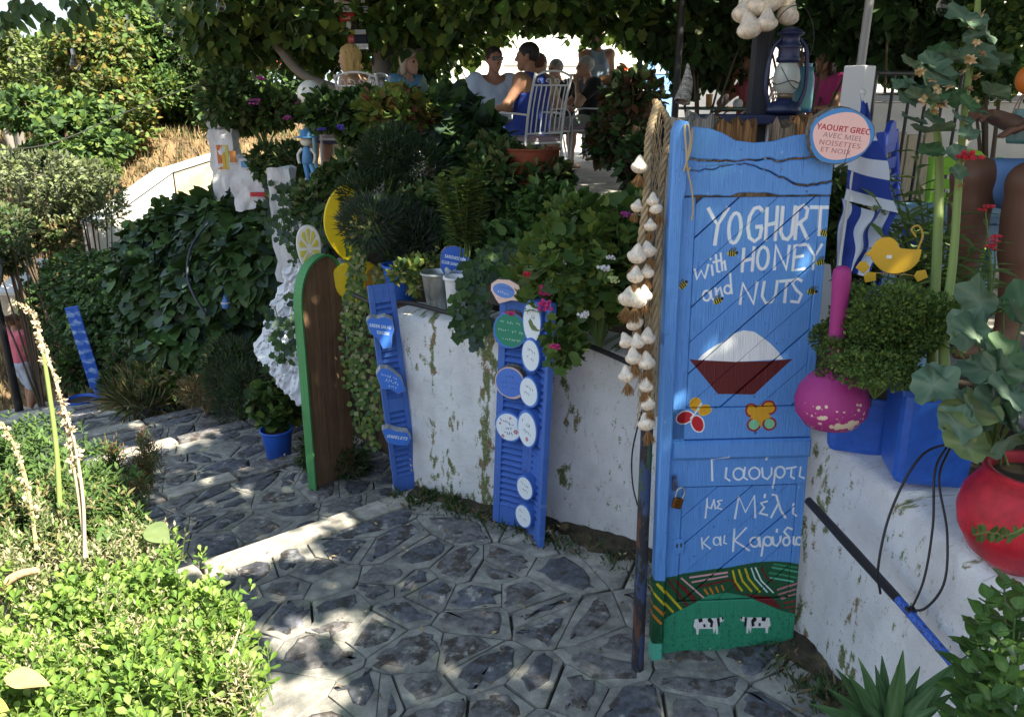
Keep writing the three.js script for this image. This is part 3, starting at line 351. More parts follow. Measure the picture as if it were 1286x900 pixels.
// round slice on the door's upper corner
{
  const pts = outlineOf(a => { const k = 1 + .03 * Math.sin(3 * a + 1) + .02 * Math.sin(5 * a); return [.088 * k, .077 * k]; });
  const t = slice('wood_slice_sign', 'round wood slice sign with pink face, red lettering and blue rim above the door', pts, .045, barkSide, canvasTex(512, 448, (g, w, h) => {
    paintBrush(g, w, h, [70, 140, 205], 8, 200); g.save(); g.beginPath(); for (let i = 0; i < 40; i++) { const a = i / 40 * 6.2832, k = 1 + .03 * Math.sin(4 * a); g.lineTo(w / 2 + Math.cos(a) * 222 * k, h / 2 + Math.sin(a) * 186 * k); } g.closePath(); g.clip(); paintBrush(g, w, h, [238, 196, 190], 9, 400); g.restore();
    hand(g, 'YAOURT GREC', 262, 168, 58, '#b03040', { w: 415, rot: .05, style: 'normal', bold: 3 }); hand(g, 'AVEC MIEL', 268, 228, 52, '#8a7078', { w: 310, rot: .06, style: 'normal' }); hand(g, 'NOISETTES', 256, 286, 52, '#a06468', { w: 330, rot: .05, style: 'normal' }); hand(g, 'ET NOIX', 232, 340, 50, '#96606c', { w: 240, rot: .06, style: 'normal' });
    g.strokeStyle = '#2a2226'; g.lineWidth = 5; g.beginPath(); g.moveTo(318, 448); g.lineTo(326, 370); g.lineTo(334, 280); g.stroke();
  }), W(1056, 171, 2.2), [.05, -.12, -.06]);
}
// ---- louvred shutters
const shutT = canvasTex(256, 1024, (g, w, h) => { paintBrush(g, w, h, [66, 108, 188], 21, 1400); const r = rng(4); for (let i = 0; i < 160; i++) { g.fillStyle = r() < .5 ? 'rgba(96,84,76,.6)' : 'rgba(120,150,205,.5)'; const s = 1 + r() * r() * 7; g.beginPath(); g.ellipse(r() * w, r() * h, s * .6, s * 1.4, 0, 0, 7); g.fill(); } });
const shutM = mat(0xffffff, .6, { map: shutT, bumpMap: rep(woodBump, 2, 3), bumpScale: .002 });
function shutterLeaf(parent, w, h, x0 = 0, turn = 0, rust = 0) {
  const g = new THREE.Group(); g.name = 'leaf'; g.position.x = x0; g.rotation.y = turn; parent.add(g); const u = q => planarUV(q, w * 1.2, h * 1.05);
  const sw = w * .2, d = .026; mesh('stile', u(box(sw, h, d, sw / 2, h / 2, 0, .003)), shutM, g); mesh('stile', u(box(sw, h, d, w - sw / 2, h / 2, 0, .003)), shutM, g);
  for (const [a, b] of [[0, .085], [.41, .475], [.92, 1]]) mesh('rail', u(box(w - 2 * sw, (b - a) * h, d - .004, w / 2, (a + b) / 2 * h, 0, .002)), shutM, g);
  for (const [a, b, n] of [[.085, .41, 12], [.475, .92, 16]]) for (let i = 0; i < n; i++) { const s = mesh('slat', u(box(w - 2 * sw, .033, .005, 0, 0, 0, 0)), shutM, g); s.position.set(w / 2, lerp(a, b, (i + .5) / n) * h, 0); s.rotation.x = -.85; }
  return g;
}
const shA = thing('louvred_shutter', 'folded pair of blue louvred shutters hung with round painted signs', 'shutter', V(-.083, -.07, -3.19)); shA.rotation.order = 'YXZ'; shA.rotation.y = -.52; shA.rotation.x = -.075;
shutterLeaf(shA, .172, 1.03); shutterLeaf(shA, .18, 1.05, .175, -.74);
const shB = thing('louvred_shutter', 'narrow single blue louvred shutter beside the ivy with sawn block signs', 'shutter', V(-.585, -.14, -3.56)); shB.rotation.order = 'YXZ'; shB.rotation.y = .35; shB.rotation.x = -.05; shB.rotation.z = .065;
shutterLeaf(shB, .125, 1.06);
{ const g = box(.1, .6, .018, 0, 0, 0); }
// signs of the double shutter; positions on its leaves
shA.updateMatrixWorld(true); shB.updateMatrixWorld(true);
const onLeaf = (t, k, x, y, z = .03) => { const l = t.children[k]; l.updateMatrixWorld(true); return l.localToWorld(V(x, y, z)); };
const blueSide = mat(0xffffff, .6, { map: shutT });
const oval = (a, b, s = 0) => outlineOf(t => { const k = 1 + .035 * Math.sin(2 * t + s) + .025 * Math.sin(3 * t + s * 2); return [a * k, b * k]; }, 32);
const script = (lines, col, face, rim, dots) => canvasTex(256, 288, (g, w, h) => { paintBrush(g, w, h, rim, 3, 80); g.save(); g.beginPath(); g.ellipse(w / 2, h / 2, w * .44, h * .44, 0, 0, 7); g.clip(); paintBrush(g, w, h, face, 6, 200); g.restore(); lines.forEach(([t, x, y, s, ww, o]) => typeof t === 'number' ? worn(g, t, x * w, y * h, s * .7, col, { w: ww, ...o }) : hand(g, t, x * w, y * h, s, col, { w: ww, ...o })); (dots || []).forEach(([x, y, r, c]) => flower(g, x * w, y * h, r, c)); });
const rotA = -.52, rotA2 = -1.26;
slice('shop_sign', 'fan-shaped pink and blue wooden sign on top of the shutters', [[-.075, .022], [-.05, .045], [0, .05], [.045, .035], [.06, .005], [.062, -.03], [.02, -.034], [-.03, -.056], [-.045, -.042], [-.074, -.005]], .03, barkSide, canvasTex(256, 192, (g, w, h) => { paintBrush(g, w, h, [226, 196, 186], 4, 200); g.fillStyle = '#5b86cc'; g.beginPath(); g.ellipse(110, 88, 88, 52, .12, 0, 7); g.fill(); worn(g, 7, 130, 70, 24, '#3a4a86', { w: 130, rot: .1 }); worn(g, 8, 110, 104, 20, '#e8e8ee', { w: 130, rot: .1 }); worn(g, 5, 118, 148, 16, '#b06878', { w: 90 }); }), onLeaf(shA, 0, .055, 1.055, .045), [-.15, rotA + .25, -.1], 'painted signs on the shutters');
slice('shop_sign', 'green faced wood slice sign with blue rim on the shutter', oval(.076, .083, 1), .045, barkSide, script([[9, .5, .3, 30, 150], [11, .52, .52, 30, 190], [9, .52, .74, 28, 150]], '#cfe3d8', [44, 132, 104], [62, 120, 210]), onLeaf(shA, 0, .075, .895, .05), [0, rotA + .12, -.05], 'painted signs on the shutters');
slice('shop_sign', 'blue faced wood slice sign with pink rim on the shutter', oval(.07, .075, 2), .04, barkSide, script([[3, .5, .3, 42, 70, {}], [8, .5, .5, 24, 150], [6, .5, .66, 24, 110]], '#25386e', [78, 122, 205], [214, 182, 176]), onLeaf(shA, 0, .085, .67, .048), [0, rotA + .1, 0], 'painted signs on the shutters');
slice('shop_sign', 'white oval sign with blue script and red flowers on the wide shutter leaf', oval(.066, .07, 3), .035, blueSide, script([[9, .46, .36, 40, 150, { rot: .3, style: 'italic bold', font: 'serif' }], [3, .5, .54, 40, 60, { style: 'italic bold', font: 'serif' }], [4, .5, .7, 40, 80, { style: 'italic bold', font: 'serif' }]], '#1c2c5c', [226, 234, 240], [78, 128, 208], [[.76, .62, 24, '#b0353c'], [.3, .82, 16, '#b0353c'], [.56, .2, 12, '#b0353c'], [.2, .42, 12, '#b0353c']]), onLeaf(shA, 0, .085, .475, .045), [0, rotA + .08, 0], 'painted signs on the shutters');
[[.955, .052, .095, 'highest of the narrow leaf'], [.815, .05, .075, 'second from the top of the narrow leaf'], [.66, .052, .07, 'third from the top of the narrow leaf'], [.5, .056, .085, 'fourth from the top of the narrow leaf'], [.235, .05, .055, 'above the lowest on the narrow leaf'], [.105, .05, .055, 'lowest of the narrow leaf']].forEach(([y, a, b, w], i) =>
  slice('shop_sign', 'small white oval sign with blue sides, ' + w, oval(a, b, i), .045, blueSide, script([[[7, 6, 6, 7, 5, 4][i], .5, .36, 42, 130, { rot: .35, style: 'italic bold', font: 'serif' }], [[5, 4, 6, 7, 5, 4][i], .5, .58, 36, 110, { rot: .3, style: 'italic', font: 'serif' }]], '#24365c', [222, 232, 238], [78, 128, 208], i === 3 ? [[.5, .76, 20, '#b0353c']] : []), onLeaf(shA, 1, .075, y, .05), [0, rotA2 + .5, .0], 'white ovals on the narrow shutter leaf'));
// sawn block signs of the single shutter
const blk = (label, pts, lines, p, rot) => slice('shop_sign', label, pts, .06, mat(0xffffff, .85, { map: woodTex([150, 150, 150], .5, 4) }), canvasTex(256, 256, (g, w, h) => { paintBrush(g, w, h, [60, 118, 214], 12, 300); lines.forEach(l => (typeof l[0] === 'number' ? worn : hand)(g, l[0], l[1] * w, l[2] * h, l[3], '#dfe8f2', { w: l[4], rot: l[5] || .15 })); }), p, rot, 'sawn blue signs on the single shutter');
blk('blue speech-bubble block sign, upper one on the single shutter', [[-.07, .05], [-.05, .068], [-.02, .06], [.015, .068], [.05, .05], [.056, .0], [.045, -.03], [.04, -.085], [.0, -.09], [-.02, -.04], [-.055, -.01]], [['GREEK SALAD', .5, .3, 34, 205], ['TZATZIKI', .58, .5, 32, 120]], onLeaf(shB, 0, .03, .86, .075), [0, .18, .0]);
blk('blue block sign in three lobes, middle one on the single shutter', [[-.066, .03], [-.045, .06], [-.01, .056], [.02, .03], [.05, .0], [.068, -.06], [.03, -.075], [.0, -.05], [-.045, -.045]], [[8, .45, .32, 28, 150, .4], [7, .52, .52, 28, 150, .4], [5, .6, .72, 26, 100, .4]], onLeaf(shB, 0, .04, .62, .075), [0, .18, .0]);
blk('blue boat-shaped block sign, lowest one on the single shutter', [[-.07, .042], [-.04, .05], [.0, .03], [.05, .02], [.068, -.015], [.05, -.05], [.0, -.045], [-.05, -.022]], [['OMELETS', .52, .52, 54, 190, .32]], onLeaf(shB, 0, .035, .33, .075), [0, .18, .0]);
// heart-ish sign by the pots
slice('shop_sign', 'blue round sign lettered in white standing among the wall-top pots', [[-.062, .05], [-.045, .078], [.0, .09], [.045, .08], [.072, .045], [.07, -.02], [.03, -.1], [.01, -.098], [-.03, -.06], [-.06, -.02]], .03, barkSide, canvasTex(288, 384, (g, w, h) => { paintBrush(g, w, h, [44, 98, 196], 14, 300); hand(g, 'SANDWICHES', 148, 118, 44, '#e8eef4', { w: 216, rot: .1 }); hand(g, 'CLUB SANDWICH', 144, 178, 40, '#e8eef4', { w: 262, rot: .1 }); hand(g, 'TUNA', 190, 244, 42, '#e8eef4', { w: 100 }); hand(g, 'TOAST', 186, 300, 42, '#e8eef4', { w: 116 }); flower(g, 72, 236, 24, '#e8e0b0', 8); g.fillStyle = '#c8a020'; g.beginPath(); g.arc(72, 236, 9, 0, 7); g.fill(); }), W(569, 332, 3.75), [-.08, .12, -.12]);
// ================================================================ THINGS AROUND THE DOOR
const lavender = 0;
// ---- garlic
function bulbGeo(r, seed) { const g = new THREE.SphereGeometry(r, 14, 10), p = g.attributes.position, q = rng(seed), ph = q() * 6, n = 6; for (let i = 0; i < p.count; i++) { let x = p.getX(i), y = p.getY(i), z = p.getZ(i); const a = Math.atan2(z, x), k = (1 + .07 * Math.abs(Math.sin(a * n / 2 + ph)) - .03) * (y > 0 ? 1 - .55 * Math.pow(y / r, 2) : 1); x *= k; z *= k; y = y > r * .6 ? y + (y - r * .6) * .9 : y * .8; p.setXYZ(i, x, y, z); } g.computeVertexNormals(); return g; }
const garlicM = mat(0xffffff, .55, { map: rep(mottle([226, 214, 196], .25, 3, .35), 1.5, .6), bumpMap: rep(grainTex, 3, .5), bumpScale: .002 }), rootM = mat([.3, .16, .06], .95), ropeM = mat(0xffffff, .92, { map: rep(mottle([194, 172, 136], .5, 4, .2), 2, 12), bumpMap: rep(grainTex, 4, 30), bumpScale: .004 });
const bulbs = [1, 2, 3].map(i => bulbGeo(.0215, i));
function rootTuft(n, L, seed) { const r = rng(seed), gs = []; for (let i = 0; i < n; i++) { const a = r() * 6.28, s = .3 + r() * .6; gs.push(bar([0, 0, 0], [Math.cos(a) * L * s * .6, -L * (.6 + r() * .5), Math.sin(a) * L * s * .6], .0014, .0006, 3)); } return merge(gs); }
const tuft = rootTuft(110, .055, 5);
{
  const br = thing('garlic_braid', 'long hanging braid of white garlic bulbs and straw rope beside the blue door', 'garlic braid', W(826, 135, 2.36)), o = br.position;
  const L = (u, v, t) => W(u, v, t).sub(o);
  const rope = (pts, nm) => { const c = new THREE.CatmullRomCurve3(pts), gs = []; for (let k = 0; k < 3; k++) { const q = []; for (let i = 0; i <= 90; i++) { const t = i / 90, p = c.getPoint(t), a = t * 70 + k * 2.094; q.push(V(p.x + Math.cos(a) * .0065, p.y, p.z + Math.sin(a) * .0065)); } gs.push(new THREE.TubeGeometry(new THREE.CatmullRomCurve3(q), 150, .0058, 5)); } return mesh(nm, merge(gs), ropeM, br); };
  rope([L(822, 126, 2.33), L(838, 150, 2.32), L(832, 220, 2.32), L(826, 330, 2.32), L(820, 440, 2.33), L(815, 535, 2.34)], 'rope');
  rope([L(826, 128, 2.33), L(815, 170, 2.3), L(812, 240, 2.3), L(804, 320, 2.3), L(800, 400, 2.31), L(796, 468, 2.32)], 'rope');
  const r = rng(8); [[803, 209], [820, 252], [824, 262], [800, 260], [817, 284], [814, 315], [800, 321], [813, 342], [798, 347], [789, 375], [809, 371], [800, 377], [797, 406], [787, 429], [801, 430], [796, 449], [787, 472], [813, 424], [812, 455], [811, 485], [814, 508], [812, 532]].forEach(([u, v], i) => { const b = mesh('garlic_bulb', bulbs[i % 3], garlicM, br); b.position.copy(L(u, v, 2.27 + r() * .03)); b.rotation.set((r() - .5) * .7 - .3, r() * 6, (r() - .5) * .8); b.scale.y = .85; b.scale.setScalar(.85 + r() * .5); const q = mesh('root_tuft', tuft, rootM, b); q.position.y = -.016; q.scale.setScalar(.62); });
  const wr = rng(3), gs = []; for (let i = 0; i < 260; i++) { const v = 130 + wr() * 390, u = lerp(828, 806, (v - 130) / 390) + (wr() - .5) * 14, a = L(u, v, 2.3 + wr() * .04); gs.push(bar(a, a.clone().add(V((wr() - .5) * .03, -.02 - wr() * .05, (wr() - .5) * .03)), .0016, .0008, 3)); } mesh('straw', merge(gs), dryM, br);
}
// ---- old pole with flaking paint
{ const a = W(803, 800, 2.5), b = W(829, 132, 2.36); a.y = -.02; one('old_pole', 'dark weathered pole with flaking green and blue paint behind the garlic', 'pole', limb([a, a.clone().lerp(b, .5), b], [.021, .02, .02], 8, 6), mat(0xffffff, .8, { map: rep(dtex(128, 256, (x, y, o) => { const a = tf(x / 128, y / 256 * 2), b = tf(x / 128 + .4, y / 128); const c = a > .58 ? [50, 66, 100] : b > .6 ? [56, 80, 58] : b < .4 ? [84, 56, 42] : [38, 37, 44]; o[0] = c[0]; o[1] = c[1]; o[2] = c[2]; }), 4, .4) })); }
// ---- weathered log palisade behind the door
{
  const lm = [woodTex([142, 124, 104], .8, 1), woodTex([150, 110, 70], .9, 3), woodTex([150, 145, 138], .6, 5)].map(t => mat(0xffffff, .95, { map: t, bumpMap: rep(woodBump, 2, 1), bumpScale: .012 }));
  [[856, 150, .05, 2], [882, 147, .052, 2], [912, 150, .045, 1], [935, 153, .04, 1], [985, 152, .045, 0], [1012, 148, .05, 1], [1040, 145, .04, 2]].forEach(([u, v, r, k], i) => {
    const p = W(u, v, 2.66), q = rng(i + 50), h = p.y - .62, n = 14, g = new THREE.CylinderGeometry(r, r * 1.05, h, n, 6), ps = g.attributes.position;
    for (let j = 0; j < ps.count; j++) { const x = ps.getX(j), y = ps.getY(j), z = ps.getZ(j), a = Math.atan2(z, x), f = 1 + .12 * n2(a * 1.3 + i * 7, y * 1.2) + .06 * n2(a * 5, i); ps.setXYZ(j, x * f, y + (y > h * .49 ? .03 * n2(x * 30 + i, z * 30) : 0), z * f); } g.computeVertexNormals();
    const places = ['first', 'second', 'third', 'fourth', 'fifth', 'sixth', 'seventh'];
    one('weathered_log', 'upright weathered log behind the door, ' + places[i] + ' from the garlic', 'log', g, lm[k], V(p.x, .62 + h / 2, p.z), 'log palisade behind the door');
  });
  const a = W(857, 128, 2.9), b = W(864, 80, 2.9); one('driftwood', 'pale pointed driftwood stick standing behind the logs', 'driftwood', limb([a, a.clone().lerp(b, .5).add(V(.008, 0, 0)), b], [.032, .022, .004], 7), lm[2]);
}
// ---- shelf, dark post, storm lantern and hanging garlic
const navy = mat([.012, .02, .07], .4), black = mat([.015, .015, .017], .5);
{
  const a = W(868, 141, 2.95), b = W(1045, 137, 2.95), c = a.clone().lerp(b, .5);
  const s = thing('shelf_rail', 'dark blue plank rail carrying the lantern, white and blue at one end', 'rail', V(c.x, c.y - .03, c.z));
  const w = b.x - a.x; mesh('plank', box(w * .72, .035, .12, -w * .14, 0, 0), navy, s); mesh('plank', box(w * .06, .033, .11, w * .25, 0, 0), mat([.7, .72, .75], .6), s); mesh('plank', box(w * .22, .034, .11, w * .39, .0, 0), mat([.03, .06, .4], .5), s);
  mesh('bracket', box(.04, .9, .04, w * .1, -.47, -.03), mat([.62, .66, .72], .7), s);
  const p = W(950, 137, 3.0); const post = thing('timber_post', 'dark square timber post rising beside the lantern', 'post', V(p.x, 1.0, p.z)); mesh('shaft', box(.062, 2.3, .062, 0, 1.15, 0, .004), mat(0xffffff, .8, { map: woodTex([46, 48, 54], .5, 6) }), post); mesh('base_block', box(.09, .08, .09, 0, .04, 0), black, post);
  // lantern
  const q = W(983, 137, 2.93); const l = thing('storm_lantern', 'old navy storm lantern with clouded glass standing on the rail', 'lantern', V(q.x, c.y - .012, q.z + .01)); l.scale.setScalar(.86);
  mesh('fuel_tank', lathe([[0, 0], [.07, 0], [.072, .02], [.066, .045], [.035, .055], [.03, .065], [0, .066]]), navy, l); mesh('burner', lathe([[.0, .06], [.028, .062], [.03, .08], [.018, .095], [0, .096]]), mat([.2, .15, .1], .5, { metalness: .7 }), l);
  mesh('glass_globe', lathe([[.032, .085], [.05, .11], [.056, .145], [.05, .18], [.038, .205], [.036, .205], [.047, .18], [.053, .145], [.047, .11], [.03, .087]]), new THREE.MeshPhysicalMaterial({ color: rgb(.75, .78, .74), roughness: .45, transmission: .6, thickness: 0 }), l);
  mesh('hood', lathe([[.036, .205], [.05, .21], [.05, .225], [.044, .23], [.044, .26], [.05, .265], [.05, .275], [.038, .285], [.038, .31], [.055, .318], [.052, .326], [.02, .345], [0, .347]]), navy, l);
  for (const sx of [-1, 1]) mesh('side_tube', tube([[sx * .06, .03, 0], [sx * .082, .1, 0], [sx * .08, .2, 0], [sx * .066, .27, 0], [sx * .04, .3, 0]], .009, 24, 7), navy, l);
  mesh('wire_guard', merge([tube([[-.05, .12, .03], [0, .135, .06], [.052, .125, .03], [.05, .15, -.03], [0, .15, -.06], [-.05, .14, -.03]], .0018, 40, 5, true), tube([[-.04, .19, .035], [0, .12, .062], [.04, .1, .03]], .0015, 20, 5)]), black, l); mesh('bail', tube([[-.08, .2, 0], [-.09, .3, .02], [-.05, .4, .03], [0, .425, .03], [.05, .4, .03], [.09, .3, .02], [.08, .2, 0]], .002, 40, 5), black, l);
  // garlic bunch on the post
  const gb = thing('garlic_bunch', 'bunch of big white garlic bulbs tied to the dark post above the lantern', 'garlic bunch', W(958, 0, 2.86)); const gl = (u, v, t) => W(u, v, t).sub(gb.position); const rr = rng(30);
  [[942, 35, 2.8], [963, 28, 2.78], [936, 16, 2.85], [955, 6, 2.8], [968, 2, 2.82], [942, -4, 2.84], [990, 19, 2.86], [985, 0, 2.88], [958, -14, 2.82], [976, -16, 2.8]].forEach(([u, v, t], i) => { const b = mesh('garlic_bulb', bulbs[i % 3], garlicM, gb); b.position.copy(gl(u, v, t)); b.scale.setScalar(1.7 + rr() * .5); b.rotation.set((rr() - .5) * .8, rr() * 6, (rr() - .5) * 1.2); });
  { const g = []; for (let i = 0; i < 60; i++) { const a = gl(955 + (rr() - .5) * 40, -8 + rr() * 20, 2.84); g.push(bar(a, a.clone().add(V((rr() - .5) * .05, .06 + rr() * .12, (rr() - .5) * .04)), .0035, .0015, 4)); } mesh('dry_stalks', merge(g), dryM, gb); }
}
// ---- Greek flag on a thin pole
{
  const pt = W(1084, 116, 2.52), pb = W(1040, 440, 2.32), f = thing('flag', 'small blue and white striped flag hanging limp from a thin pole beside the door', 'flag', pb.clone()); const L = p => p.clone().sub(pb);
  mesh('pole', bar(L(pb), L(pt), .0045, .0045, 7), mat([.6, .6, .6], .4), f); const fin = mesh('finial', new THREE.SphereGeometry(.011, 12, 8), mat([.6, .6, .58], .35), f); fin.position.copy(L(pt));
  const tex = canvasTex(512, 342, (g, w, h) => { const B = '#20409e', Wt = '#dfe6f2'; for (let i = 0; i < 9; i++) { g.fillStyle = i % 2 ? Wt : B; g.fillRect(0, i * h / 9, w, h / 9 + 1); } g.fillStyle = B; g.fillRect(0, 0, h * 5 / 9, h * 5 / 9); g.fillStyle = Wt; g.fillRect(h * 2 / 9, 0, h / 9, h * 5 / 9); g.fillRect(0, h * 2 / 9, h * 5 / 9, h / 9); });
  // upper part flies out from the pole, lower part hangs in vertical folds
  const sheet = (c00, c10, c01, c11, uvf, amp, k, ph) => { const N = 30, M = 34, pos = [], uv = [], idx = []; for (let j = 0; j <= M; j++) for (let i = 0; i <= N; i++) { const a = i / N, b = j / M, p = c00.clone().lerp(c10, a).lerp(c01.clone().lerp(c11, a), b); const w = Math.sin(a * k + b * 2.2 + ph); pos.push(p.x + .006 * Math.sin(b * 9 + a * 3), p.y - .018 * Math.sin(Math.PI * a) * (1 - b), p.z + amp * w * Math.min(1, a * 2 + b) + .006 * Math.sin(b * 14)); uv.push(...uvf(a, b)); } for (let j = 0; j < M; j++) for (let i = 0; i < N; i++) { const q = j * (N + 1) + i, e = q + N + 1; idx.push(q, e, q + 1, q + 1, e, e + 1); } const g = new THREE.BufferGeometry(); g.setAttribute('position', new THREE.Float32BufferAttribute(pos, 3)); g.setAttribute('uv', new THREE.Float32BufferAttribute(uv, 2)); g.setIndex(idx); g.computeVertexNormals(); return g; };
  const Q = (u, v, t) => L(W(u, v, t));
  const g = merge([sheet(Q(1081, 120, 2.515), Q(1090, 128, 2.5), Q(1056, 250, 2.44), Q(1126, 266, 2.42), (a, b) => [.42 + a * .3, 1 - b * .62], .016, 6, 0), sheet(Q(1056, 248, 2.445), Q(1125, 264, 2.415), Q(1048, 340, 2.42), Q(1092, 346, 2.39), (a, b) => [.5 + b * .3, .9 - a * .62], .02, 12, 1.2)]);
  mesh('cloth', g, new THREE.MeshPhysicalMaterial({ map: tex, roughness: .85, transmission: .25, thickness: 0, side: THREE.DoubleSide }), f);
}
// ---- yellow metal bird on a stick
{
  const o = W(1122, 322, 2.15), b = thing('garden_bird', 'flat yellow cut-out bird ornament on a thin stick in the thyme', 'bird ornament', V(o.x, .9, o.z)); const yM = mat([.62, .36, .02], .5), dy = o.y - .9;
  const S = new THREE.Shape(); S.moveTo(-.075, .005); S.quadraticCurveTo(-.06, .012, -.055, .03); S.quadraticCurveTo(-.045, .055, -.015, .052); S.quadraticCurveTo(.005, .045, .012, .025); S.quadraticCurveTo(.03, .02, .068, .022); S.quadraticCurveTo(.072, -.02, .04, -.038); S.quadraticCurveTo(0, -.055, -.03, -.035); S.quadraticCurveTo(-.05, -.018, -.058, -.002); S.lineTo(-.075, .005);
  const bd = mesh('body', extr(S, .005, .001).translate(0, dy, 0), yM, b); b.rotation.y = -.15;
  for (const [x, y, r] of [[-.078, -.03, -.5], [-.055, -.06, .3], [.075, -.052, .6]]) { const w = mesh('wing', extr([[-.012, -.01], [.016, -.012], [.02, .01], [0, .018], [-.012, .01]], .004, .001), yM, b); w.position.set(x, y + dy, .002); w.rotation.z = r; }
  mesh('wire', tube([[-.06, dy - .045, 0], [0, dy - .048, 0], [.055, dy - .05, 0], [.085, dy - .062, 0]], .0015, 16, 5), mat([.4, .26, .04], .5), b); mesh('tail_wire', tube([[.06, dy + .02, 0], [.066, dy + .06, 0], [.05, dy + .085, 0], [.036, dy + .075, 0], [.05, dy + .055, 0]], .003, 24, 6), mat([.4, .26, .04], .5), b);
  mesh('stick', bar([0, 0, 0], [-.005, dy - .03, 0], .002, .002, 5), black, b); mesh('price_tag', box(.014, .009, .001, -.012, dy + .0, .0065, 0), mat([.75, .75, .75], .7), b);
}
// ---- purple calabash
{
  const tex = canvasTex(512, 512, (g, w, h) => { paintBrush(g, w, h, [158, 44, 120], 31, 900); const r = rng(13); g.fillStyle = '#d8c8ae'; for (let i = 0; i < 90; i++) { const x = w * (.66 + (r() - .5) * .3), y = h * (.78 + (r() - .5) * .16), s = r() * r() * 7; g.beginPath(); g.ellipse(x, y, s, s * .8, r() * 3, 0, 7); g.fill(); } for (const [x, y, s] of [[.69, .815, 13], [.72, .82, 17], [.665, .82, 10], [.74, .812, 9], [.6, .77, 7]]) for (let i = 0; i < 8; i++) { g.beginPath(); g.ellipse(x * w + (r() - .5) * s * 2.4, y * h + (r() - .5) * s, s * (.3 + r() * .6), s * (.3 + r() * .5), r() * 3, 0, 7); g.fill(); } });
  const p = W(1042, 538, 2.2), g0 = lathe([[0, 0], [.03, .002], [.07, .018], [.093, .05], [.097, .085], [.088, .12], [.066, .15], [.042, .17], [.027, .19], [.022, .22], [.021, .3], [.022, .38], [.024, .42], [.022, .445], [.012, .455], [0, .457]], 40);
  const c = one('calabash', 'purple painted long-necked calabash with chipped paint hanging beside the door', 'calabash', g0, mat(0xffffff, .55, { map: tex, bumpMap: rep(grainTex, 3), bumpScale: .002 }), p); c.rotation.set(.0, 1.9, 0); const q = new THREE.Quaternion().setFromAxisAngle(V(0, 0, 1), .05); c.quaternion.premultiply(q);
}
// ---- planters on the wall
function planter(label, w, h, d, pos, ry, m, top = 1.12) { const t = thing('planter', label, 'planter', pos); t.rotation.y = ry; const g = box(w, h, d, 0, h / 2, 0, .022), p = g.attributes.position; for (let i = 0; i < p.count; i++) { const k = lerp(1, top, p.getY(i) / h); p.setX(i, p.getX(i) * k); p.setZ(i, p.getZ(i) * k); } g.computeVertexNormals(); mesh('body', g, m, t); mesh('rim', merge([box(w * top + .012, .02, .012, 0, h, d * top / 2), box(w * top + .012, .02, .012, 0, h, -d * top / 2), box(.012, .02, d * top - .012, w * top / 2, h, 0), box(.012, .02, d * top - .012, -w * top / 2, h, 0)]), m, t); mesh('soil', box(w * top - .02, .012, d * top - .02, 0, h + .004, 0, 0), mat([.05, .035, .022], .95), t); return t; }
const blueP = mat(0xffffff, .38, { map: mottle([42, 96, 196], .12, 3) });
planter('bright blue plastic planter with thyme standing on the wall', .185, .27, .17, W(1148, 600, 2.2).add(V(.03, 0, -.02)), -.2, blueP);
planter('smaller blue planter tucked behind the calabash', .16, .18, .14, W(1068, 564, 2.45).add(V(.02, 0, -.02)), -.35, blueP);
{
  const p = W(1266, 700, 1.83), t = thing('red_pot', 'round red glazed clay pot on the wall under the mallow leaves', 'pot', V(p.x + .02, p.y - .01, p.z));
  mesh('body', lathe([[0, 0], [.07, 0], [.105, .03], [.133, .08], [.14, .12], [.132, .165], [.11, .2], [.098, .214], [.104, .226], [.1, .236], [.088, .232], [.085, .2], [0, .19]], 40), mat(0xffffff, .35, { map: rep(mottle([176, 22, 42], .3, 5, .1), 2, 1), bumpMap: rep(grainTex, 3), bumpScale: .003 }), t); mesh('soil', new THREE.CylinderGeometry(.088, .088, .02, 20).translate(0, .2, 0), mat([.05, .035, .022], .95), t);
}
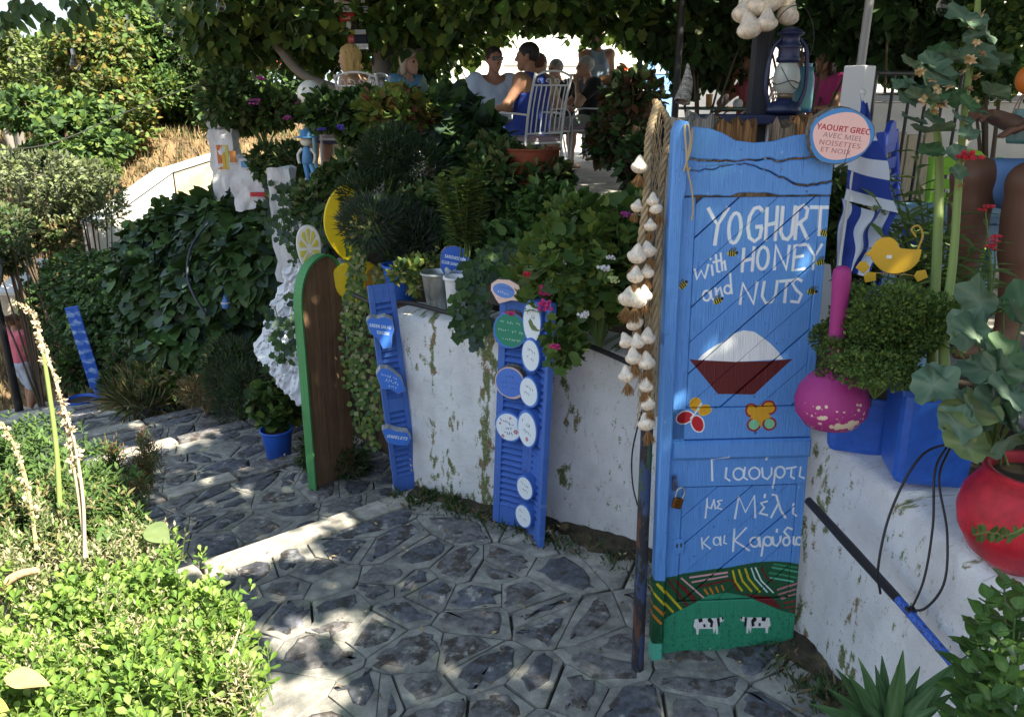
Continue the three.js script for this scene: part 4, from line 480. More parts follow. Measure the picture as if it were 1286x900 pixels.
// ---- handrail pipe and cables
{
  const a = W(1015, 628, 2.33), b = W(1128, 752, 2.02), c = W(1255, 900, 1.72), r = thing('handrail', 'thin handrail pipe on the wall, half wrapped in black tape and half painted blue', 'handrail', a.clone()), L = p => p.clone().sub(a);
  mesh('taped_pipe', limb([L(a), L(a.clone().lerp(b, .5)), L(b)], [.012, .0135, .0125], 9, 8), mat([.02, .02, .024], .35, { bumpMap: rep(grainTex, 2, 6), bumpScale: .006 }), r); mesh('blue_pipe', bar(L(b.clone().lerp(c, -.02)), L(c), .0115, .0115, 10), mat(0xffffff, .5, { map: rep(dtex(64, 256, (x, y, o) => { const a = tf(x / 64, y / 256 * 2); const c = a > .62 ? [44, 42, 60] : [50, 96, 190]; o[0] = c[0]; o[1] = c[1]; o[2] = c[2]; }), 2, 3) }), r);
  mesh('wire_knot', tube([L(W(1136, 758, 2.0)), L(W(1142, 768, 1.97)), L(W(1150, 770, 1.99)), L(W(1146, 762, 1.96)), L(W(1140, 766, 2.0))], .004, 20, 6), black, r);
  one('cable', 'thin black cable looping from the blue planter to the handrail, outermost loop', 'cable', tube([W(1200, 555, 2.0), W(1160, 570, 1.98), W(1120, 640, 1.97), W(1103, 715, 1.98), W(1106, 745, 2.02)], .0032, 40, 6), black);
  one('cable', 'thin black cable hanging nearly straight from the planter to the rail knot', 'cable', tube([W(1190, 560, 2.0), W(1175, 590, 1.95), W(1172, 660, 1.94), W(1160, 730, 1.95), W(1144, 767, 1.97)], .0032, 40, 6), black);
  one('cable', 'thin black cable bowing out beside the red pot to the rail knot', 'cable', tube([W(1195, 560, 2.0), W(1180, 600, 1.94), W(1190, 670, 1.9), W(1185, 735, 1.9), W(1160, 765, 1.94), W(1146, 766, 1.97)], .0032, 40, 6), black);
  one('cable', 'black cable hanging against the white wall by the pole', 'cable', tube([W(806, 515, 2.75), W(794, 570, 2.8), W(795, 610, 2.82), W(801, 635, 2.8)], .003, 24, 6), black);
}
// ---- black irrigation hose along the wall top
{ const pts = [W(444, 372, 4.0), W(470, 380, 3.85), W(510, 380, 3.75), W(560, 392, 3.6), W(600, 402, 3.5), W(650, 408, 3.35), W(715, 425, 3.15), W(760, 442, 3.02), W(800, 460, 2.85)]; pts.forEach(p => { p.y = Math.max(p.y, .8); }); one('garden_hose', 'black irrigation hose lying along the top of the white wall', 'hose', tube(pts, .011, 60, 7), black); }
// ================================================================ TREES AND PLANTS
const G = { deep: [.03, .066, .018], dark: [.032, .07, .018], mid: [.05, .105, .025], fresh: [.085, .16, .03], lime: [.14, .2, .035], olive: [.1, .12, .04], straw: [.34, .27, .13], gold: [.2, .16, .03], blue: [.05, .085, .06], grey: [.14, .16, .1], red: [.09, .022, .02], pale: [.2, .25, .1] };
const gy = (x, z) => groundH(x, z);
// ---- the shade trees: a broad crown over the terrace and lane, open where the sun reaches the ground
const HOLES = [[1.45, -.55, .17, .42], [.42, -.9, .2, .22], [.76, -.62, .1, .2], [3.5, -.25, .16, .5], [4.75, -.5, .16, .35], [2.55, -.75, .08, .2], [.1, -.35, .05, .1], [5.8, -.2, .12, .3], [1.0, -.1, .05, .12]];
{
  const kx = SUN.x / SUN.y, kz = SUN.z / SUN.y, r = rng(404), La = new Leaves(), Lb = new Leaves(), cols = [G.dark, G.mid, G.mid, G.fresh];
  let n = 0; while (n < 66000) {
    const qx = lerp(-6.5, 4.2, r()), qz = lerp(1.0, -13.2, r()), [s, rr] = toS(qx, qz);
    const edge = -1.02 + .16 * n2(s * 1.6, 3) + .1 * n2(s * 5, 8) - .5 * sstep(3.5, 5, s); if (rr < edge) continue;
    if (HOLES.some(h => ((s - h[0]) / h[2]) ** 2 + ((rr - h[1]) / h[3]) ** 2 < 1 + .5 * n2(s * 9, rr * 9))) continue;
    if (s > 3 && n2(qx * 1.1, qz * 1.1) + .6 * n2(qx * 4, qz * 4) > 1.02) continue;                       // natural openings
    const y = 3.15 + Math.pow(r(), .8) * 1.5 + .25 * n2(qx, qz), x = qx + kx * y, z = qz + kz * y; n++;
    const sz = .085 + r() * .075; (z > -3.2 + .4 * n2(x, 4) ? La : Lb).add(r() < .5 ? T.ovate : T.lobed, [x, y, z], [r() - .5, -.35 + (r() - .5) * .5, r() - .5], [(r() - .5) * .9, 1, (r() - .5) * .9], sz, sz * .85, pickC(cols, r));
  }
  // low boughs over the terrace that show at the top of the view
  const bl = []; for (const [u, v, t, a, b] of [[340, 18, 8.6, .75, .35], [420, 10, 8.0, .7, .4], [400, 52, 9.2, .5, .3], [510, 22, 8.2, .8, .42], [570, 48, 8.6, .6, .3], [600, 10, 7.8, .8, .3], [700, 4, 7.6, .8, .25], [660, -8, 7.2, .8, .3], [780, 14, 7.6, .8, .3], [845, 24, 7.8, .6, .42], [300, 4, 8.2, .6, .22], [480, 60, 9.4, .6, .3], [530, 78, 9.6, .5, .25], [300, 52, 8.8, .5, .3], [345, 62, 9.0, .4, .22], [270, 40, 8.6, .5, .35], [400, 75, 9.4, .35, .2]]) { const p = W(u, v, t); bl.push([p.x, p.y, p.z, a, b, a]); }
  foliage({ blobs: bl, n: 6800, size: [.08, .15], asp: .85, tpl: [T.ovate, T.lobed], cols: [G.mid, G.fresh, G.dark, G.lime], seed: 12, out: .3, up: -.45, rnd: .7, shell: .15, gap: .28, gf: 1.6 }, Lb);
  const tb = W(478, 105, 8.4), A = thing('mulberry_tree', 'leafy shade tree on the terrace with forked grey trunk among the tables', 'tree', V(tb.x, 1, tb.z)); const rel = (L, o) => L.geo().translate(-o.x, -o.y, -o.z); const P = (u, v, t) => W(u, v, t).sub(A.position);
  mesh('trunk', merge([limb([V(0, 0, 0), P(478, 60, 8.4), P(472, -10, 8.3), P(480, -60, 8.1)], [.13, .1, .09, .06], 9), limb([P(440, 118, 8.5), P(378, 92, 8.6), P(352, 62, 8.6), P(322, 20, 8.5), P(300, -40, 8.3)], [.05, .05, .052, .05, .04], 8), limb([V(0, .1, 0), P(440, 118, 8.5)], [.1, .05], 8), limb([V(.02, .4, 0), P(520, 65, 8.3), P(548, 35, 8.2), P(600, -20, 7.8)], [.09, .07, .055, .03], 8), limb([P(472, -10, 8.3), V(1.5, 2.6, 2.0), V(2.6, 2.9, 4.2)], [.08, .05, .025], 7), limb([P(480, -60, 8.1), V(-1.2, 2.7, 1.6), V(-2.2, 2.9, 2.6)], [.06, .04, .02], 7), limb([P(472, -10, 8.3), V(3.2, 2.5, .8), V(5, 3, 1)], [.07, .05, .02], 7)]), barkG, A);
  mesh('crown', rel(Lb, A.position), LM, A);
  const B = thing('mulberry_tree', 'second shade tree whose crown covers the lane and door', 'tree', V(3.6, 1, .5)); mesh('trunk', merge([limb([[0, 0, 0], [-.05, 1.2, .05], [-.1, 2.1, 0]], [.14, .11, .1], 9), limb([[-.1, 2.0, 0], [-.9, 2.6, -.6], [-1.8, 2.9, -1.4]], [.08, .05, .02], 7), limb([[-.1, 2.0, 0], [.2, 2.6, 1.0], [.1, 3, 2.2]], [.08, .05, .02], 7), limb([[-.1, 2.1, 0], [.8, 2.7, -.6], [1.6, 3, -1.4]], [.08, .05, .02], 7), limb([[-.1, 2.1, 0], [-1.2, 2.7, .9], [-1.9, 3, 1.5]], [.07, .05, .02], 7)]), barkG, B);
  mesh('crown', rel(La, B.position), LM, B);
}
// sprig of dark leaves hanging into the upper left corner
{ const a = W(60, -40, 3.4); const t = thing('overhanging_branch', 'dark leafy twig hanging into the sky gap above the hillside', 'branch', a); const b = p => p.sub(a); const r = rng(9), L = new Leaves(); const tw = [[W(0, -20, 3.4), W(40, 5, 3.4), W(75, 30, 3.45)], [W(60, -30, 3.4), W(90, 5, 3.4), W(105, 12, 3.4)], [W(30, -30, 3.4), W(12, 10, 3.4), W(4, 25, 3.4)], [W(140, -30, 3.6), W(185, -8, 3.6), W(212, 8, 3.6)]]; mesh('twig', merge(tw.map(p => limb(p.map(q => b(q.clone())), [.006, .005, .002], 5))), barkM, t); for (const p of tw) { const c = new THREE.CatmullRomCurve3(p); for (let i = 0; i < 20; i++) { const q = b(c.getPoint(.25 + r() * .75)); L.add(T.ovate, [q.x + (r() - .5) * .09, q.y + (r() - .5) * .06, q.z + (r() - .5) * .06], [(r() - .3), -.5 - r() * .5, (r() - .5)], [(r() - .5), .6, 1], .05 + r() * .03, .036, pickC([G.dark, G.mid], r)); } } mesh('foliage', L.geo(), LM, t); }
// ---- hillside trees and shrubs
function hillTree(name, label, u, v, t, rx, ry, o) {
  const c = W(u, v, t), r = rng(o.seed), bl = []; const n = o.lumps || 7; for (let i = 0; i < n; i++) bl.push([c.x + (r() - .5) * rx * 1.3, c.y + (r() - .5) * ry * 1.4, c.z + (r() - .5) * rx * .9, rx * (.4 + r() * .25), ry * (.32 + r() * .25), rx * (.4 + r() * .25)]);
  return shrub(name, label, 'tree', { base: [c.x, gy(c.x, c.z) - .05, c.z], blobs: bl, stem: o.stem || .09, n: o.n || 5000, size: o.size || [.08, .16], asp: .7, tpl: o.tpl || T.ovate, cols: o.cols, seed: o.seed, gap: o.gap ?? .3, gf: o.gf || 1.1, shell: .35, out: .5, up: .1, group: 'trees on the hillside', stemName: 'trunk', leafName: 'crown', mat: o.mat, stemMat: o.bark });
}
hillTree('hillside_tree', 'broad yellow-green tree with browning leaves on the hillside', 118, 88, 15.5, 1.35, 1.25, { seed: 1, cols: [G.lime, G.gold, G.olive, G.fresh], n: 8500, size: [.07, .13] });
hillTree('hillside_tree', 'bright green tree beside the dark conifer', 172, 60, 16.5, 1.0, 1.2, { seed: 2, cols: [G.lime, G.fresh, G.mid], n: 6500, size: [.08, .14] });
hillTree('hillside_tree', 'tall dark conifer standing among the hillside trees', 238, 80, 17, 1.0, 2.2, { seed: 3, cols: [G.mid, G.olive, G.fresh, G.dark], n: 9500, size: [.08, .15], tpl: T.diamond, lumps: 11 });
hillTree('hillside_tree', 'airy pale tree with thin crown at the edge of the sky gap', 12, 115, 15, .7, 1.3, { seed: 4, cols: [G.pale, G.olive, G.lime], n: 3200, size: [.06, .11], gap: .5, bark: barkG });
hillTree('hillside_tree', 'dense mid-green tree below the browning one', 78, 168, 14, 1.05, .8, { seed: 5, cols: [G.mid, G.fresh, G.lime, G.dark], n: 6500 });
hillTree('hillside_tree', 'shadowy green tree above the retaining wall', 190, 155, 17.5, 1.0, .9, { seed: 6, cols: [G.mid, G.dark, G.fresh], n: 6500 });
hillTree('hillside_tree', 'deep green bushy tree behind the string wire', 270, 140, 18, 1.0, 1.0, { seed: 7, cols: [G.dark, G.mid, G.olive], n: 5500 });
hillTree('hillside_tree', 'large background tree filling the slope behind the conifer', 300, 70, 22, 2.2, 2.2, { seed: 8, cols: [G.mid, G.fresh, G.dark], n: 6500, size: [.14, .24] });
hillTree('hillside_tree', 'wide background tree high on the slope', 120, 130, 24, 3.2, 1.9, { seed: 9, cols: [G.mid, G.olive, G.lime], n: 6500, size: [.15, .26] });
hillTree('hillside_tree', 'background tree at the outer edge of the slope', -40, 160, 20, 1.8, 1.8, { seed: 10, cols: [G.olive, G.mid, G.pale], n: 5000, size: [.12, .2] });
hillTree('hillside_tree', 'low round tree on the crest behind the terrace bushes', 210, 20, 25, 2.0, 1.6, { seed: 18, cols: [G.fresh, G.mid, G.olive], n: 4200, size: [.16, .26] });
[[30, 235, 11.8, .8, .5, [G.grey, G.pale, G.olive], 'silvery grey shrub covering the lower slope'], [105, 245, 12.2, .7, .5, [G.pale, G.olive, G.grey], 'pale olive shrub on the slope below the trees'], [128, 225, 13.6, .35, .3, [G.olive, G.fresh, G.lime], 'feathery light shrub beside the retaining wall'], [12, 300, 10.8, .55, .45, [G.grey, G.olive, G.mid], 'grey-green shrub above the lamp post'], [60, 290, 12, .5, .32, [G.olive, G.straw, G.mid], 'drying shrub in the straw-coloured grass']].forEach(([u, v, t, a, b, cols, lab], i) => { const c = W(u, v, t), r = rng(70 + i), bl = []; for (let k = 0; k < 6; k++) bl.push([c.x + (r() - .5) * a * 1.6, c.y + (r() - .5) * b * 1.2, c.z + (r() - .5) * a, a * .5, b * .55, a * .5]); shrub('hillside_shrub', lab, 'shrub', { base: [c.x, gy(c.x, c.z), c.z], blobs: bl, n: 3800, size: [.05, .11], asp: .5, tpl: T.diamond, cols, seed: 60 + i, stem: .02, group: 'shrubs on the slope', per: 2, gap: .25 }); });
// dry grass of the slope: uncountable
{ const L = new Leaves(), r = rng(33); for (let i = 0; i < 16000; i++) { const x = lerp(-14, -3, r()), z = lerp(-12.2, -18, r()), y = gy(x, z); const h = .1 + r() * .25; L.add(T.diamond, [x, y - .02, z], [(r() - .5) * .9, 1, (r() - .5) * .9], [r() - .5, .1, r() - .5], h, .012 + r() * .012, pickC([G.straw, G.straw, G.olive, [.3, .2, .1]], r)); } const m = one('dry_grass', 'straw-coloured dry grass over the slope', 'grass', L.geo(), LM); m.userData.kind = 'stuff'; }
// ---- creeper over the terrace flank, and the ivy hedge further down
const flank = (s, r, y) => { const w = toW(s, r); return [w[0], y, w[1]]; };
{
  const bl = []; for (const [u, v, t, a, b] of [[205, 310, 8.2, .42, .3], [255, 285, 7.8, .5, .3], [310, 290, 7.2, .55, .38], [230, 350, 7.9, .6, .4], [290, 360, 7.2, .55, .4], [340, 330, 6.6, .4, .42], [210, 400, 8, .42, .3], [270, 420, 7.3, .55, .3], [355, 280, 6.9, .35, .3], [330, 245, 7.4, .3, .2]]) { const p = W(u, v, t); bl.push([p.x, p.y, p.z, a, b, a * .8]); }
  const b0 = W(280, 470, 7.4); shrub('creeper', 'great dark creeper with broad leaves smothering the terrace flank', 'creeper', { base: [b0.x, gy(b0.x, b0.z), b0.z], blobs: bl, n: 9500, size: [.09, .16], asp: .95, tpl: [T.lobed, T.ovate], cols: [G.dark, G.blue, G.dark, G.mid], seed: 81, out: .5, up: -.5, rnd: .5, shell: .6, gap: .1, stem: .02, mat: LMd });
  const bi = []; for (const [u, v, t, a, b] of [[100, 360, 10.6, .5, .45], [66, 385, 12.6, .5, .5], [140, 350, 10, .5, .35], [95, 440, 11.4, .45, .5], [150, 420, 9.6, .55, .5], [125, 390, 10, .5, .5], [185, 440, 8.9, .4, .4], [52, 352, 13, .35, .3]]) { const p = W(u, v, t); bi.push([p.x, p.y, p.z, a, b, a * .8]); }
  const b1 = W(110, 480, 10.3); shrub('ivy_hedge', 'rounded ivy hedge with a sunlit crest beside the lower steps', 'hedge', { base: [b1.x, gy(b1.x, b1.z), b1.z], blobs: bi, n: 11000, size: [.05, .085], asp: .85, tpl: T.ovate, cols: [G.dark, G.mid, G.mid, G.fresh], seed: 82, out: .5, up: -.3, rnd: .5, shell: .7, gap: .08, stem: .02 });
}
// solid flank of the terrace behind the creepers
one('terrace_flank_wall', 'dark rubble retaining wall mostly hidden under the creepers', 'wall', (() => { const gs = []; for (let s = 2.6; s < 6.2; s += .55) for (let k = 0; k < 7; k++) { const w = toW(s + (k % 2) * .25, 1.5), h = pathSmooth(s), q = rng(Math.round(s * 100) + k); const g = box(.56, .3, .34 + q() * .06, 0, 0, 0, .03); g.rotateY(Math.atan2(-PD[1], PD[0])); g.translate(w[0], h - .15 + k * .29, w[1]); if (h - .15 + k * .29 < .75) gs.push(g); } return merge(gs); })(), mat(0xffffff, .95, { map: mottle([96, 88, 76], .5, 12, .2), bumpMap: grainTex, bumpScale: .02 }));
// ---- low planting along the lane's edge
function edgePlant(name, label, u, v, t, a, b, o) { const c = W(u, v, t), r = rng(o.seed), bl = []; for (let k = 0; k < (o.lumps || 5); k++) bl.push([c.x + (r() - .5) * a * 1.3, c.y + (r() - .5) * b * 1.1, c.z + (r() - .5) * a * 1.2, a * (.4 + r() * .2) * (o.lr || 1), b * (.4 + r() * .25) * (o.lr || 1), a * (.4 + r() * .2) * (o.lr || 1)]); const gyy = o.y0 ?? (c.y - b * 1.1); return shrub(name, label, o.cat || 'plant', { base: [c.x, gyy, c.z], blobs: bl, n: o.n, size: o.size, asp: o.asp ?? .6, tpl: o.tpl || T.ovate, cols: o.cols, seed: o.seed, stem: o.stem ?? .008, per: o.per || 2, out: o.out, up: o.up, rnd: o.rnd, shell: o.shell, gap: o.gap ?? .12, gf: o.gf || 3, mat: o.mat, group: o.group, stemMat: o.stemMat || stemM }); }
const EP = 'bushes along the lane edge';
edgePlant('edge_bush', 'dark leafy bush between the broom and the creeper', 232, 455, 7.6, .4, .3, { seed: 101, n: 1500, size: [.05, .1], cols: [G.dark, G.blue, G.mid], group: EP });
edgePlant('edge_bush', 'yellowing bush with dry twigs under the creeper', 215, 470, 7.3, .35, .25, { seed: 102, n: 1500, size: [.04, .08], cols: [G.olive, G.lime, G.mid, G.straw], group: EP });
edgePlant('edge_bush', 'dense rosemary-like bush beside the round-topped board', 300, 480, 6.2, .38, .32, { seed: 103, n: 7000, size: [.035, .06], asp: .16, tpl: T.diamond, cols: [G.dark, G.blue, G.olive], out: .9, up: .5, group: EP, per: 4 });
edgePlant('edge_bush', 'straggly brown dying bush beside the lane', 255, 490, 6.6, .3, .2, { seed: 104, n: 2200, size: [.04, .08], asp: .14, tpl: T.diamond, cols: [G.straw, [.2, .13, .06], G.olive], out: .8, up: .5, group: EP, per: 5, stemMat: dryM });
edgePlant('edge_bush', 'small green bush behind the lone blue pot', 170, 470, 8.3, .3, .28, { seed: 105, n: 1600, size: [.05, .09], cols: [G.mid, G.dark, G.olive], group: EP });
edgePlant('edge_bush', 'leafy potted bush by the slanted blue sign', 102, 465, 9.4, .33, .4, { seed: 106, n: 1800, size: [.05, .09], cols: [G.mid, G.fresh, G.dark, [.12, .07, .03]], group: EP });
edgePlant('edge_bush', 'dark fern-like bush against the board foot', 415, 575, 4.6, .2, .12, { seed: 107, n: 1800, size: [.03, .06], asp: .3, tpl: T.diamond, cols: [G.dark, G.deep, G.olive], group: EP });
edgePlant('potted_geranium', 'yellow-green geranium in the blue bucket beside the board', 355, 505, 5.3, .22, .22, { seed: 108, n: 900, size: [.045, .08], asp: 1, tpl: T.round, cols: [G.lime, G.fresh, G.mid, G.dark], y0: W(350, 545, 5.2).y, group: 'potted plants of the lane' });
// dry grass tuft leaning over the lane
edgePlant('grass_tuft', 'tuft of long dry grass blades leaning over the steps', 190, 495, 7.2, .3, .12, { seed: 109, n: 900, size: [.12, .3], asp: .03, tpl: T.diamond, cols: [G.straw, G.olive, G.pale], out: .9, up: .7, group: 'grass tufts' });
// ---- plants of the terrace edge (behind the white wall)
const TE = 'plants along the terrace edge';
edgePlant('trailing_plant', 'bushy trailing plant dotted with pink flowers under the boughs', 330, 135, 6.8, .42, .32, { seed: 121, n: 3000, size: [.05, .09], cols: [G.mid, G.dark, G.fresh, G.olive], group: TE });
edgePlant('trailing_plant', 'lower green cascade beside the globe lamp', 358, 195, 6.2, .26, .2, { seed: 122, n: 1800, size: [.04, .07], cols: [G.dark, G.mid, G.olive], group: TE });
edgePlant('trailing_plant', 'small bright bush over the tiled white pier', 288, 152, 7.4, .25, .12, { seed: 123, n: 800, size: [.05, .08], asp: .3, cols: [G.lime, G.fresh, G.mid], group: TE });
edgePlant('morning_glory', 'morning glory vine with violet blooms below the blonde sitter', 430, 150, 5.8, .3, .22, { seed: 124, n: 1300, size: [.05, .085], asp: .9, cols: [G.mid, G.fresh, G.dark], group: TE });
edgePlant('coleus', 'yellow-green coleus catching the sun below the white chair', 485, 146, 4.95, .26, .16, { seed: 125, n: 1100, size: [.05, .085], asp: .8, cols: [G.lime, G.lime, G.gold, G.fresh, G.lime, G.lime, [.16, .06, .03]], group: TE });
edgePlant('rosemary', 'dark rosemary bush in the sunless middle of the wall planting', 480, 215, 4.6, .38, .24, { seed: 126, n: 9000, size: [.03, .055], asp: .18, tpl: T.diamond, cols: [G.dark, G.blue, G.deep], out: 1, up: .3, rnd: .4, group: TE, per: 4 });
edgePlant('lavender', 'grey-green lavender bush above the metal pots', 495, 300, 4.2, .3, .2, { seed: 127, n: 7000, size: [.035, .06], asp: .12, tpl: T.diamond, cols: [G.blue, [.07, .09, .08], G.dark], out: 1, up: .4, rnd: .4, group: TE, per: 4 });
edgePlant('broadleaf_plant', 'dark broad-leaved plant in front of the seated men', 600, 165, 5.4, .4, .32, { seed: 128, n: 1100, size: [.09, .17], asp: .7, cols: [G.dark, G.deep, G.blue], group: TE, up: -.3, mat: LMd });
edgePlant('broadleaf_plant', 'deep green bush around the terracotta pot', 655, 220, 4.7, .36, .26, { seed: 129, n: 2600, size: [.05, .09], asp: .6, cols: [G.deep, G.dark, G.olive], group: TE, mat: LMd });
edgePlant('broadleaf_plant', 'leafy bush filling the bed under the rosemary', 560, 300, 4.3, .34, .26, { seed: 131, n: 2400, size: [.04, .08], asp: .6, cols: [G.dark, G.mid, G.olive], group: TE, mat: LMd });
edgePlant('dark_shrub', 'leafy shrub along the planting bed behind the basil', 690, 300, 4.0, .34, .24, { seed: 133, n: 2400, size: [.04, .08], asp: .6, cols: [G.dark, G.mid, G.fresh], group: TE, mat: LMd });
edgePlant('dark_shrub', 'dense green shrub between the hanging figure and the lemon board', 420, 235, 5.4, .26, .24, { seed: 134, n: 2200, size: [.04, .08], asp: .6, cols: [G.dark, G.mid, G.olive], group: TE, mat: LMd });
edgePlant('dark_shrub', 'leafy green shrub between the door edge and the flag', 1062, 300, 2.95, .13, .26, { seed: 135, n: 1500, size: [.03, .06], asp: .5, cols: [G.dark, G.mid, G.olive], group: TE, mat: LMd });
edgePlant('variegated_plant', 'small yellow-speckled plant next to the metal bucket', 515, 342, 3.85, .13, .08, { seed: 132, n: 420, size: [.03, .05], asp: .7, cols: [G.lime, [.3, .3, .08], G.mid], group: TE });
{ // basil: upright spire of fresh leaves
  const b = W(584, 322, 3.75), t = thing('basil', 'upright fresh green basil plant behind the blue sandwich sign', 'plant', b.clone(), TE), L = new Leaves(), r = rng(55), st = []; for (let k = 0; k < 12; k++) { const a = r() * 6.28, top = V(Math.cos(a) * .13 * r(), .25 + r() * .18, Math.sin(a) * .1 * r()), base = V((r() - .5) * .05, 0, (r() - .5) * .05); st.push(limb([base, base.clone().lerp(top, .5), top], [.004, .003, .002], 5, 2)); for (let i = 0; i < 26; i++) { const q = base.clone().lerp(top, .15 + .85 * i / 26), an = i * 1.57 + r() * .4; for (const s of [0, Math.PI]) L.add(T.ovate, [q.x, q.y, q.z], [Math.cos(an + s), .25 + r() * .4, Math.sin(an + s)], [0, 1, 0], .042 + r() * .026, .032, pickC([G.fresh, G.lime, G.lime], r)); } } mesh('stem', merge(st), stemM, t); mesh('foliage', L.geo(), LM, t);
}
// geraniums spilling over the wall with single flowers
function petals(parent, p, r0, m, n = 5, seed = 1) { const g = new Leaves(), r = rng(seed); for (let k = 0; k < 6; k++) { const o = [(r() - .5) * r0 * 1.6, (r() - .5) * r0 * 1.2, (r() - .5) * r0 * 1.6]; for (let i = 0; i < n; i++) { const a = i / n * 6.28 + r(); g.add(T.spoon, o, [Math.cos(a), .25, Math.sin(a) * .9 + .35], [0, .4, 1], r0 * (.7 + r() * .3), r0 * .6, [1, 1, 1]); } } const f = mesh('flower', g.geo(), m, parent); f.position.copy(p); return f; }
const petalM = c => new THREE.MeshPhysicalMaterial({ color: rgb(...c), roughness: .7, transmission: .25, thickness: 0, side: THREE.DoubleSide });
const PK = petalM([.62, .03, .22]), WHT = petalM([.78, .76, .78]), VIO = petalM([.1, .06, .5]), RED = petalM([.6, .02, .04]), PNK = petalM([.7, .25, .42]), MAG = petalM([.42, .06, .3]);
{
  const g1 = edgePlant('geranium', 'light green geranium with magenta blooms above the louvred shutters', 690, 345, 3.3, .19, .17, { seed: 141, n: 750, size: [.04, .075], asp: 1, tpl: [T.round, T.frill], cols: [G.lime, G.lime, G.fresh, G.pale], group: TE, lumps: 7, out: .8 });
  const g2 = edgePlant('geranium', 'big bushy geranium with white blooms spilling over the wall', 756, 345, 3.05, .24, .28, { seed: 142, n: 2300, size: [.03, .06], asp: 1, tpl: [T.round, T.frill], cols: [G.fresh, G.lime, G.fresh, G.mid], group: TE, lumps: 10, out: .8 });
  const g3 = edgePlant('geranium', 'sprig of geranium trailing down the wall between shutters and garlic', 704, 435, 2.98, .07, .09, { seed: 143, n: 150, size: [.035, .06], asp: 1, tpl: [T.round, T.frill], cols: [G.fresh, G.lime, G.mid], group: TE });
  const f = (g, u, v, t, r0, m, s) => petals(g, W(u, v, t).sub(g.position), r0, m, 5, s);
  [[686, 365, 3.05, .026, PK, 1], [683, 383, 3.02, .024, PK, 2], [660, 345, 3.1, .014, RED, 3], [640, 393, 3.0, .014, PK, 4], [697, 437, 2.9, .015, PK, 5]].forEach((a, i) => f(i === 4 ? g3 : g1, ...a));
  [[713, 291, 2.9, .012, WHT, 1], [704, 328, 2.92, .015, WHT, 2], [697, 347, 2.95, .015, WHT, 3], [757, 336, 2.74, .018, WHT, 4], [767, 325, 2.75, .012, WHT, 5], [733, 395, 2.75, .015, WHT, 6], [754, 276, 2.8, .01, WHT, 7], [788, 269, 2.75, .016, MAG, 8], [771, 352, 2.72, .014, petalM([.6, .65, .3]), 9], [722, 258, 3.0, .012, WHT, 10]].forEach(a => f(g2, ...a));
  const tp = scene.children.find(c => c.name === 'trailing_plant'), mg = scene.children.find(c => c.name === 'morning_glory'), co = scene.children.find(c => c.name === 'coleus');
  [[326, 99, 6.3], [376, 128, 6.35], [360, 147, 6.3], [319, 128, 6.3]].forEach(([u, v, t], i) => f(tp, u, v, t, .03, MAG, i + 20)); [[403, 165, 5.4], [427, 160, 5.4], [527, 181, 5.0], [521, 205, 4.9]].forEach(([u, v, t], i) => f(mg, u, v, t, .025, VIO, i + 30)); [[521, 133, 5.1], [518, 141, 5.1], [512, 128, 5.15]].forEach(([u, v, t], i) => f(co, u, v, t, .022, PNK, i + 40));
}
edgePlant('coleus', 'dark red and green coleus mound beside the garlic', 800, 150, 4.9, .3, .26, { seed: 151, n: 2600, size: [.045, .08], asp: .75, cols: [[.06, .03, .012], [.09, .04, .015], G.olive, G.dark, G.mid], group: TE, lumps: 8 });
edgePlant('coleus', 'lower dark green part of the bed behind the garlic', 812, 215, 4.4, .2, .2, { seed: 152, n: 1200, size: [.045, .08], asp: .7, cols: [G.dark, G.mid, [.05, .03, .012]], group: TE });
// ivy: trailing stems with leaves on a surface
function ivy(name, label, lines, o) { const a = lines[0][0], t = thing(name, label, 'ivy', a.clone(), o.group), L = new Leaves(), r = rng(o.seed), st = []; for (const p of lines) { const q = p.map(v => v.clone().sub(a)), c = new THREE.CatmullRomCurve3(q); mesh('stem', new THREE.TubeGeometry(c, 20, .003, 4), stemM, t); const n = Math.round(c.getLength() / o.step); for (let i = 0; i < n; i++) { const b = c.getPoint(i / n); L.add(o.tpl || T.lobed, [b.x + (r() - .5) * o.spread, b.y + (r() - .5) * .02, b.z + (r() - .5) * o.spread * .6 + .01], [(r() - .5) * 1.4, -.6 + (r() - .5), .3], [(r() - .5) * .6, .3, 1], lerp(o.size[0], o.size[1], r()), lerp(o.size[0], o.size[1], r()) * .95, pickC(o.cols, r)); } } mesh('foliage', L.geo(), o.mat || LM, t); return t; }
ivy('ivy', 'dark ivy hanging beside the blue sandwich sign onto the wall', [[W(590, 325, 3.5), W(600, 350, 3.42), W(590, 385, 3.4), W(585, 415, 3.42)], [W(605, 320, 3.5), W(598, 360, 3.4), W(605, 390, 3.4), W(600, 430, 3.42)], [W(590, 335, 3.45), W(582, 360, 3.38), W(576, 400, 3.4), W(580, 420, 3.42)], [W(612, 310, 3.55), W(600, 340, 3.45), W(594, 370, 3.4)], [W(640, 300, 3.6), W(628, 320, 3.5), W(622, 345, 3.42)]], { seed: 161, step: .006, spread: .06, size: [.03, .055], cols: [G.dark, G.blue, G.mid] });
ivy('ivy', 'small variegated ivy trailing down the wall end and over the board', [[W(470, 245, 4.2), W(455, 300, 4.15), W(445, 370, 4.1), W(445, 450, 4.1), W(452, 540, 4.1)], [W(480, 330, 4.1), W(458, 400, 4.02), W(460, 480, 4.02), W(468, 560, 4.02)], [W(465, 290, 4.15), W(450, 340, 4.1), W(470, 390, 4.0), W(474, 440, 3.98), W(478, 530, 3.98)], [W(440, 270, 4.3), W(445, 330, 4.2), W(436, 400, 4.2), W(440, 480, 4.2)]], { seed: 162, step: .005, spread: .07, size: [.018, .032], tpl: T.ovate, cols: [G.lime, G.mid, [.26, .27, .12], G.fresh] });
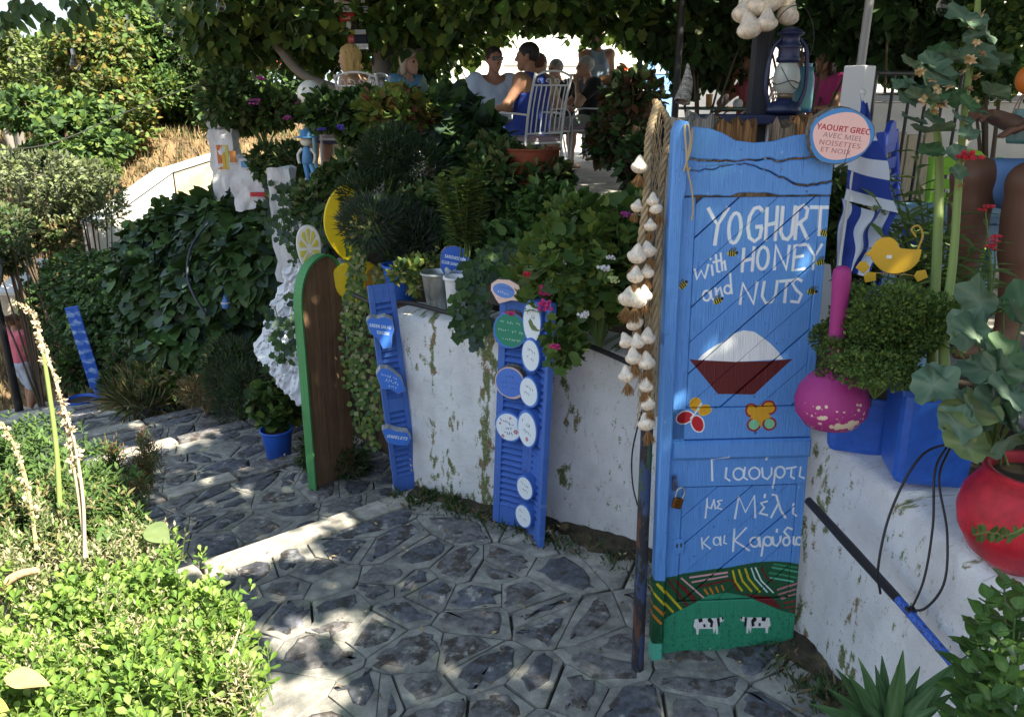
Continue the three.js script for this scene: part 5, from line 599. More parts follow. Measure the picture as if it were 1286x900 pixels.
ivy('ivy', 'ivy sprays climbing over the rough white wall end', [[W(372, 360, 5.1), W(365, 400, 5.0), W(372, 440, 4.9)], [W(345, 385, 5.15), W(352, 420, 5.05), W(348, 460, 5.0)], [W(390, 250, 6.0), W(380, 290, 5.9), W(370, 320, 5.9)], [W(362, 240, 6.3), W(352, 280, 6.25), W(368, 310, 6.1)], [W(408, 250, 5.2), W(402, 300, 5.1), W(410, 340, 5.0)], [W(350, 215, 5.6), W(356, 255, 5.5), W(350, 300, 5.5)], [W(385, 240, 5.3), W(392, 270, 5.2), W(384, 330, 5.15)], [W(368, 225, 5.5), W(364, 270, 5.45), W(372, 330, 5.4)], [W(340, 230, 6.2), W(338, 270, 6.0), W(345, 300, 5.9)]], { seed: 163, step: .011, spread: .14, size: [.035, .06], cols: [G.dark, G.mid, G.blue] });
// ================================================================ PEOPLE
// naive surface nets over a signed distance field
function sdfMesh(f, lo, hi, c) {
  const nx = Math.ceil((hi[0] - lo[0]) / c) + 1, ny = Math.ceil((hi[1] - lo[1]) / c) + 1, nz = Math.ceil((hi[2] - lo[2]) / c) + 1, D = new Float32Array(nx * ny * nz), id = new Int32Array(nx * ny * nz).fill(-1), pos = [], idx = []; const I = (x, y, z) => x + nx * (y + ny * z);
  for (let z = 0; z < nz; z++) for (let y = 0; y < ny; y++) for (let x = 0; x < nx; x++) D[I(x, y, z)] = f(lo[0] + x * c, lo[1] + y * c, lo[2] + z * c);
  for (let z = 0; z < nz - 1; z++) for (let y = 0; y < ny - 1; y++) for (let x = 0; x < nx - 1; x++) {
    let m = 0, sx = 0, sy = 0, sz = 0; const v = [];
    for (let k = 0; k < 8; k++) { const d = D[I(x + (k & 1), y + (k >> 1 & 1), z + (k >> 2))]; v.push(d); if (d < 0) m++; } if (m === 0 || m === 8) continue; let n = 0;
    for (let a = 0; a < 8; a++) for (const b of [1, 2, 4]) { if (a & b) continue; const e = a | b; if ((v[a] < 0) === (v[e] < 0)) continue; const t = v[a] / (v[a] - v[e]); sx += (a & 1) + (b === 1 ? t : 0); sy += (a >> 1 & 1) + (b === 2 ? t : 0); sz += (a >> 2) + (b === 4 ? t : 0); n++; }
    id[I(x, y, z)] = pos.length / 3; pos.push(lo[0] + (x + sx / n) * c, lo[1] + (y + sy / n) * c, lo[2] + (z + sz / n) * c);
  }
  const quad = (a, b, e, d, flip) => { if (a < 0 || b < 0 || e < 0 || d < 0) return; flip ? idx.push(a, e, b, a, d, e) : idx.push(a, b, e, a, e, d); };
  for (let z = 1; z < nz - 1; z++) for (let y = 1; y < ny - 1; y++) for (let x = 1; x < nx - 1; x++) {
    const d0 = D[I(x, y, z)];
    if ((d0 < 0) !== (D[I(x + 1, y, z)] < 0)) quad(id[I(x, y - 1, z - 1)], id[I(x, y, z - 1)], id[I(x, y, z)], id[I(x, y - 1, z)], d0 >= 0);
    if ((d0 < 0) !== (D[I(x, y + 1, z)] < 0)) quad(id[I(x - 1, y, z - 1)], id[I(x - 1, y, z)], id[I(x, y, z)], id[I(x, y, z - 1)], d0 >= 0);
    if ((d0 < 0) !== (D[I(x, y, z + 1)] < 0)) quad(id[I(x - 1, y - 1, z)], id[I(x, y - 1, z)], id[I(x, y, z)], id[I(x - 1, y, z)], d0 >= 0);
  }
  const g = new THREE.BufferGeometry(); g.setAttribute('position', new THREE.Float32BufferAttribute(pos, 3)); g.setIndex(idx); g.computeVertexNormals(); return g;
}
const capd = (px, py, pz, b) => { const ax = b[0], ay = b[1], az = b[2], dx = b[4] - ax, dy = b[5] - ay, dz = b[6] - az, l = dx * dx + dy * dy + dz * dz, t = l ? clamp(((px - ax) * dx + (py - ay) * dy + (pz - az) * dz) / l) : 0; return Math.hypot(px - ax - dx * t, py - ay - dy * t, pz - az - dz * t) - lerp(b[3], b[7], t); };
const smin = (a, b, k) => { const h = Math.max(k - Math.abs(a - b), 0) / k; return Math.min(a, b) - h * h * k * .25; };
const field = (bones, k = .04, grow = 0) => (x, y, z) => { let d = 9; for (const b of bones) d = smin(d, capd(x, y, z, b) - grow, k); return d; };
const B = (a, ra, b, rb) => [a[0], a[1], a[2], ra, b[0], b[1], b[2], rb];
const add3 = (a, b, k = 1) => [a[0] + b[0] * k, a[1] + b[1] * k, a[2] + b[2] * k], mix3 = (a, b, t) => [lerp(a[0], b[0], t), lerp(a[1], b[1], t), lerp(a[2], b[2], t)];
function bounds(bones, pad) { const lo = [9, 9, 9], hi = [-9, -9, -9]; for (const b of bones) for (let i = 0; i < 3; i++) { lo[i] = Math.min(lo[i], b[i] - b[3] - pad, b[4 + i] - b[7] - pad); hi[i] = Math.max(hi[i], b[i] + b[3] + pad, b[4 + i] + b[7] + pad); } return [lo, hi]; }
function handGeo(w, dir, side) {   // relaxed hand at wrist w pointing along dir; palm turned down
  const d = V(...dir).normalize(), s = V().crossVectors(d, V(0, 1, 0)).normalize().multiplyScalar(side), n = V().crossVectors(s, d).multiplyScalar(side).normalize(); if (n.y > 0) n.negate();
  const p = (a, b, c) => [w[0] + d.x * a + s.x * b + n.x * c, w[1] + d.y * a + s.y * b + n.y * c, w[2] + d.z * a + s.z * b + n.z * c];
  const bn = [B(p(-.03, 0, 0), .026, p(.02, 0, 0), .022), B(p(.02, -.022, 0), .016, p(.085, -.026, .002), .014), B(p(.02, 0, 0), .017, p(.09, 0, .002), .014), B(p(.02, .02, 0), .016, p(.082, .024, .002), .013)];
  [[-.028, .068, .95], [-.009, .076, 1.05], [.01, .072, 1], [.028, .056, .8]].forEach(([o, L, k]) => { const a = p(.085 - Math.abs(o) * .2, o, .002), b = p(.085 + L * .55, o * 1.1, .014), c = p(.085 + L * .95, o * 1.12, .036); bn.push(B(a, .0095, b, .0088), B(b, .0088, c, .0075)); });
  const t0 = p(.02, -.026, .004), t1 = p(.055, -.052, .016), t2 = p(.082, -.058, .026); bn.push(B(t0, .014, t1, .0105), B(t1, .0105, t2, .009));
  const [lo, hi] = bounds(bn, .012); return sdfMesh(field(bn, .009), lo, hi, .0055);
}
function person(o) {
  const S = o.sit, sc = o.scale ?? .95, J = {};
  if (S) Object.assign(J, { pel: [0, .56, -.06], hip: [.09, .53, -.03], knee: [.13, .52, .4], ank: [.13, .1, .40], toe: [.14, .035, .56], che: [0, .92, -.1], neck: [0, 1.07, -.09], head: [0, 1.215, -.05], sh: [.185, 1.01, -.1], elb: [.25, .76, .02], wri: [.17, .74, .26] });
  else Object.assign(J, { pel: [0, .96, 0], hip: [.09, .93, 0], knee: [.1, .5, .02], ank: [.1, .09, -.02], toe: [.12, .035, .13], che: [0, 1.3, -.02], neck: [0, 1.46, -.02], head: [0, 1.6, .02], sh: [.18, 1.41, -.02], elb: [.23, 1.13, -.04], wri: [.24, .9, .06] });
  const m = (a, s) => [a[0] * s, a[1], a[2]], P = {}; for (const s of [1, -1]) { const q = s > 0 ? 'L' : 'R'; for (const k of ['hip', 'knee', 'ank', 'toe', 'sh', 'elb', 'wri']) P[k + q] = m(J[k], s); }
  Object.assign(P, { pel: J.pel, che: J.che, neck: J.neck, head: J.head }, o.joints || {});
  const lean = o.lean || 0; if (lean) for (const k of ['che', 'neck', 'head', 'shL', 'shR']) P[k] = [P[k][0], P[k][1] - Math.abs(lean) * .12 * (P[k][1] - P.pel[1]), P[k][2] + lean * (P[k][1] - P.pel[1])];
  const fat = o.fat ?? 1;
  const torso = [B(add3(P.pel, [.06, 0, 0]), .115 * fat, add3(P.che, [.06, -.02, 0]), .105 * fat), B(add3(P.pel, [-.06, 0, 0]), .115 * fat, add3(P.che, [-.06, -.02, 0]), .105 * fat), B(P.shL, .055, P.shR, .055), B(mix3(P.che, P.shL, .5), .09, P.shL, .062), B(mix3(P.che, P.shR, .5), .09, P.shR, .062)];
  if (o.belly) torso.push(B(add3(mix3(P.pel, P.che, .35), [0, 0, .06]), .11, add3(mix3(P.pel, P.che, .6), [0, 0, .05]), .1));
  if (o.bust) torso.push(B(add3(P.che, [.07, -.02, .08]), .06, add3(P.che, [.06, -.02, .09]), .06), B(add3(P.che, [-.07, -.02, .08]), .06, add3(P.che, [-.06, -.02, .09]), .06));
  const neck = [B(mix3(P.che, P.neck, .6), .058, add3(P.head, [0, -.05, -.015]), .05)], upA = s => B(P['sh' + s], .055, P['elb' + s], .041), foA = s => B(P['elb' + s], .041, P['wri' + s], .027), th = s => B(P['hip' + s], .098, P['knee' + s], .062), ca = s => B(P['knee' + s], .06, P['ank' + s], .037), ft = s => B(add3(P['ank' + s], [0, -.045, -.02]), .036, P['toe' + s], .028), cf = s => B(mix3(P['knee' + s], P['ank' + s], .2), .062, mix3(P['knee' + s], P['ank' + s], .45), .055);
  const all = [...torso, ...neck]; for (const s of ['L', 'R']) all.push(upA(s), foA(s), th(s), ca(s), cf(s), ft(s));
  const t = thing('person', o.label, 'person', o.pos, o.group); t.rotation.y = o.yaw; t.scale.setScalar(sc);
  let [lo, hi] = bounds(all, .03); const gs = [sdfMesh(field(all, .045), lo, hi, o.cell || .016)];
  // head in its own finer grid
  const hy = o.headYaw || 0, hp = o.headPitch || 0, H = P.head, cy = Math.cos(hy), sy = Math.sin(hy), cp = Math.cos(hp), sp = Math.sin(hp);
  const toH = (x, y, z) => { x -= H[0]; y -= H[1]; z -= H[2]; const x1 = x * cy - z * sy, z1 = x * sy + z * cy; return [x1, y * cp + z1 * sp, -y * sp + z1 * cp]; };
  const ell = (x, y, z, a, b, c) => { const k = Math.hypot(x / a, y / b, z / c); return (k - 1) * Math.min(a, b, c); };
  const skull = (x, y, z) => { const q = toH(x, y, z); x = q[0]; y = q[1]; z = q[2]; let d = smin(ell(x, y - .03, z + .012, .076, .09, .094), ell(x, y + .05, z - .02, .056, .07, .066), .05); d = smin(d, capd(x, y, z, [0, .012, .088, .009, 0, -.024, .106, .014]), .016); d = smin(d, capd(x, y, z, [-.03, .026, .078, .012, .03, .026, .078, .012]), .02); d = smin(d, capd(x, y, z, [-.02, -.062, .08, .009, .02, -.062, .08, .009]), .014); d = smin(d, capd(x, y, z, [0, -.1, .062, .02, 0, -.095, .066, .02]), .03); for (const s of [-1, 1]) { d = smin(d, capd(x, y, z, [s * .078, .018, -.012, .013, s * .076, -.025, -.008, .009]), .008); d = -smin(-d, ell(x - s * .03, y - .004, z - .094, .016, .011, .012), .012); } return d; };
  gs.push(sdfMesh(skull, [H[0] - .13, H[1] - .16, H[2] - .15], [H[0] + .13, H[1] + .16, H[2] + .15], .0085));
  for (const s of ['L', 'R']) { const d = [P['wri' + s][0] - P['elb' + s][0], P['wri' + s][1] - P['elb' + s][1], P['wri' + s][2] - P['elb' + s][2]]; gs.push(handGeo(P['wri' + s], d, s === 'L' ? 1 : -1)); }
  mesh('body', merge(gs), mat(o.skin || [.38, .2, .13], .55), t);
  const wear = (name, bones, grow, cut, c, rough = .85, k = .05) => { const [a, b] = bounds(bones, grow + .03), f = field(bones, k, grow), g = (x, y, z) => Math.max(f(x, y, z) + .004 * n3(x * 14, y * 9, z * 14), cut(x, y, z)); return mesh(name, sdfMesh(g, a, b, .014), mat(c, rough), t); };
  const plane = (p, n) => (x, y, z) => (x - p[0]) * n[0] + (y - p[1]) * n[1] + (z - p[2]) * n[2];
  if (o.top) {
    const bones = [...torso]; const slv = o.top.sleeve || 0; if (slv > 0) for (const s of ['L', 'R']) bones.push(B(P['sh' + s], .06, mix3(P['sh' + s], P['elb' + s], Math.min(1, slv)), .05)); if (slv > 1) for (const s of ['L', 'R']) bones.push(B(P['elb' + s], .047, mix3(P['elb' + s], P['wri' + s], slv - 1), .036));
    const yTop = P.neck[1] - (o.top.low ?? .02), yB = P.pel[1] - .1; const w = o.top.strap;   // tank tops leave the shoulders bare
    wear('top', bones, .014, (x, y, z) => Math.max(w || o.top.bare ? y - yTop - .05 : .085 + (o.top.low || 0) - Math.hypot(x - P.neck[0], y - P.neck[1] - .035, z - P.neck[2] - .03), yB - y, w ? (y > P.che[1] - .02 ? Math.abs(x - P.che[0]) - w - Math.max(0, (P.che[1] + .06 - y)) * .5 : -1) : -1), o.top.c);
  }
  if (o.bottom) { const bones = []; const q = o.bottom.len; for (const s of ['L', 'R']) { bones.push(B(P['hip' + s], .1, mix3(P['hip' + s], P['knee' + s], Math.min(1, q)), .075)); if (q > 1) bones.push(B(P['knee' + s], .07, mix3(P['knee' + s], P['ank' + s], q - 1), .055)); } bones.push(torso[0].slice(0, 4).concat(add3(P.pel, [.06, .05, 0]), .11), torso[1].slice(0, 4).concat(add3(P.pel, [-.06, .05, 0]), .11)); wear('bottoms', bones, .016, (x, y, z) => y - (P.pel[1] + .1), o.bottom.c); }
  if (o.hair) {
    const h = o.hair, len = h.len || 0, bones = []; const hb = q => { const y0 = q[1] * cp - q[2] * sp, z0 = q[1] * sp + q[2] * cp; return [H[0] + q[0] * cy + z0 * sy, H[1] + y0, H[2] - q[0] * sy + z0 * cy]; };
    const base = (x, y, z) => { const q = toH(x, y, z), e = ell(q[0], q[1] - .036, q[2] + .018, .084 + (h.vol || 0), .096 + (h.vol || 0), .1 + (h.vol || 0)); return Math.max(e, q[2] * .9 - q[1] * .75 - .022 + (h.fringe || 0), -.05 - q[1] - (len ? .1 : 0)); };
    if (len) for (const [x, z] of [[-.055, -.06], [0, -.085], [.055, -.06], [-.075, -.01], [.075, -.01]]) bones.push(B(hb([x, .03, z]), .032, add3(hb([x * 1.15, -.05 - len * .6, z]), [0, -len * .4, 0]), .018)); if (h.bun) bones.push(B(hb([0, .07, -.11]), .038, hb([0, .09, -.12]), .034)); if (h.tail) bones.push(B(hb([0, .03, -.11]), .026, hb([0, -.12, -.15]), .012));
    const fb = bones.length ? field(bones, .03) : () => 9, a = h.len ? .16 + len : .17; mesh('hair', sdfMesh((x, y, z) => smin(base(x, y, z), fb(x, y, z), .02) + .006 * n3(x * 45, y * 12, z * 45), [H[0] - .2, H[1] - a, H[2] - .22], [H[0] + .2, H[1] + .2, H[2] + .2], .009), mat(h.c, .65), t);
  }
  const onFace = mm => { mm.position.set(...H); mm.rotation.set(0, hy, 0); const e = new THREE.Group(); return mm; };
  if (o.glasses) { const gl = mesh('sunglasses', merge([box(.052, .036, .006, -.032, .012, .1, .01), box(.052, .036, .006, .032, .012, .1, .01), box(.02, .006, .006, 0, .022, .1, .002), box(.004, .008, .1, -.075, .02, .05, .001), box(.004, .008, .1, .075, .02, .05, .001)]), mat([.012, .012, .014], .2), t); onFace(gl); gl.rotation.set(-hp, hy, 0, 'YXZ'); if (o.glasses === 'up') gl.position.y += .075, gl.position.z -= .03; }
  else if (o.eyes) for (const s of [-1, 1]) { const e = mesh('eye', new THREE.SphereGeometry(.0115, 10, 8), mat([.05, .035, .03], .3), t); const q = [s * .03, .004, .083]; e.position.set(H[0] + q[0] * cy + q[2] * sy, H[1] + q[1], H[2] - q[0] * sy + q[2] * cy); }
  return t;
}
const FLOOR = .92, seat = (u, v, t, sc = .95, hh = 1.215) => { const p = W(u, v, t); return V(p.x, FLOOR, p.z); };
const SKIN = { fair: [.46, .27, .19], tan: [.33, .17, .1], deep: [.16, .075, .045], red: [.4, .2, .14] };
person({ label: 'person in sunglasses and open white and pale blue shirt at the terrace table', pos: seat(622, 90, 7.6), yaw: .35, sit: 1, lean: .04, skin: SKIN.red, top: { c: [.55, .66, .85], sleeve: .75, low: .05 }, bottom: { c: [.2, .22, .3], len: .9 }, hair: { c: [.03, .02, .016], fringe: .01 }, glasses: 1, belly: 1, fat: 1.1 });
person({ label: 'person in blue vest seen from behind with pink sunglasses pushed up', pos: seat(660, 85, 7.0), yaw: -2.2, sit: 1, lean: .05, skin: SKIN.tan, top: { c: [.02, .05, .3], strap: .12, low: .0 }, bottom: { c: [.03, .06, .3], len: .9 }, hair: { c: [.012, .01, .01] }, fat: 1.12, headYaw: .5, joints: { elbL: [.3, .78, .0], wriL: [.2, .74, .24] } });
person({ label: 'person in white top with red hair turned away behind the blue vest', pos: seat(682, 66, 8.8), yaw: 2.4, sit: 1, skin: SKIN.fair, top: { c: [.5, .42, .3], sleeve: .4 }, bottom: { c: [.2, .2, .2], len: 1 }, hair: { c: [.1, .03, .012], bun: 1 } });
person({ label: 'grey-haired person in black shirt resting chin on hand in white chair', pos: seat(736, 92, 9.3), yaw: -1.35, sit: 1, lean: .1, skin: SKIN.fair, top: { c: [.012, .012, .014], sleeve: .55 }, bottom: { c: [.3, .34, .3], len: .95 }, hair: { c: [.36, .36, .36] }, eyes: 1, joints: { elbL: [.24, .78, .16], wriL: [.08, 1.02, .14], elbR: [-.24, .78, .14], wriR: [-.1, .76, .34] } });
person({ label: 'grey-haired person in dark clothes leaning over the table beside the black shirt', pos: seat(704, 88, 9.9), yaw: -.9, sit: 1, lean: .22, skin: SKIN.fair, top: { c: [.02, .02, .022], sleeve: 1.6 }, bottom: { c: [.05, .05, .06], len: 1.8 }, hair: { c: [.25, .24, .23] }, eyes: 1 });
person({ label: 'standing person in grey-blue sleeveless top facing the tables', pos: V(W(750, 60, 10.2).x, FLOOR, W(750, 60, 10.2).z), yaw: .1, skin: SKIN.tan, bust: 1, top: { c: [.22, .28, .36], strap: .1, low: .06 }, bottom: { c: [.1, .1, .14], len: 1.9 }, hair: { c: [.2, .12, .06], vol: .004 }, eyes: 1, headPitch: .25 });
person({ label: 'blonde person with bare back sitting in profile near the globe lamp', pos: seat(440, 100, 7.3), yaw: -1.9, sit: 1, lean: .08, skin: [.5, .3, .2], top: { c: [.3, .3, .5], low: .2, bare: 1 }, bottom: { c: [.1, .1, .2], len: 1 }, hair: { c: [.5, .34, .13], len: .14, vol: .006 } });
person({ label: 'pale-haired person in light blue half hidden behind vine leaves', pos: seat(513, 93, 8.0), yaw: .9, sit: 1, lean: .12, skin: SKIN.fair, top: { c: [.14, .36, .62], sleeve: .6 }, bottom: { c: [.2, .2, .3], len: 1 }, hair: { c: [.5, .42, .32], vol: .008, len: .06 }, eyes: 1 });
person({ label: 'dark-haired person in dusty pink top with hand to the face behind the log palisade', pos: seat(940, 80, 7.8), yaw: -1.5, sit: 1, lean: .05, skin: SKIN.tan, top: { c: [.5, .1, .12], sleeve: .35 }, bottom: { c: [.05, .05, .06], len: 1.6 }, hair: { c: [.02, .014, .012], len: .08 }, eyes: 1, joints: { elbR: [-.22, .8, .18], wriR: [-.06, 1.04, .12] } });
person({ label: 'person in bright pink top drinking from a blue cup beyond the lantern', pos: seat(1034, 78, 7.6), yaw: -1.2, sit: 1, lean: .04, skin: SKIN.tan, top: { c: [.62, .06, .24], sleeve: .3 }, bottom: { c: [.05, .05, .06], len: 1.6 }, hair: { c: [.05, .02, .014], len: .1 }, eyes: 1, joints: { elbR: [-.24, .86, .16], wriR: [-.07, 1.06, .18] } });
person({ label: 'dark-haired person between the lantern and the pink top', pos: seat(1008, 80, 8.3), yaw: .8, sit: 1, skin: SKIN.tan, top: { c: [.05, .06, .1], sleeve: .5 }, bottom: { c: [.05, .05, .06], len: 1.6 }, hair: { c: [.02, .014, .012], len: .05 }, eyes: 1 });
{ const p = W(42, 528, 11.8); person({ label: 'person in pink tee and floral shorts walking down the lane with a shoulder strap', pos: V(p.x, pathH(toS(p.x, p.z)[0]), p.z), yaw: 2.75, scale: .92, skin: SKIN.tan, top: { c: [.6, .14, .2], sleeve: .4 }, bottom: { c: [.4, .46, .56], len: .85 }, hair: { c: [.09, .04, .02], bun: 1 }, fat: 1.1, joints: { kneeL: [.1, .52, .12], ankL: [.1, .12, .04], toeL: [.11, .05, .18], ankR: [-.1, .09, -.12], toeR: [-.1, .035, .03] } }); }
// person at the frame's edge: knee, forearm and blue shorts show between the hollyhocks
{ const p = W(1395, 250, 2.75);  person({ label: 'brown-skinned person in pale blue shorts sitting with bent knee behind the hollyhocks', pos: V(p.x + .02, .68 + .2, p.z), yaw: -1.5, sit: 1, scale: 1.0, cell: .012, lean: .15, skin: SKIN.deep, top: { c: [.5, .55, .6], sleeve: .4 }, bottom: { c: [.16, .3, .6], len: .8 }, hair: { c: [.015, .012, .01] }, eyes: 1, joints: { kneeL: [.13, .6, .42], kneeR: [-.11, .6, .46], elbR: [-.3, .74, .12], wriR: [-.14, .8, .4], elbL: [.26, .78, .1], wriL: [.12, .78, .36] } }); }
// ================================================================ TERRACE FURNITURE AND BUILDINGS
const whiteMetal = mat([.68, .68, .7], .4), cushM = mat([.35, .26, .3], .9);
function chair(label, pos, yaw, arms = true) {   // white wrought-iron chair facing +z
  const c = thing('garden_chair', label, 'chair', pos, 'white iron chairs on the terrace'); c.rotation.y = yaw; const r = .011;
  for (const s of [-1, 1]) { mesh('leg', limb([[s * .2, .45, .2], [s * .205, .2, .21], [s * .21, 0, .22]], [r, r, r], 6, 2), whiteMetal, c); mesh('leg', limb([[s * .19, .45, -.2], [s * .2, .2, -.26], [s * .205, 0, -.33]], [r, r, r], 6, 2), whiteMetal, c); mesh('back_post', limb([[s * .19, .45, -.2], [s * .19, .75, -.25], [s * .19, 1.0, -.33]], [r, r, r], 6, 3), whiteMetal, c); }
  mesh('seat_frame', merge([bar([-.21, .45, .21], [.21, .45, .21], r), bar([-.2, .45, -.2], [.2, .45, -.2], r), bar([-.21, .45, .21], [-.19, .45, -.2], r), bar([.21, .45, .21], [.19, .45, -.2], r)]), whiteMetal, c); mesh('cushion', box(.4, .05, .4, 0, .475, .005, .02), cushM, c);
  mesh('top_rail', merge([tube([[-.19, .98, -.32], [-.1, 1.01, -.33], [0, 1.02, -.335], [.1, 1.01, -.33], [.19, .98, -.32]], r * .9, 16, 6), bar([-.19, .91, -.3], [.19, .91, -.3], r * .8)]), whiteMetal, c); mesh('lower_rail', bar([-.19, .53, -.215], [.19, .53, -.215], r * .8), whiteMetal, c);
  for (let i = 0; i < 7; i++) { const x = lerp(-.15, .15, i / 6); mesh('back_bar', limb([[x, .53, -.215], [x, .73, -.25], [x, .91, -.3]], [.006, .006, .006], 5, 2), whiteMetal, c); }
  for (let i = 0; i < 4; i++) { const x = -.135 + i * .09; mesh('scroll', tube([[x - .03, .92, -.303], [x - .025, .95, -.31], [x, .96, -.315], [x + .02, .945, -.31], [x + .005, .935, -.307]], .005, 12, 5), whiteMetal, c); }
  if (arms) for (const s of [-1, 1]) mesh('armrest', tube([[s * .2, .68, -.24], [s * .23, .69, -.05], [s * .235, .68, .14], [s * .23, .6, .2], [s * .21, .45, .2]], .009, 24, 6), whiteMetal, c);
  return c;
}
const fl = (u, t) => { const p = W(u, 150, t); return V(p.x, FLOOR, p.z); };
chair('white iron chair turned away, carrying the person in the blue vest', fl(664, 6.8), -2.5);
chair('white iron armchair seen from the side beside the coleus', fl(733, 9.3), -1.35);
chair('white iron chair of the person in the white and pale blue shirt', fl(622, 7.7), .35);
chair('white iron chair with scrolled top beside the blonde person', fl(468, 7.2), 2.9);
chair('white iron chair of the person in dark clothes', fl(704, 10.0), -.9);
chair('white iron chair behind the log palisade', fl(940, 7.9), -1.5);
chair('white iron chair of the person in bright pink', fl(1034, 7.7), -1.2);
chair('white iron chair of the pale-haired person among the leaves', fl(513, 8.1), .9);
chair('white iron chair of the person between lantern and pink top', fl(1008, 8.4), .8);
chair('white iron chair of the red-haired person', fl(682, 8.9), 2.4);
chair('white iron chair of the blonde person by the globe lamp', fl(440, 7.4), -1.9);
function table(label, pos, r = .38, c = [.6, .62, .62]) { const t = thing('round_table', label, 'table', pos, 'small round terrace tables'); mesh('table_top', lathe([[0, .7], [r, .7], [r + .008, .71], [r, .724], [0, .724]], 32), mat(c, .5), t); mesh('column', bar([0, 0, 0], [0, .7, 0], .025, .025, 8), whiteMetal, t); for (let i = 0; i < 3; i++) { const a = i * 2.094; mesh('foot', limb([[0, .12, 0], [Math.cos(a) * .18, .06, Math.sin(a) * .18], [Math.cos(a) * .28, .012, Math.sin(a) * .28]], [.014, .014, .012], 6, 3), whiteMetal, t); } return t; }
table('round table between the two nearer seated people', fl(636, 8.6)); table('round table of the grey-haired pair', fl(690, 10.2)); table('round table behind the log palisade', fl(900, 7.9), .4, [.12, .2, .16]); table('round table beside the tree trunk', fl(480, 8.9)); table('round table between the pink tops', fl(985, 7.9), .34, [.12, .2, .16]);
{ const p = fl(893, 7.8).add(V(0, .724, 0)); one('drinking_glass', 'clear drinking glass on the dark table behind the logs', 'glass', lathe([[0, 0], [.028, 0], [.033, .12], [.03, .12], [.026, .006], [0, .006]], 16), new THREE.MeshPhysicalMaterial({ color: 0xffffff, roughness: .05, transmission: 1, thickness: 0 }), p.clone().add(V(.1, 0, .1))); one('juice_glass', 'glass of orange drink on the dark table behind the logs', 'glass', lathe([[0, 0], [.028, 0], [.033, .12], [.03, .12], [0, .115]], 16), mat([.5, .26, .08], .2), p.clone().add(V(-.06, 0, .12))); one('napkin', 'crumpled white napkin on the dark table behind the logs', 'napkin', new THREE.IcosahedronGeometry(.05, 1), mat([.7, .7, .68], .9), p.clone().add(V(.22, .03, .12))); one('blue_cup', 'light blue cup held by the person in bright pink', 'cup', lathe([[0, 0], [.03, 0], [.042, .1], [.039, .1], [.028, .006], [0, .006]], 16), mat([.2, .45, .7], .4), W(1014, 94, 7.35)); const bt = one('blue_bottle', 'teal water bottle standing on the rail beside the lantern', 'bottle', lathe([[0, 0], [.034, 0], [.036, .02], [.036, .12], [.03, .14], [.03, .16], [0, .165]], 20), mat([.08, .24, .3], .4), W(1007, 134, 3.0)); bt.position.y = W(1000, 137, 2.95).y - .012; }
// ---- sunlit buildings behind the terrace
const limeM = mat(0xffffff, .92, { map: rep(mottle([226, 222, 214], .12, 6, .05), .6), bumpMap: grainTex, bumpScale: .004 });
{
  const p = W(720, 150, 16), h = thing('white_house', 'sunlit white house wall with blue door behind the terrace', 'building', V(p.x, FLOOR, p.z)); h.rotation.y = .28;
  mesh('wall', box(7.5, 4.2, .3, .3, 2.1, 0, .02), limeM, h); for (let k = 0; k < 4; k++) mesh('ledge', box(1.6, .03, .035, -2.3 + k * 1.62, 1.05 + .35 * (k % 2), .165, .004), mat([.6, .58, .54], .9), h);
  const dd = mesh('door', box(.62, 1.9, .06, 1.75, .95, .17, .01), mat([.16, .32, .66], .6), h); mesh('door_frame', merge([box(.1, 2.05, .1, 1.38, 1.02, .17), box(.1, 2.05, .1, 2.12, 1.02, .17), box(.84, .1, .1, 1.75, 2.08, .17)]), mat([.68, .72, .78], .7), h); mesh('letter_plate', box(.3, .22, .02, 1.78, 1.35, .21, .004), mat([.3, .48, .75], .6), h);
  for (const [x, y, w2, hh, c] of [[-.35, .95, .1, .28, [.35, .16, .1]], [.0, 1.15, .28, .2, [.62, .6, .4]], [-1.0, .85, .14, .2, [.5, .2, .2]]]) mesh('poster', box(w2, hh, .012, x, y, .157, .002), mat(c, .8), h);
  const dc = thing('sun_disc', 'round orange and red painted disc on the white house wall', 'wall art', h.localToWorld(V(.98, 1.05, .19))); dc.rotation.y = .28; const tex = canvasTex(256, 256, (g, w, hh) => { g.fillStyle = '#e8e0d4'; g.fillRect(0, 0, w, hh); g.fillStyle = '#d8502c'; g.beginPath(); g.arc(128, 128, 122, 0, 7); g.fill(); const r = rng(5); for (let i = 0; i < 130; i++) { g.fillStyle = r() < .5 ? '#f2d8c4' : '#b83a20'; const a = r() * 6.28, q = r() * 115; g.beginPath(); g.ellipse(128 + Math.cos(a) * q, 128 + Math.sin(a) * q, 12, 5, r() * .8 - .4, 0, 7); g.fill(); } });
  mesh('panel', planarUV(new THREE.CylinderGeometry(.34, .34, .03, 36).rotateX(Math.PI / 2), .68, .68, -.34, -.34), mat(0xffffff, .7, { map: tex }), dc);
  const h2 = thing('white_house', 'second white house glimpsed between the dark vines', 'building', V(W(1120, 150, 15).x, FLOOR, W(1120, 150, 15).z)); h2.rotation.y = -.2; mesh('wall', box(5, 4.4, .3, 0, 2.2, 0, .02), limeM, h2); mesh('roof_slab', box(5.3, .2, 1.2, 0, 4.45, -.4, .02), limeM, h2); mesh('window', box(.8, .9, .06, -1.2, 1.8, .15, .01), mat([.1, .16, .3], .3), h2);
  const h3 = thing('white_house', 'low white house with blue parapet above the boughs', 'building', V(W(600, 120, 21).x, FLOOR, W(600, 120, 21).z)); mesh('wall', box(7, 4.5, 4, 0, 2.25, -2, .02), limeM, h3); mesh('parapet', box(7.1, .3, 4.1, 0, 4.6, -2, .02), mat([.25, .45, .8], .7), h3);
}
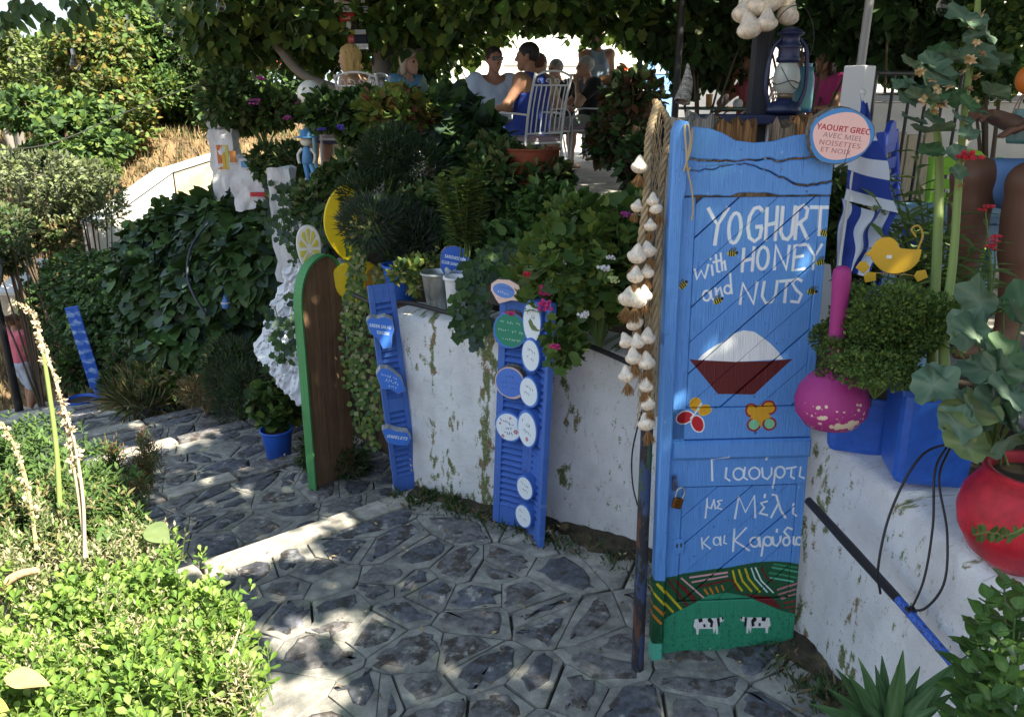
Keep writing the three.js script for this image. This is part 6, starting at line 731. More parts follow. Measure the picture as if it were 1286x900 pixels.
// turquoise parasol far behind the boughs
{ const p = W(395, 74, 12.4), t = thing('parasol', 'turquoise parasol with red edge showing behind the boughs', 'parasol', V(p.x, gy(p.x, p.z), p.z)); const y = p.y - gy(p.x, p.z); mesh('canopy', new THREE.ConeGeometry(1.25, .32, 8, 1, true).translate(0, y + .1, 0), new THREE.MeshPhysicalMaterial({ color: rgb(.06, .45, .42), roughness: .9, transmission: .35, thickness: 0, side: THREE.DoubleSide }), t); mesh('edge', new THREE.CylinderGeometry(1.25, 1.25, .06, 8, 1, true).translate(0, y - .09, 0), mat([.5, .12, .06], .8, { side: THREE.DoubleSide }), t); mesh('mast', bar([0, 0, 0], [0, y + .2, 0], .025), whiteMetal, t); }
const F2 = .68;
// ---- right side: pillar, pole, railing, house, chairs, table
{
  const p = W(1072, 150, 3.6), a = thing('white_pillar', 'square white pillar with one grey side behind the flag', 'pillar', V(p.x, F2, p.z)); a.rotation.y = .72; const top = W(1068, 83, 3.6).y - F2; mesh('shaft', box(.1, top, .1, 0, top / 2, 0, .006), mat([.72, .73, .74], .85), a); mesh('grey_side', box(.006, top - .01, .098, .051, top / 2, 0, .002), mat(0xffffff, .95, { map: mottle([140, 140, 136], .3, 5) }), a);  // one pillar face is mottled grey, the other faces white
  const q = W(1087, 60, 3.9); one('steel_pole', 'grey steel pole rising behind the white pillar', 'pole', bar([0, 0, 0], [.02, 2.6, 0], .021, .021, 12), mat([.3, .3, .3], .5, { metalness: .5 }), V(q.x - .02, F2, q.z));
  const o = W(1094, 150, 4.1), e = W(1200, 150, 4.3), r = thing('black_railing', 'black iron railing with upright bars beside the pillar', 'railing', V(o.x, F2, o.z)); const d = V(e.x - o.x, 0, e.z - o.z), hh = W(1094, 92, 4.1).y - F2; for (let i = 0; i < 6; i++) mesh('upright', bar([d.x * i / 5, 0, d.z * i / 5], [d.x * i / 5, hh, d.z * i / 5], .0085, .0085, 6), black, r); mesh('top_rail', bar([0, hh, 0], [d.x, hh, d.z], .013, .013, 6), black, r); mesh('bottom_rail', bar([0, .12, 0], [d.x, .12, d.z], .01, .01, 6), black, r); mesh('mid_rail', bar([0, hh - .1, 0], [d.x, hh - .1, d.z], .007, .007, 6), black, r);
  const w = W(1125, 200, 4.9); const b = thing('beige_cabinet', 'beige slatted screen standing behind the black railing', 'screen', V(w.x, F2, w.z)); for (let i = 0; i < 5; i++) mesh('slat', box(.088, .86 - .03 * (i % 2), .03, -.2 + i * .1, .43, 0, .005), mat(0xffffff, .85, { map: woodTex([176, 164, 140], .25, i) }), b); mesh('crossbar', box(.5, .05, .02, 0, .3, -.025), mat([.3, .26, .2], .9), b);
  // white house wall behind the green chair
  const hw = W(1235, 160, 5.2), hs = thing('white_wall', 'white rendered wall behind the lime green chair', 'wall', V(hw.x + .3, F2, hw.z)); hs.rotation.y = -.15; mesh('wall', box(2.2, W(1235, 128, 5.2).y - F2, .2, 0, (W(1235, 128, 5.2).y - F2) / 2, 0, .015), limeM, hs); mesh('coping', box(2.26, .04, .26, 0, W(1235, 128, 5.2).y - F2 + .022, 0, .01), mat([.45, .46, .48], .9), hs);
  // painted wooden chairs
  const wchair = (label, pos, yaw, c, cat) => { const k = thing('wooden_chair', label, 'chair', pos, 'painted wooden chairs'); k.rotation.y = yaw; const m = mat(c, .45); for (const s of [-1, 1]) { mesh('leg', box(.04, .44, .04, s * .18, .22, .18), m, k); mesh('back_post', limb([[s * .18, 0, -.2], [s * .18, .45, -.18], [s * .18, .92, -.25]], [.022, .022, .02], 6, 3), m, k); } mesh('seat', box(.42, .035, .42, 0, .45, 0, .01), m, k); for (let i = 0; i < 5; i++) mesh('back_slat', box(.33, .055, .018, 0, .55 + i * .075, -.195 - i * .011, .004), m, k); const S = new THREE.Shape(); S.moveTo(-.17, 0); S.lineTo(.17, 0); S.lineTo(.17, .05); S.quadraticCurveTo(.1, .05, .07, .09); S.quadraticCurveTo(0, .12, -.07, .09); S.quadraticCurveTo(-.1, .05, -.17, .05); const tr = mesh('top_rail', extr(S, .022, .003), m, k); tr.position.set(0, .86, -.25); mesh('stretcher', merge([box(.33, .025, .025, 0, .18, .18), box(.33, .025, .025, 0, .18, -.19)]), m, k); return k; };
  const p1 = W(1188, 200, 3.5), p2 = W(1240, 200, 3.6); wchair('cobalt blue wooden chair with slatted back behind the yellow bird', V(p1.x, F2, p1.z), 1.0, [.02, .07, .5]); wchair('lime green wooden chair with curved top rail by the white wall', V(p2.x, F2, p2.z), -.1, [.28, .6, .02]).scale.setScalar(.86);
  const tp = W(1232, 225, 3.2), tb = thing('square_table', 'pale blue wooden table under the sitting person', 'table', V(tp.x, F2, tp.z)); const lb = mat([.3, .5, .68], .5); for (let i = 0; i < 4; i++) mesh('plank', box(.5, .022, .115, 0, .62, -.18 + i * .12, .004), lb, tb); for (const [x, z] of [[-1, -1], [-1, 1], [1, -1], [1, 1]]) mesh('leg', box(.04, .61, .04, x * .22, .305, z * .19), lb, tb); for (const z of [.2, -.2]) mesh('apron', box(.44, .06, .02, 0, .57, z), lb, tb);
  const j = W(1278, 180, 2.9), jr = thing('hanging_jar', 'teal glass jar hanging from an orange float at the frame edge', 'jar', j.clone()); mesh('jar', lathe([[0, 0], [.035, 0], [.04, .015], [.04, .075], [.03, .1], [.027, .115], [.03, .12], [.026, .12], [.024, .1], [.036, .075], [.036, .015], [0, .008]], 24), new THREE.MeshPhysicalMaterial({ color: rgb(.32, .55, .52), roughness: .25, transmission: .6, thickness: 0 }), jr); mesh('net', merge([0, 1, 2, 3].map(i => { const a = i * 1.57; return tube([[Math.cos(a) * .04, .08, Math.sin(a) * .04], [Math.cos(a) * .032, .13, Math.sin(a) * .032], [0, .2, 0]], .0025, 10, 4); })), mat([.3, .16, .1], .9), jr); mesh('float', new THREE.SphereGeometry(.045, 20, 14).scale(1, 1.15, 1).translate(0, .22, 0), mat([.7, .18, .02], .5), jr); mesh('cord', bar([0, .26, 0], [0, 1.6, 0], .003, .003, 5), dryM, jr);
  one('blue_post', 'blue painted post behind the hollyhocks under the vines', 'post', merge([box(.07, 2.5, .07, 0, 1.25, 0)]), mat([.04, .12, .5], .6), V(W(1172, 60, 6.2).x, FLOOR, W(1172, 60, 6.2).z));
}
{ const p = W(1395, 250, 2.75); const st = thing('wooden_stool', 'low blue wooden stool on a plinth under the sitting person', 'stool', V(p.x + .1, F2, p.z)); const m = mat([.05, .12, .42], .5); mesh('seat', box(.36, .05, .36, 0, .61, 0), m, st); for (const [x, z] of [[-1, -1], [-1, 1], [1, -1], [1, 1]]) mesh('leg', box(.04, .6, .04, x * .14, .3, z * .14), m, st); }
// ---- dark vines behind, hanging from an iron pergola
{
  const frame = thing('pergola', 'dark iron pergola carrying the vines over the terrace', 'pergola', V(2.6, FLOOR, -7.4)); for (const [x, z] of [[-1.15, 0], [2.6, 0], [-1.15, -2.2], [2.6, -2.2]]) mesh('post', bar([x, 0, z], [x, 2.2, z], .03, .03, 8), black, frame); for (const z of [0, -.75, -1.5, -2.2]) mesh('beam', box(4, .05, .05, .72, 2.22, z), navy, frame); for (let i = 0; i < 5; i++) mesh('slat', box(.04, .03, 2.4, -1.1 + i * .92, 2.262, -1.1), navy, frame);
  const vine = (label, list, n, cols, seed, size = [.07, .13]) => { const bl = list.map(([u, v, t, a, b]) => { const p = W(u, v, t); return [p.x, p.y, p.z, a, b, a * .7]; }); const p = W(list[0][0], 150, list[0][2]); return shrub('climbing_vine', label, 'vine', { base: [p.x, FLOOR, p.z], blobs: bl, n, size, asp: .9, tpl: [T.lobed, T.ovate], cols, seed, out: .3, up: -.6, rnd: .6, shell: .2, gap: .22, gf: 2.4, stem: .018, group: 'vines over the terrace' }); };
  vine('curtain of dark vine leaves behind the driftwood', [[880, 30, 7.4, .4, .35], [905, 70, 7.9, .35, .3], [870, 80, 8, .25, .3], [930, 20, 7.4, .4, .3], [840, 45, 7.6, .3, .25]], 2600, [G.dark, G.mid, G.deep, G.olive], 201);
  vine('dark vine overhang above the lantern', [[1010, 10, 6.6, .45, .22], [1060, 25, 6.6, .3, .28], [1090, 50, 6.8, .25, .3], [980, 5, 6.8, .4, .2], [1050, 70, 8.6, .35, .25]], 2600, [G.deep, G.dark, G.mid], 202);
  vine('dark vine mass between pole and hollyhocks', [[1115, 10, 6, .3, .2], [1180, 20, 6.2, .35, .25], [1130, 75, 6.4, .3, .12], [1165, 90, 6.4, .25, .14], [1210, 40, 6, .2, .25]], 2400, [G.deep, G.dark, G.mid], 203);
  vine('bright green creeper hanging over the white wall', [[1262, 30, 4.8, .25, .22], [1275, 70, 4.7, .2, .25], [1235, 60, 4.9, .15, .25], [1225, 110, 4.9, .1, .12]], 3800, [G.fresh, G.lime, G.mid, G.dark], 204, [.03, .05]);
}
// ---- signpost with little boards
{
  const p = W(449, 110, 7.9), t = thing('direction_post', 'tree-side post stacked with small painted direction boards', 'signpost', V(p.x, FLOOR, p.z)); const L = (u, v) => W(u, v, 7.75).sub(t.position); const top = L(449, -30).y; mesh('post', box(.07, top, .05, 0, top / 2, 0, .005), mat(0xffffff, .9, { map: woodTex([70, 64, 56], .4, 8) }), t);
  const board = (u0, u1, v0, v1, face, rot = 0) => { const a = L(u0, v0), b = L(u1, v1), w = b.x - a.x, h = a.y - b.y; const m = mesh('board', planarUV(box(w, h, .016, 0, 0, 0, .003), w, h, -w / 2, -h / 2), mat(0xffffff, .75, { map: face }), t); m.position.set((a.x + b.x) / 2, (a.y + b.y) / 2, .06); m.rotation.z = rot; };
  const fc = (bg, txt, col, extra) => canvasTex(256, 64, (g, w, h) => { paintBrush(g, w, h, bg, 3, 60); if (txt) hand(g, txt, 110, 32, 44, col, { w: 150, style: 'italic bold', font: 'serif' }); if (extra) extra(g, w, h); });
  board(424, 462, -8, 7, fc([196, 190, 186], '', '', (g, w, h) => { g.fillStyle = '#b8203c'; g.beginPath(); g.ellipse(128, 10, 84, 44, 0, 0, 7); g.fill(); }), -.03); board(429, 465, 9, 17, fc([206, 212, 208], 'Tel Aviv', '#28323a', (g, w, h) => { g.fillStyle = '#5a86b0'; g.fillRect(206, 8, 46, 14); g.fillRect(206, 40, 46, 12); }), -.03); board(429, 448, 18, 28, fc([160, 30, 40], 'Paloura', '#e8c8c0'), 0); board(428, 461, 38, 44, fc([150, 150, 60], '', '', (g, w, h) => { g.fillStyle = '#b8c4cc'; g.fillRect(150, 0, 106, 64); }), .02); board(438, 462, 45, 54, fc([34, 40, 66], '', '', (g, w, h) => { g.fillStyle = '#b05058'; g.fillRect(0, 0, 84, 64); worn(g, 3, 44, 32, 30, '#e0c8c0', { w: 60 }); }), 0); board(436, 463, 55, 62, fc([206, 210, 214], '', '', g => worn(g, 9, 128, 32, 30, '#5a6270', { w: 200 })), 0); board(437, 443, 28, 37, fc([206, 210, 206], '', ''), -.15);
}
// ---- globe lamp, tiled piers, figure, lemon boards, leaning board, rough white wall end
{
  const p = W(392, 140, 5.9), t = thing('globe_lamp', 'white glass globe lamp on a thin pale blue post among the plants', 'lamp', V(p.x, FLOOR - .3, p.z)); const c = W(390, 118, 5.9).sub(t.position); mesh('globe', new THREE.SphereGeometry(.098, 32, 22).translate(c.x, c.y, c.z), mat([.78, .78, .76], .3), t); mesh('post', bar([0, 0, 0], [c.x, c.y - .08, c.z], .018, .016, 8), mat([.2, .38, .46], .5), t); mesh('collar', lathe([[0, 0], [.03, 0], [.036, .02], [.028, .04], [0, .04]], 16).translate(c.x, c.y - .125, c.z), mat([.3, .4, .45], .5), t);
  // white piers with painted tiles
  const whiteR = mat(0xffffff, .9, { map: mottle([226, 228, 232], .1, 4), bumpMap: grainTex, bumpScale: .012 });
  const lumpy = (w, h, d, seed, n = 10) => { const g = new THREE.BoxGeometry(w, h, d, n, n, 4), q = g.attributes.position; for (let i = 0; i < q.count; i++) { const x = q.getX(i), y = q.getY(i), z = q.getZ(i); q.setXYZ(i, x + .02 * n3(x * 7 + seed, y * 7, z * 7), y + .02 * n3(x * 7, y * 7 + seed, z * 7), z + .025 * n3(x * 8, y * 8, z * 8 + seed)); } g.computeVertexNormals(); return g; };
  const q1 = W(284, 205, 6.9), pr = thing('white_pier', 'white pier set with striped coloured tiles above the creeper', 'pier', V(q1.x, q1.y - .3, q1.z)); mesh('block', lumpy(.2, .62, .18, 3).translate(0, .28, 0), whiteR, pr); mesh('cap_block', lumpy(.14, .16, .14, 5, 5).translate(-.03, .68, 0), whiteR, pr); [[-.02, .36, [.55, .13, .03]], [.015, .36, [.6, .35, .03]], [.048, .36, [.5, .45, .1]]].forEach(([x, y, cc]) => { const g = mesh('tile', box(.032, .2, .012, x, y, .098, .002), mat(cc, .4), pr); g.rotation.z = 0; });
  const q2 = W(314, 222, 6.6), pr2 = thing('white_pier', 'lower sunlit white pier beside the tiled one with red and blue marks', 'pier', V(q2.x, q2.y - .25, q2.z)); mesh('block', lumpy(.26, .42, .18, 7).translate(0, .2, 0), whiteR, pr2); for (const [x, y, w, h, cc] of [[.1, .12, .16, .035, [.5, .02, .04]], [.0, .36, .06, .05, [.1, .3, .55]], [-.09, .42, .05, .09, [.5, .2, .05]], [.06, .42, .04, .04, [.6, .4, .05]]]) mesh('painted_mark', box(w, h, .012, x, y, .108, .003), mat(cc, .6), pr2);
  const q3 = W(358, 265, 5.7), pr3 = thing('white_pier', 'slim white pier wrapped in ivy under the globe lamp', 'pier', V(q3.x, q3.y - .4, q3.z)); mesh('block', lumpy(.16, .8, .16, 9).translate(0, .3, 0), whiteR, pr3); const q4 = W(392, 270, 5.4), pr4 = thing('white_pier', 'rough white pier behind the lemon slice board', 'pier', V(q4.x, q4.y - .5, q4.z)); mesh('block', lumpy(.15, .75, .18, 11).translate(0, .3, 0), whiteR, pr4);
  // little hanging figure
  const f = W(386, 205, 5.6), fg = thing('garden_figure', 'small blue and white hanging figure with round head below the globe lamp', 'ornament', f.clone()); const fb = mat([.1, .28, .55], .6), fw = mat([.7, .68, .6], .7); mesh('head', new THREE.SphereGeometry(.04, 18, 12).scale(1, .85, .8).translate(0, .15, 0), fw, fg); mesh('hat', lathe([[.085, 0], [.04, .012], [.035, .05], [0, .06]], 18).translate(0, .175, 0), fb, fg); mesh('body', lathe([[0, 0], [.04, 0], [.032, .06], [.022, .11], [0, .115]], 14), fb, fg); for (const s of [-1, 1]) { mesh('leg', limb([[s * .018, .01, 0], [s * .024 + .02, -.08, .01], [s * .022 + .03, -.16, .02]], [.018, .017, .02], 7, 2), s > 0 ? mat([.14, .4, .7], .5) : fb, fg); mesh('arm', limb([[s * .03, .1, 0], [s * .06, .06, .01], [s * .05, .0, .02]], [.012, .01, .01], 6, 2), fw, fg); }
  // yellow half-moon lemon and lemon slice boards
  const ye = mat(0xffffff, .5, { map: mottle([226, 196, 16], .1, 3) }); { const a = W(425, 282, 4.75), b = thing('lemon_board', 'big yellow lemon half board against the variegated ivy', 'sign', a.clone()); const S = new THREE.Shape(); S.moveTo(.05, .24); S.bezierCurveTo(-.06, .2, -.1, .06, -.085, -.03); S.bezierCurveTo(-.07, -.12, .0, -.2, .06, -.25); S.lineTo(.1, -.2); S.bezierCurveTo(.13, -.1, .13, .1, .1, .2); S.lineTo(.05, .24); b.rotation.y = .35; mesh('panel', extr(S, .03, .006, 2), ye, b); mesh('stem', bar([.06, .22, .015], [.08, .3, .015], .008, .006), mat([.1, .2, .05], .8), b); }
  { const a = W(388, 312, 4.85), b = thing('lemon_slice_board', 'white board painted as a lemon slice on the rough white wall', 'sign', a.clone()); b.rotation.y = .3; const pts = outlineOf(t => { const k = 1 + .05 * Math.sin(3 * t); return [.073 * k, .148 * k]; }); mesh('panel', extr(pts, .03, .005).translate(0, 0, -.03), mat([.72, .73, .72], .7), b); for (let i = 0; i < 10; i++) { const a0 = i / 10 * 6.283 + .1, a1 = (i + 1) / 10 * 6.283 - .1, q = (an, k) => [Math.cos(an) * .06 * k, Math.sin(an) * .125 * k]; mesh('segment', extr([q((a0 + a1) / 2, .22), q(a0, .92), q((a0 + a1) / 2, 1.0), q(a1, .92)], .006, .001).translate(0, 0, -.001), mat([.62, .55, .08], .6), b); } }
  { const a = W(448, 352, 4.35), b = thing('fruit_board', 'yellow and orange painted fruit board behind the metal bucket', 'sign', a.clone()); b.rotation.y = .2; mesh('panel', extr(outlineOf(t => [.13 + .01 * Math.sin(3 * t), .12]), .025, .005), ye, b); mesh('half', extr(outlineOf(t => [.06, .09]), .012, .003).translate(.1, -.01, .024), mat([.55, .26, .02], .6), b); }
  // leaning board with green rim and rounded top
  const S = new THREE.Shape(); S.moveTo(-.2, 0); S.lineTo(-.2, .98); S.bezierCurveTo(-.2, 1.14, -.12, 1.24, .06, 1.26); S.bezierCurveTo(.2, 1.25, .24, 1.16, .24, 1.0); S.lineTo(.24, 0); S.lineTo(-.2, 0); const bp = W(414, 598, 4.5), lb = thing('leaning_board', 'tall brown round-topped board with green rim leaning by the ivy', 'board', V(bp.x - .0, bp.y - .02, bp.z)); lb.rotation.order = 'YXZ'; lb.rotation.y = .98; lb.rotation.x = -.05; lb.rotation.z = -.05; lb.scale.x = .7;
  const bw = [woodTex([122, 94, 70], .28, 11), woodTex([112, 86, 64], .28, 13)].map(t => mat(0xffffff, .8, { map: rep(t, 1.4, .8), bumpMap: rep(woodBump, 3, 1), bumpScale: .003 }));
  const ps = S.getPoints(14).map(q => [q.x, q.y]); [[-.2, -.045], [-.043, .105], [.107, .24]].forEach(([a, b], i) => { let P = ps.slice(0, -1); P = clipPoly(P, 1, 0, b); P = clipPoly(P, -1, 0, -a); mesh('plank', extr(P, .03, .002), bw[i % 2], lb); });
  const rim = ps.slice(0, -2).map(q => V(q[0] * 1.02, q[1] * 1.005, .015)); { const g = []; for (let i = 0; i < rim.length - 1; i++) { const d = rim[i + 1].clone().sub(rim[i]), L2 = d.length(); const q = new THREE.BoxGeometry(L2 + .004, .014, .06); q.rotateZ(Math.atan2(d.y, d.x)); const m = rim[i].clone().lerp(rim[i + 1], .5); q.translate(m.x, m.y, m.z); g.push(q); } mesh('green_rim', merge(g), mat(0xffffff, .6, { map: mottle([72, 142, 84], .25, 6) }), lb); }
  // rough white sloped wall end, combed in ridges
  const g = new THREE.PlaneGeometry(1, 1, 60, 60), q = g.attributes.position; const A = W(306, 446, 5.25), Bp = W(408, 535, 4.85), C = W(352, 336, 5.4), D = W(412, 326, 5.1); for (let i = 0; i < q.count; i++) { const x = q.getX(i) + .5, y = q.getY(i) + .5; const a = A.clone().lerp(Bp, x), b = C.clone().lerp(D, x), p = a.lerp(b, y); p.z += .05 * Math.abs(Math.sin(x * 17 + .4 * Math.sin(y * 5))) + .03 * n2(x * 9, y * 9) + .022 * n2(x * 24, y * 22) - .25 * Math.pow(1 - x, 3); p.y += .02 * n2(x * 5, y * 4); p.x += .03 * n2(y * 8, 3) * (1 - x); q.setXYZ(i, p.x, p.y, p.z); } g.computeVertexNormals();
  const back = g.clone(), bq = back.attributes.position; for (let i = 0; i < bq.count; i++) bq.setXYZ(i, bq.getX(i) + .08, bq.getY(i) - .03, bq.getZ(i) - .3); back.computeVertexNormals(); one('rough_white_wall', 'rough white plastered wall end with vertical ridges and ivy', 'wall', merge([g, back]), whiteR);
}
// ---- pots on the wall and lane
function bucket(name, label, pos, r0, r1, h, m, group) { const t = thing(name, label, 'pot', pos, group); mesh('body', lathe([[0, 0], [r0, 0], [r1, h], [r1 + .008, h], [r1 + .008, h + .012], [r1 - .006, h + .012], [r1 - .01, h - .03], [0, h - .03]], 26), m, t); mesh('soil', new THREE.CylinderGeometry(r1 - .012, r1 - .012, .01, 18).translate(0, h - .022, 0), mat([.05, .035, .022], .95), t); return t; }
const galv = mat([.5, .52, .52], .4, { metalness: .75, map: mottle([210, 214, 214], .3, 4) }), potW = mat([.66, .67, .7], .5);
bucket('metal_bucket', 'galvanised metal bucket on the wall top', W(550, 386, 3.75), .05, .072, .16, galv); bucket('white_pot', 'white plastic pot beside the metal bucket', W(573, 388, 3.62), .04, .05, .14, potW); bucket('blue_pot', 'blue pot tucked behind the single shutter top', W(505, 375, 4.1), .07, .09, .17, blueP); bucket('terracotta_pot', 'terracotta pot in the dark terrace shrub', W(668, 245, 4.7), .12, .16, .26, mat(0xffffff, .85, { map: mottle([132, 66, 42], .25, 3) }));
const gp = (u, v, t) => { const p = W(u, v, t), [s] = toS(p.x, p.z); return V(p.x, pathH(s), p.z); };
bucket('blue_pot', 'blue bucket planter standing beside the leaning board', gp(350, 571, 5.25), .075, .1, .2, blueP, 'pots along the lane'); bucket('blue_pot', 'blue pot beside the red-brown pot on the steps', gp(208, 521, 7.4), .07, .09, .2, blueP, 'pots along the lane'); bucket('clay_pot', 'red-brown clay pot half hidden on the steps', gp(197, 515, 7.5), .07, .09, .18, mat([.22, .05, .03], .8), 'pots along the lane'); bucket('blue_pot', 'grey-blue pot under the maroon menu board', gp(165, 505, 8.6), .1, .12, .2, mat([.3, .38, .55], .6), 'pots along the lane'); bucket('blue_pot', 'wide deep blue pot by the slanted blue sign', gp(103, 508, 9.2), .13, .16, .24, blueP, 'pots along the lane'); bucket('blue_pot', 'slim blue pot between the slanted sign and menu board', gp(133, 506, 8.9), .08, .1, .22, blueP, 'pots along the lane');
{ const p = W(116, 455, 9.2), t = thing('slanted_sign', 'tall narrow blue sign painted with white clouds leaning in the hedge', 'sign', V(p.x, W(116, 490, 9.2).y, p.z)); t.rotation.z = .12; t.rotation.y = .3; const h = (490 - 383) * 9.2 / 1000; mesh('panel', planarUV(box(.14, h, .03, 0, h / 2, 0, .008), .14, h, -.07, 0), mat(0xffffff, .6, { map: canvasTex(96, 768, (g, w, hh) => { paintBrush(g, w, hh, [48, 100, 200], 5, 200); const r = rng(6); for (let i = 0; i < 60; i++) { const y = Math.floor(i / 7) * 92 + 30 + r() * 40; g.fillStyle = `rgba(200,220,244,${.15 + r() * .4})`; g.beginPath(); g.ellipse(w * r(), y, 10 + r() * 22, 6 + r() * 16, .5, 0, 7); g.fill(); } }) }), t); mesh('foot', box(.05, .3, .03, 0, -.12, -.01), darkWood, t);
  const q = W(156, 462, 8.7), b = thing('menu_board', 'maroon menu board with faint white lines beside the hedge', 'sign', V(q.x, W(156, 483, 8.7).y - .1, q.z)); b.rotation.y = .25; mesh('panel', planarUV(box(.2, .34, .02, 0, .28, 0, .004), .2, .34, -.1, .11), mat(0xffffff, .6, { map: canvasTex(192, 320, (g, w, h) => { paintBrush(g, w, h, [84, 22, 34], 4, 100); for (let i = 0; i < 10; i++) worn(g, 9 - (i % 3), 96, 30 + i * 28, 13, '#c8a8ac', { w: 150 - (i % 3) * 20 }); }) }), b); for (const s of [-1, 1]) mesh('leg', box(.02, .3, .02, s * .08, .0, -.02), darkWood, b); }
{ const p = W(284, 388, 6.6); const t = thing('blue_bird_house', 'small blue ornament hanging in the creeper', 'ornament', p.clone()); mesh('body', lathe([[0, 0], [.03, .01], [.036, .05], [.022, .09], [.012, .13], [0, .14]], 14), mat([.1, .25, .6], .5), t); mesh('band', new THREE.TorusGeometry(.034, .007, 6, 18).rotateX(1.57).translate(0, .055, 0), mat([.6, .65, .7], .5), t); mesh('hook', tube([[0, .13, 0], [.01, .17, 0], [-.01, .19, 0], [-.02, .17, 0]], .004, 12, 5), fbBlue(), t); }
function fbBlue() { return mat([.05, .12, .4], .5); }
one('bent_hose', 'dark hose arching through the creeper leaves', 'hose', tube([W(262, 278, 6.7), W(240, 310, 6.6), W(235, 345, 6.55), W(243, 370, 6.5), W(258, 395, 6.5)], .012, 40, 6), mat([.03, .04, .06], .5));
// ---- street lamp at the far edge
{ const p = W(6, 430, 10.6), t = thing('street_lamp', 'black lantern street lamp on a slim post by the lower steps', 'street lamp', V(p.x, gy(p.x, p.z), p.z)); const y = W(8, 356, 10.6).y - t.position.y; mesh('post', limb([[0, 0, 0], [0, y * .5, 0], [0, y, 0]], [.06, .05, .045], 8, 3), black, t); mesh('head_base', lathe([[0, 0], [.07, .0], [.1, .05], [.06, .06], [0, .06]], 12).translate(0, y, 0), black, t); const hd = mesh('glass', new THREE.CylinderGeometry(.16, .1, .26, 6).translate(0, y + .19, 0), mat([.25, .3, .32], .15), t); mesh('roof', lathe([[.2, 0], [.12, .1], [.04, .16], [.02, .22], [0, .22]], 6).translate(0, y + .32, 0), black, t); for (let i = 0; i < 6; i++) { const a = i * 1.047; mesh('frame_bar', bar([Math.sin(a) * .1, y + .06, Math.cos(a) * .1], [Math.sin(a) * .162, y + .33, Math.cos(a) * .162], .009, .009, 4), black, t); } }
// ---- retaining walls on the hillside
{ const mkw = (label, a, b, h, m) => { const d = b.clone().sub(a), L = Math.hypot(d.x, d.z), t = thing('retaining_wall', label, 'wall', a.clone(), 'retaining walls of the hillside lane'); t.rotation.y = Math.atan2(-d.z, d.x); const S = polyShape([[0, -h], [L, -h + d.y * .6], [L, d.y], [0, 0]]); mesh('wall', new THREE.ExtrudeGeometry(S, { depth: .3, bevelEnabled: false }).translate(0, 0, -.3), m, t); const cp = mesh('coping', box(Math.hypot(L, d.y) + .02, .07, .36, 0, 0, 0, .01), mat([.55, .54, .52], .9), t); cp.position.set(L / 2, d.y / 2 + .037, -.15); cp.rotation.z = Math.atan2(d.y, L); };
  mkw('bright white end of the low hillside retaining wall', W(120, 285, 12.9), W(216, 216, 14.3), 1.1, limeM); mkw('beige part of the low hillside retaining wall', W(218, 216, 14.35), W(300, 190, 15.2), 1.1, mat(0xffffff, .95, { map: rep(mottle([176, 162, 138], .3, 8, .1), .6) })); mkw('sunlit kerb wall beside the street lamp', W(18, 372, 12.4), W(62, 330, 13.2), .35, mat(0xffffff, .95, { map: rep(mottle([170, 160, 140], .3, 9, .1), .6) })); }  // farther stretch of the low wall is mottled beige, its end white
// ---- wire with hanging bulbs
{ const wp = [W(-20, 200, 6.5), W(60, 181, 6.8), W(160, 145, 7.0), W(270, 97, 7.4)]; one('wire', 'pale slack wire crossing in front of the hillside trees', 'wire', tube([W(-30, 190, 6.4), W(60, 181, 6.8), W(160, 140, 7.1), W(272, 96, 7.4)], .006, 40, 5), mat([.5, .45, .3], .7));
  const glassB = new THREE.MeshPhysicalMaterial({ color: 0xffffff, roughness: .04, transmission: 1, thickness: 0 }); [[94, 82, 5.4], [195, 22, 5.6], [211, 40, 5.8], [277, 8, 5.7], [162, 36, 6.4], [1187, 8, 3.4]].forEach(([u, v, t], i) => { const p = W(u, v, t), b = thing('hanging_bulb', ['clear glass bulb hanging before the browning tree', 'upper of two glass bulbs hanging near the conifer', 'lower of two glass bulbs hanging near the conifer', 'glass bulb hanging under the boughs beside the conifer', 'small far glass bulb before the bright green tree', 'glass bulb hanging under the dark vine near the hollyhock'][i], 'light bulb', p.clone(), 'hanging glass bulbs'); mesh('glass', lathe([[0, -.035], [.02, -.03], [.032, -.01], [.033, .008], [.022, .035], [.014, .055], [.013, .07]], 20), glassB, b); mesh('cap', lathe([[.014, .068], [.015, .1], [.006, .108], [0, .108]], 14), mat([.5, .5, .48], .4, { metalness: .6 }), b); mesh('cord', bar([0, .1, 0], [.01, 1.6, 0], .0018, .0018, 4), black, b); }); }
// ================================================================ FOREGROUND PLANTS
// single large leaves: a few shared shapes, each leaf a mesh of its own
function leafSheet(outline, rows, dish, wave, col, col2, seed) { // outline(t) half-width along 0..1
  const r = rng(seed), P = [], C = [], I = [], M = 6; for (let i = 0; i <= rows; i++) for (let j = -M / 2; j <= M / 2; j++) { const t = i / rows, q = j / (M / 2), w = outline(t); P.push(q * w, t, dish * (Math.abs(q) ** 1.4) * w + wave * Math.sin(t * 9 + q * 4 + seed) * Math.abs(q) * w - .14 * t * t); const v = Math.abs(q) < .05 ? 1 : (.35 * (Math.sin(t * 26 - Math.abs(q) * 7) > .75 ? 1 : 0)), k = .9 + .2 * r(); C.push(...col.map((c, n) => lerp(c, col2[n], v * .5) * k)); }
  const n = M + 1; for (let i = 0; i < rows; i++) for (let j = 0; j < M; j++) { const a = i * n + j; I.push(a, a + 1, a + n, a + 1, a + n + 1, a + n); }
  const g = new THREE.BufferGeometry(); g.setAttribute('position', new THREE.Float32BufferAttribute(P, 3)); g.setAttribute('color', new THREE.Float32BufferAttribute(C, 3)); g.setIndex(I); g.computeVertexNormals(); return g;
}
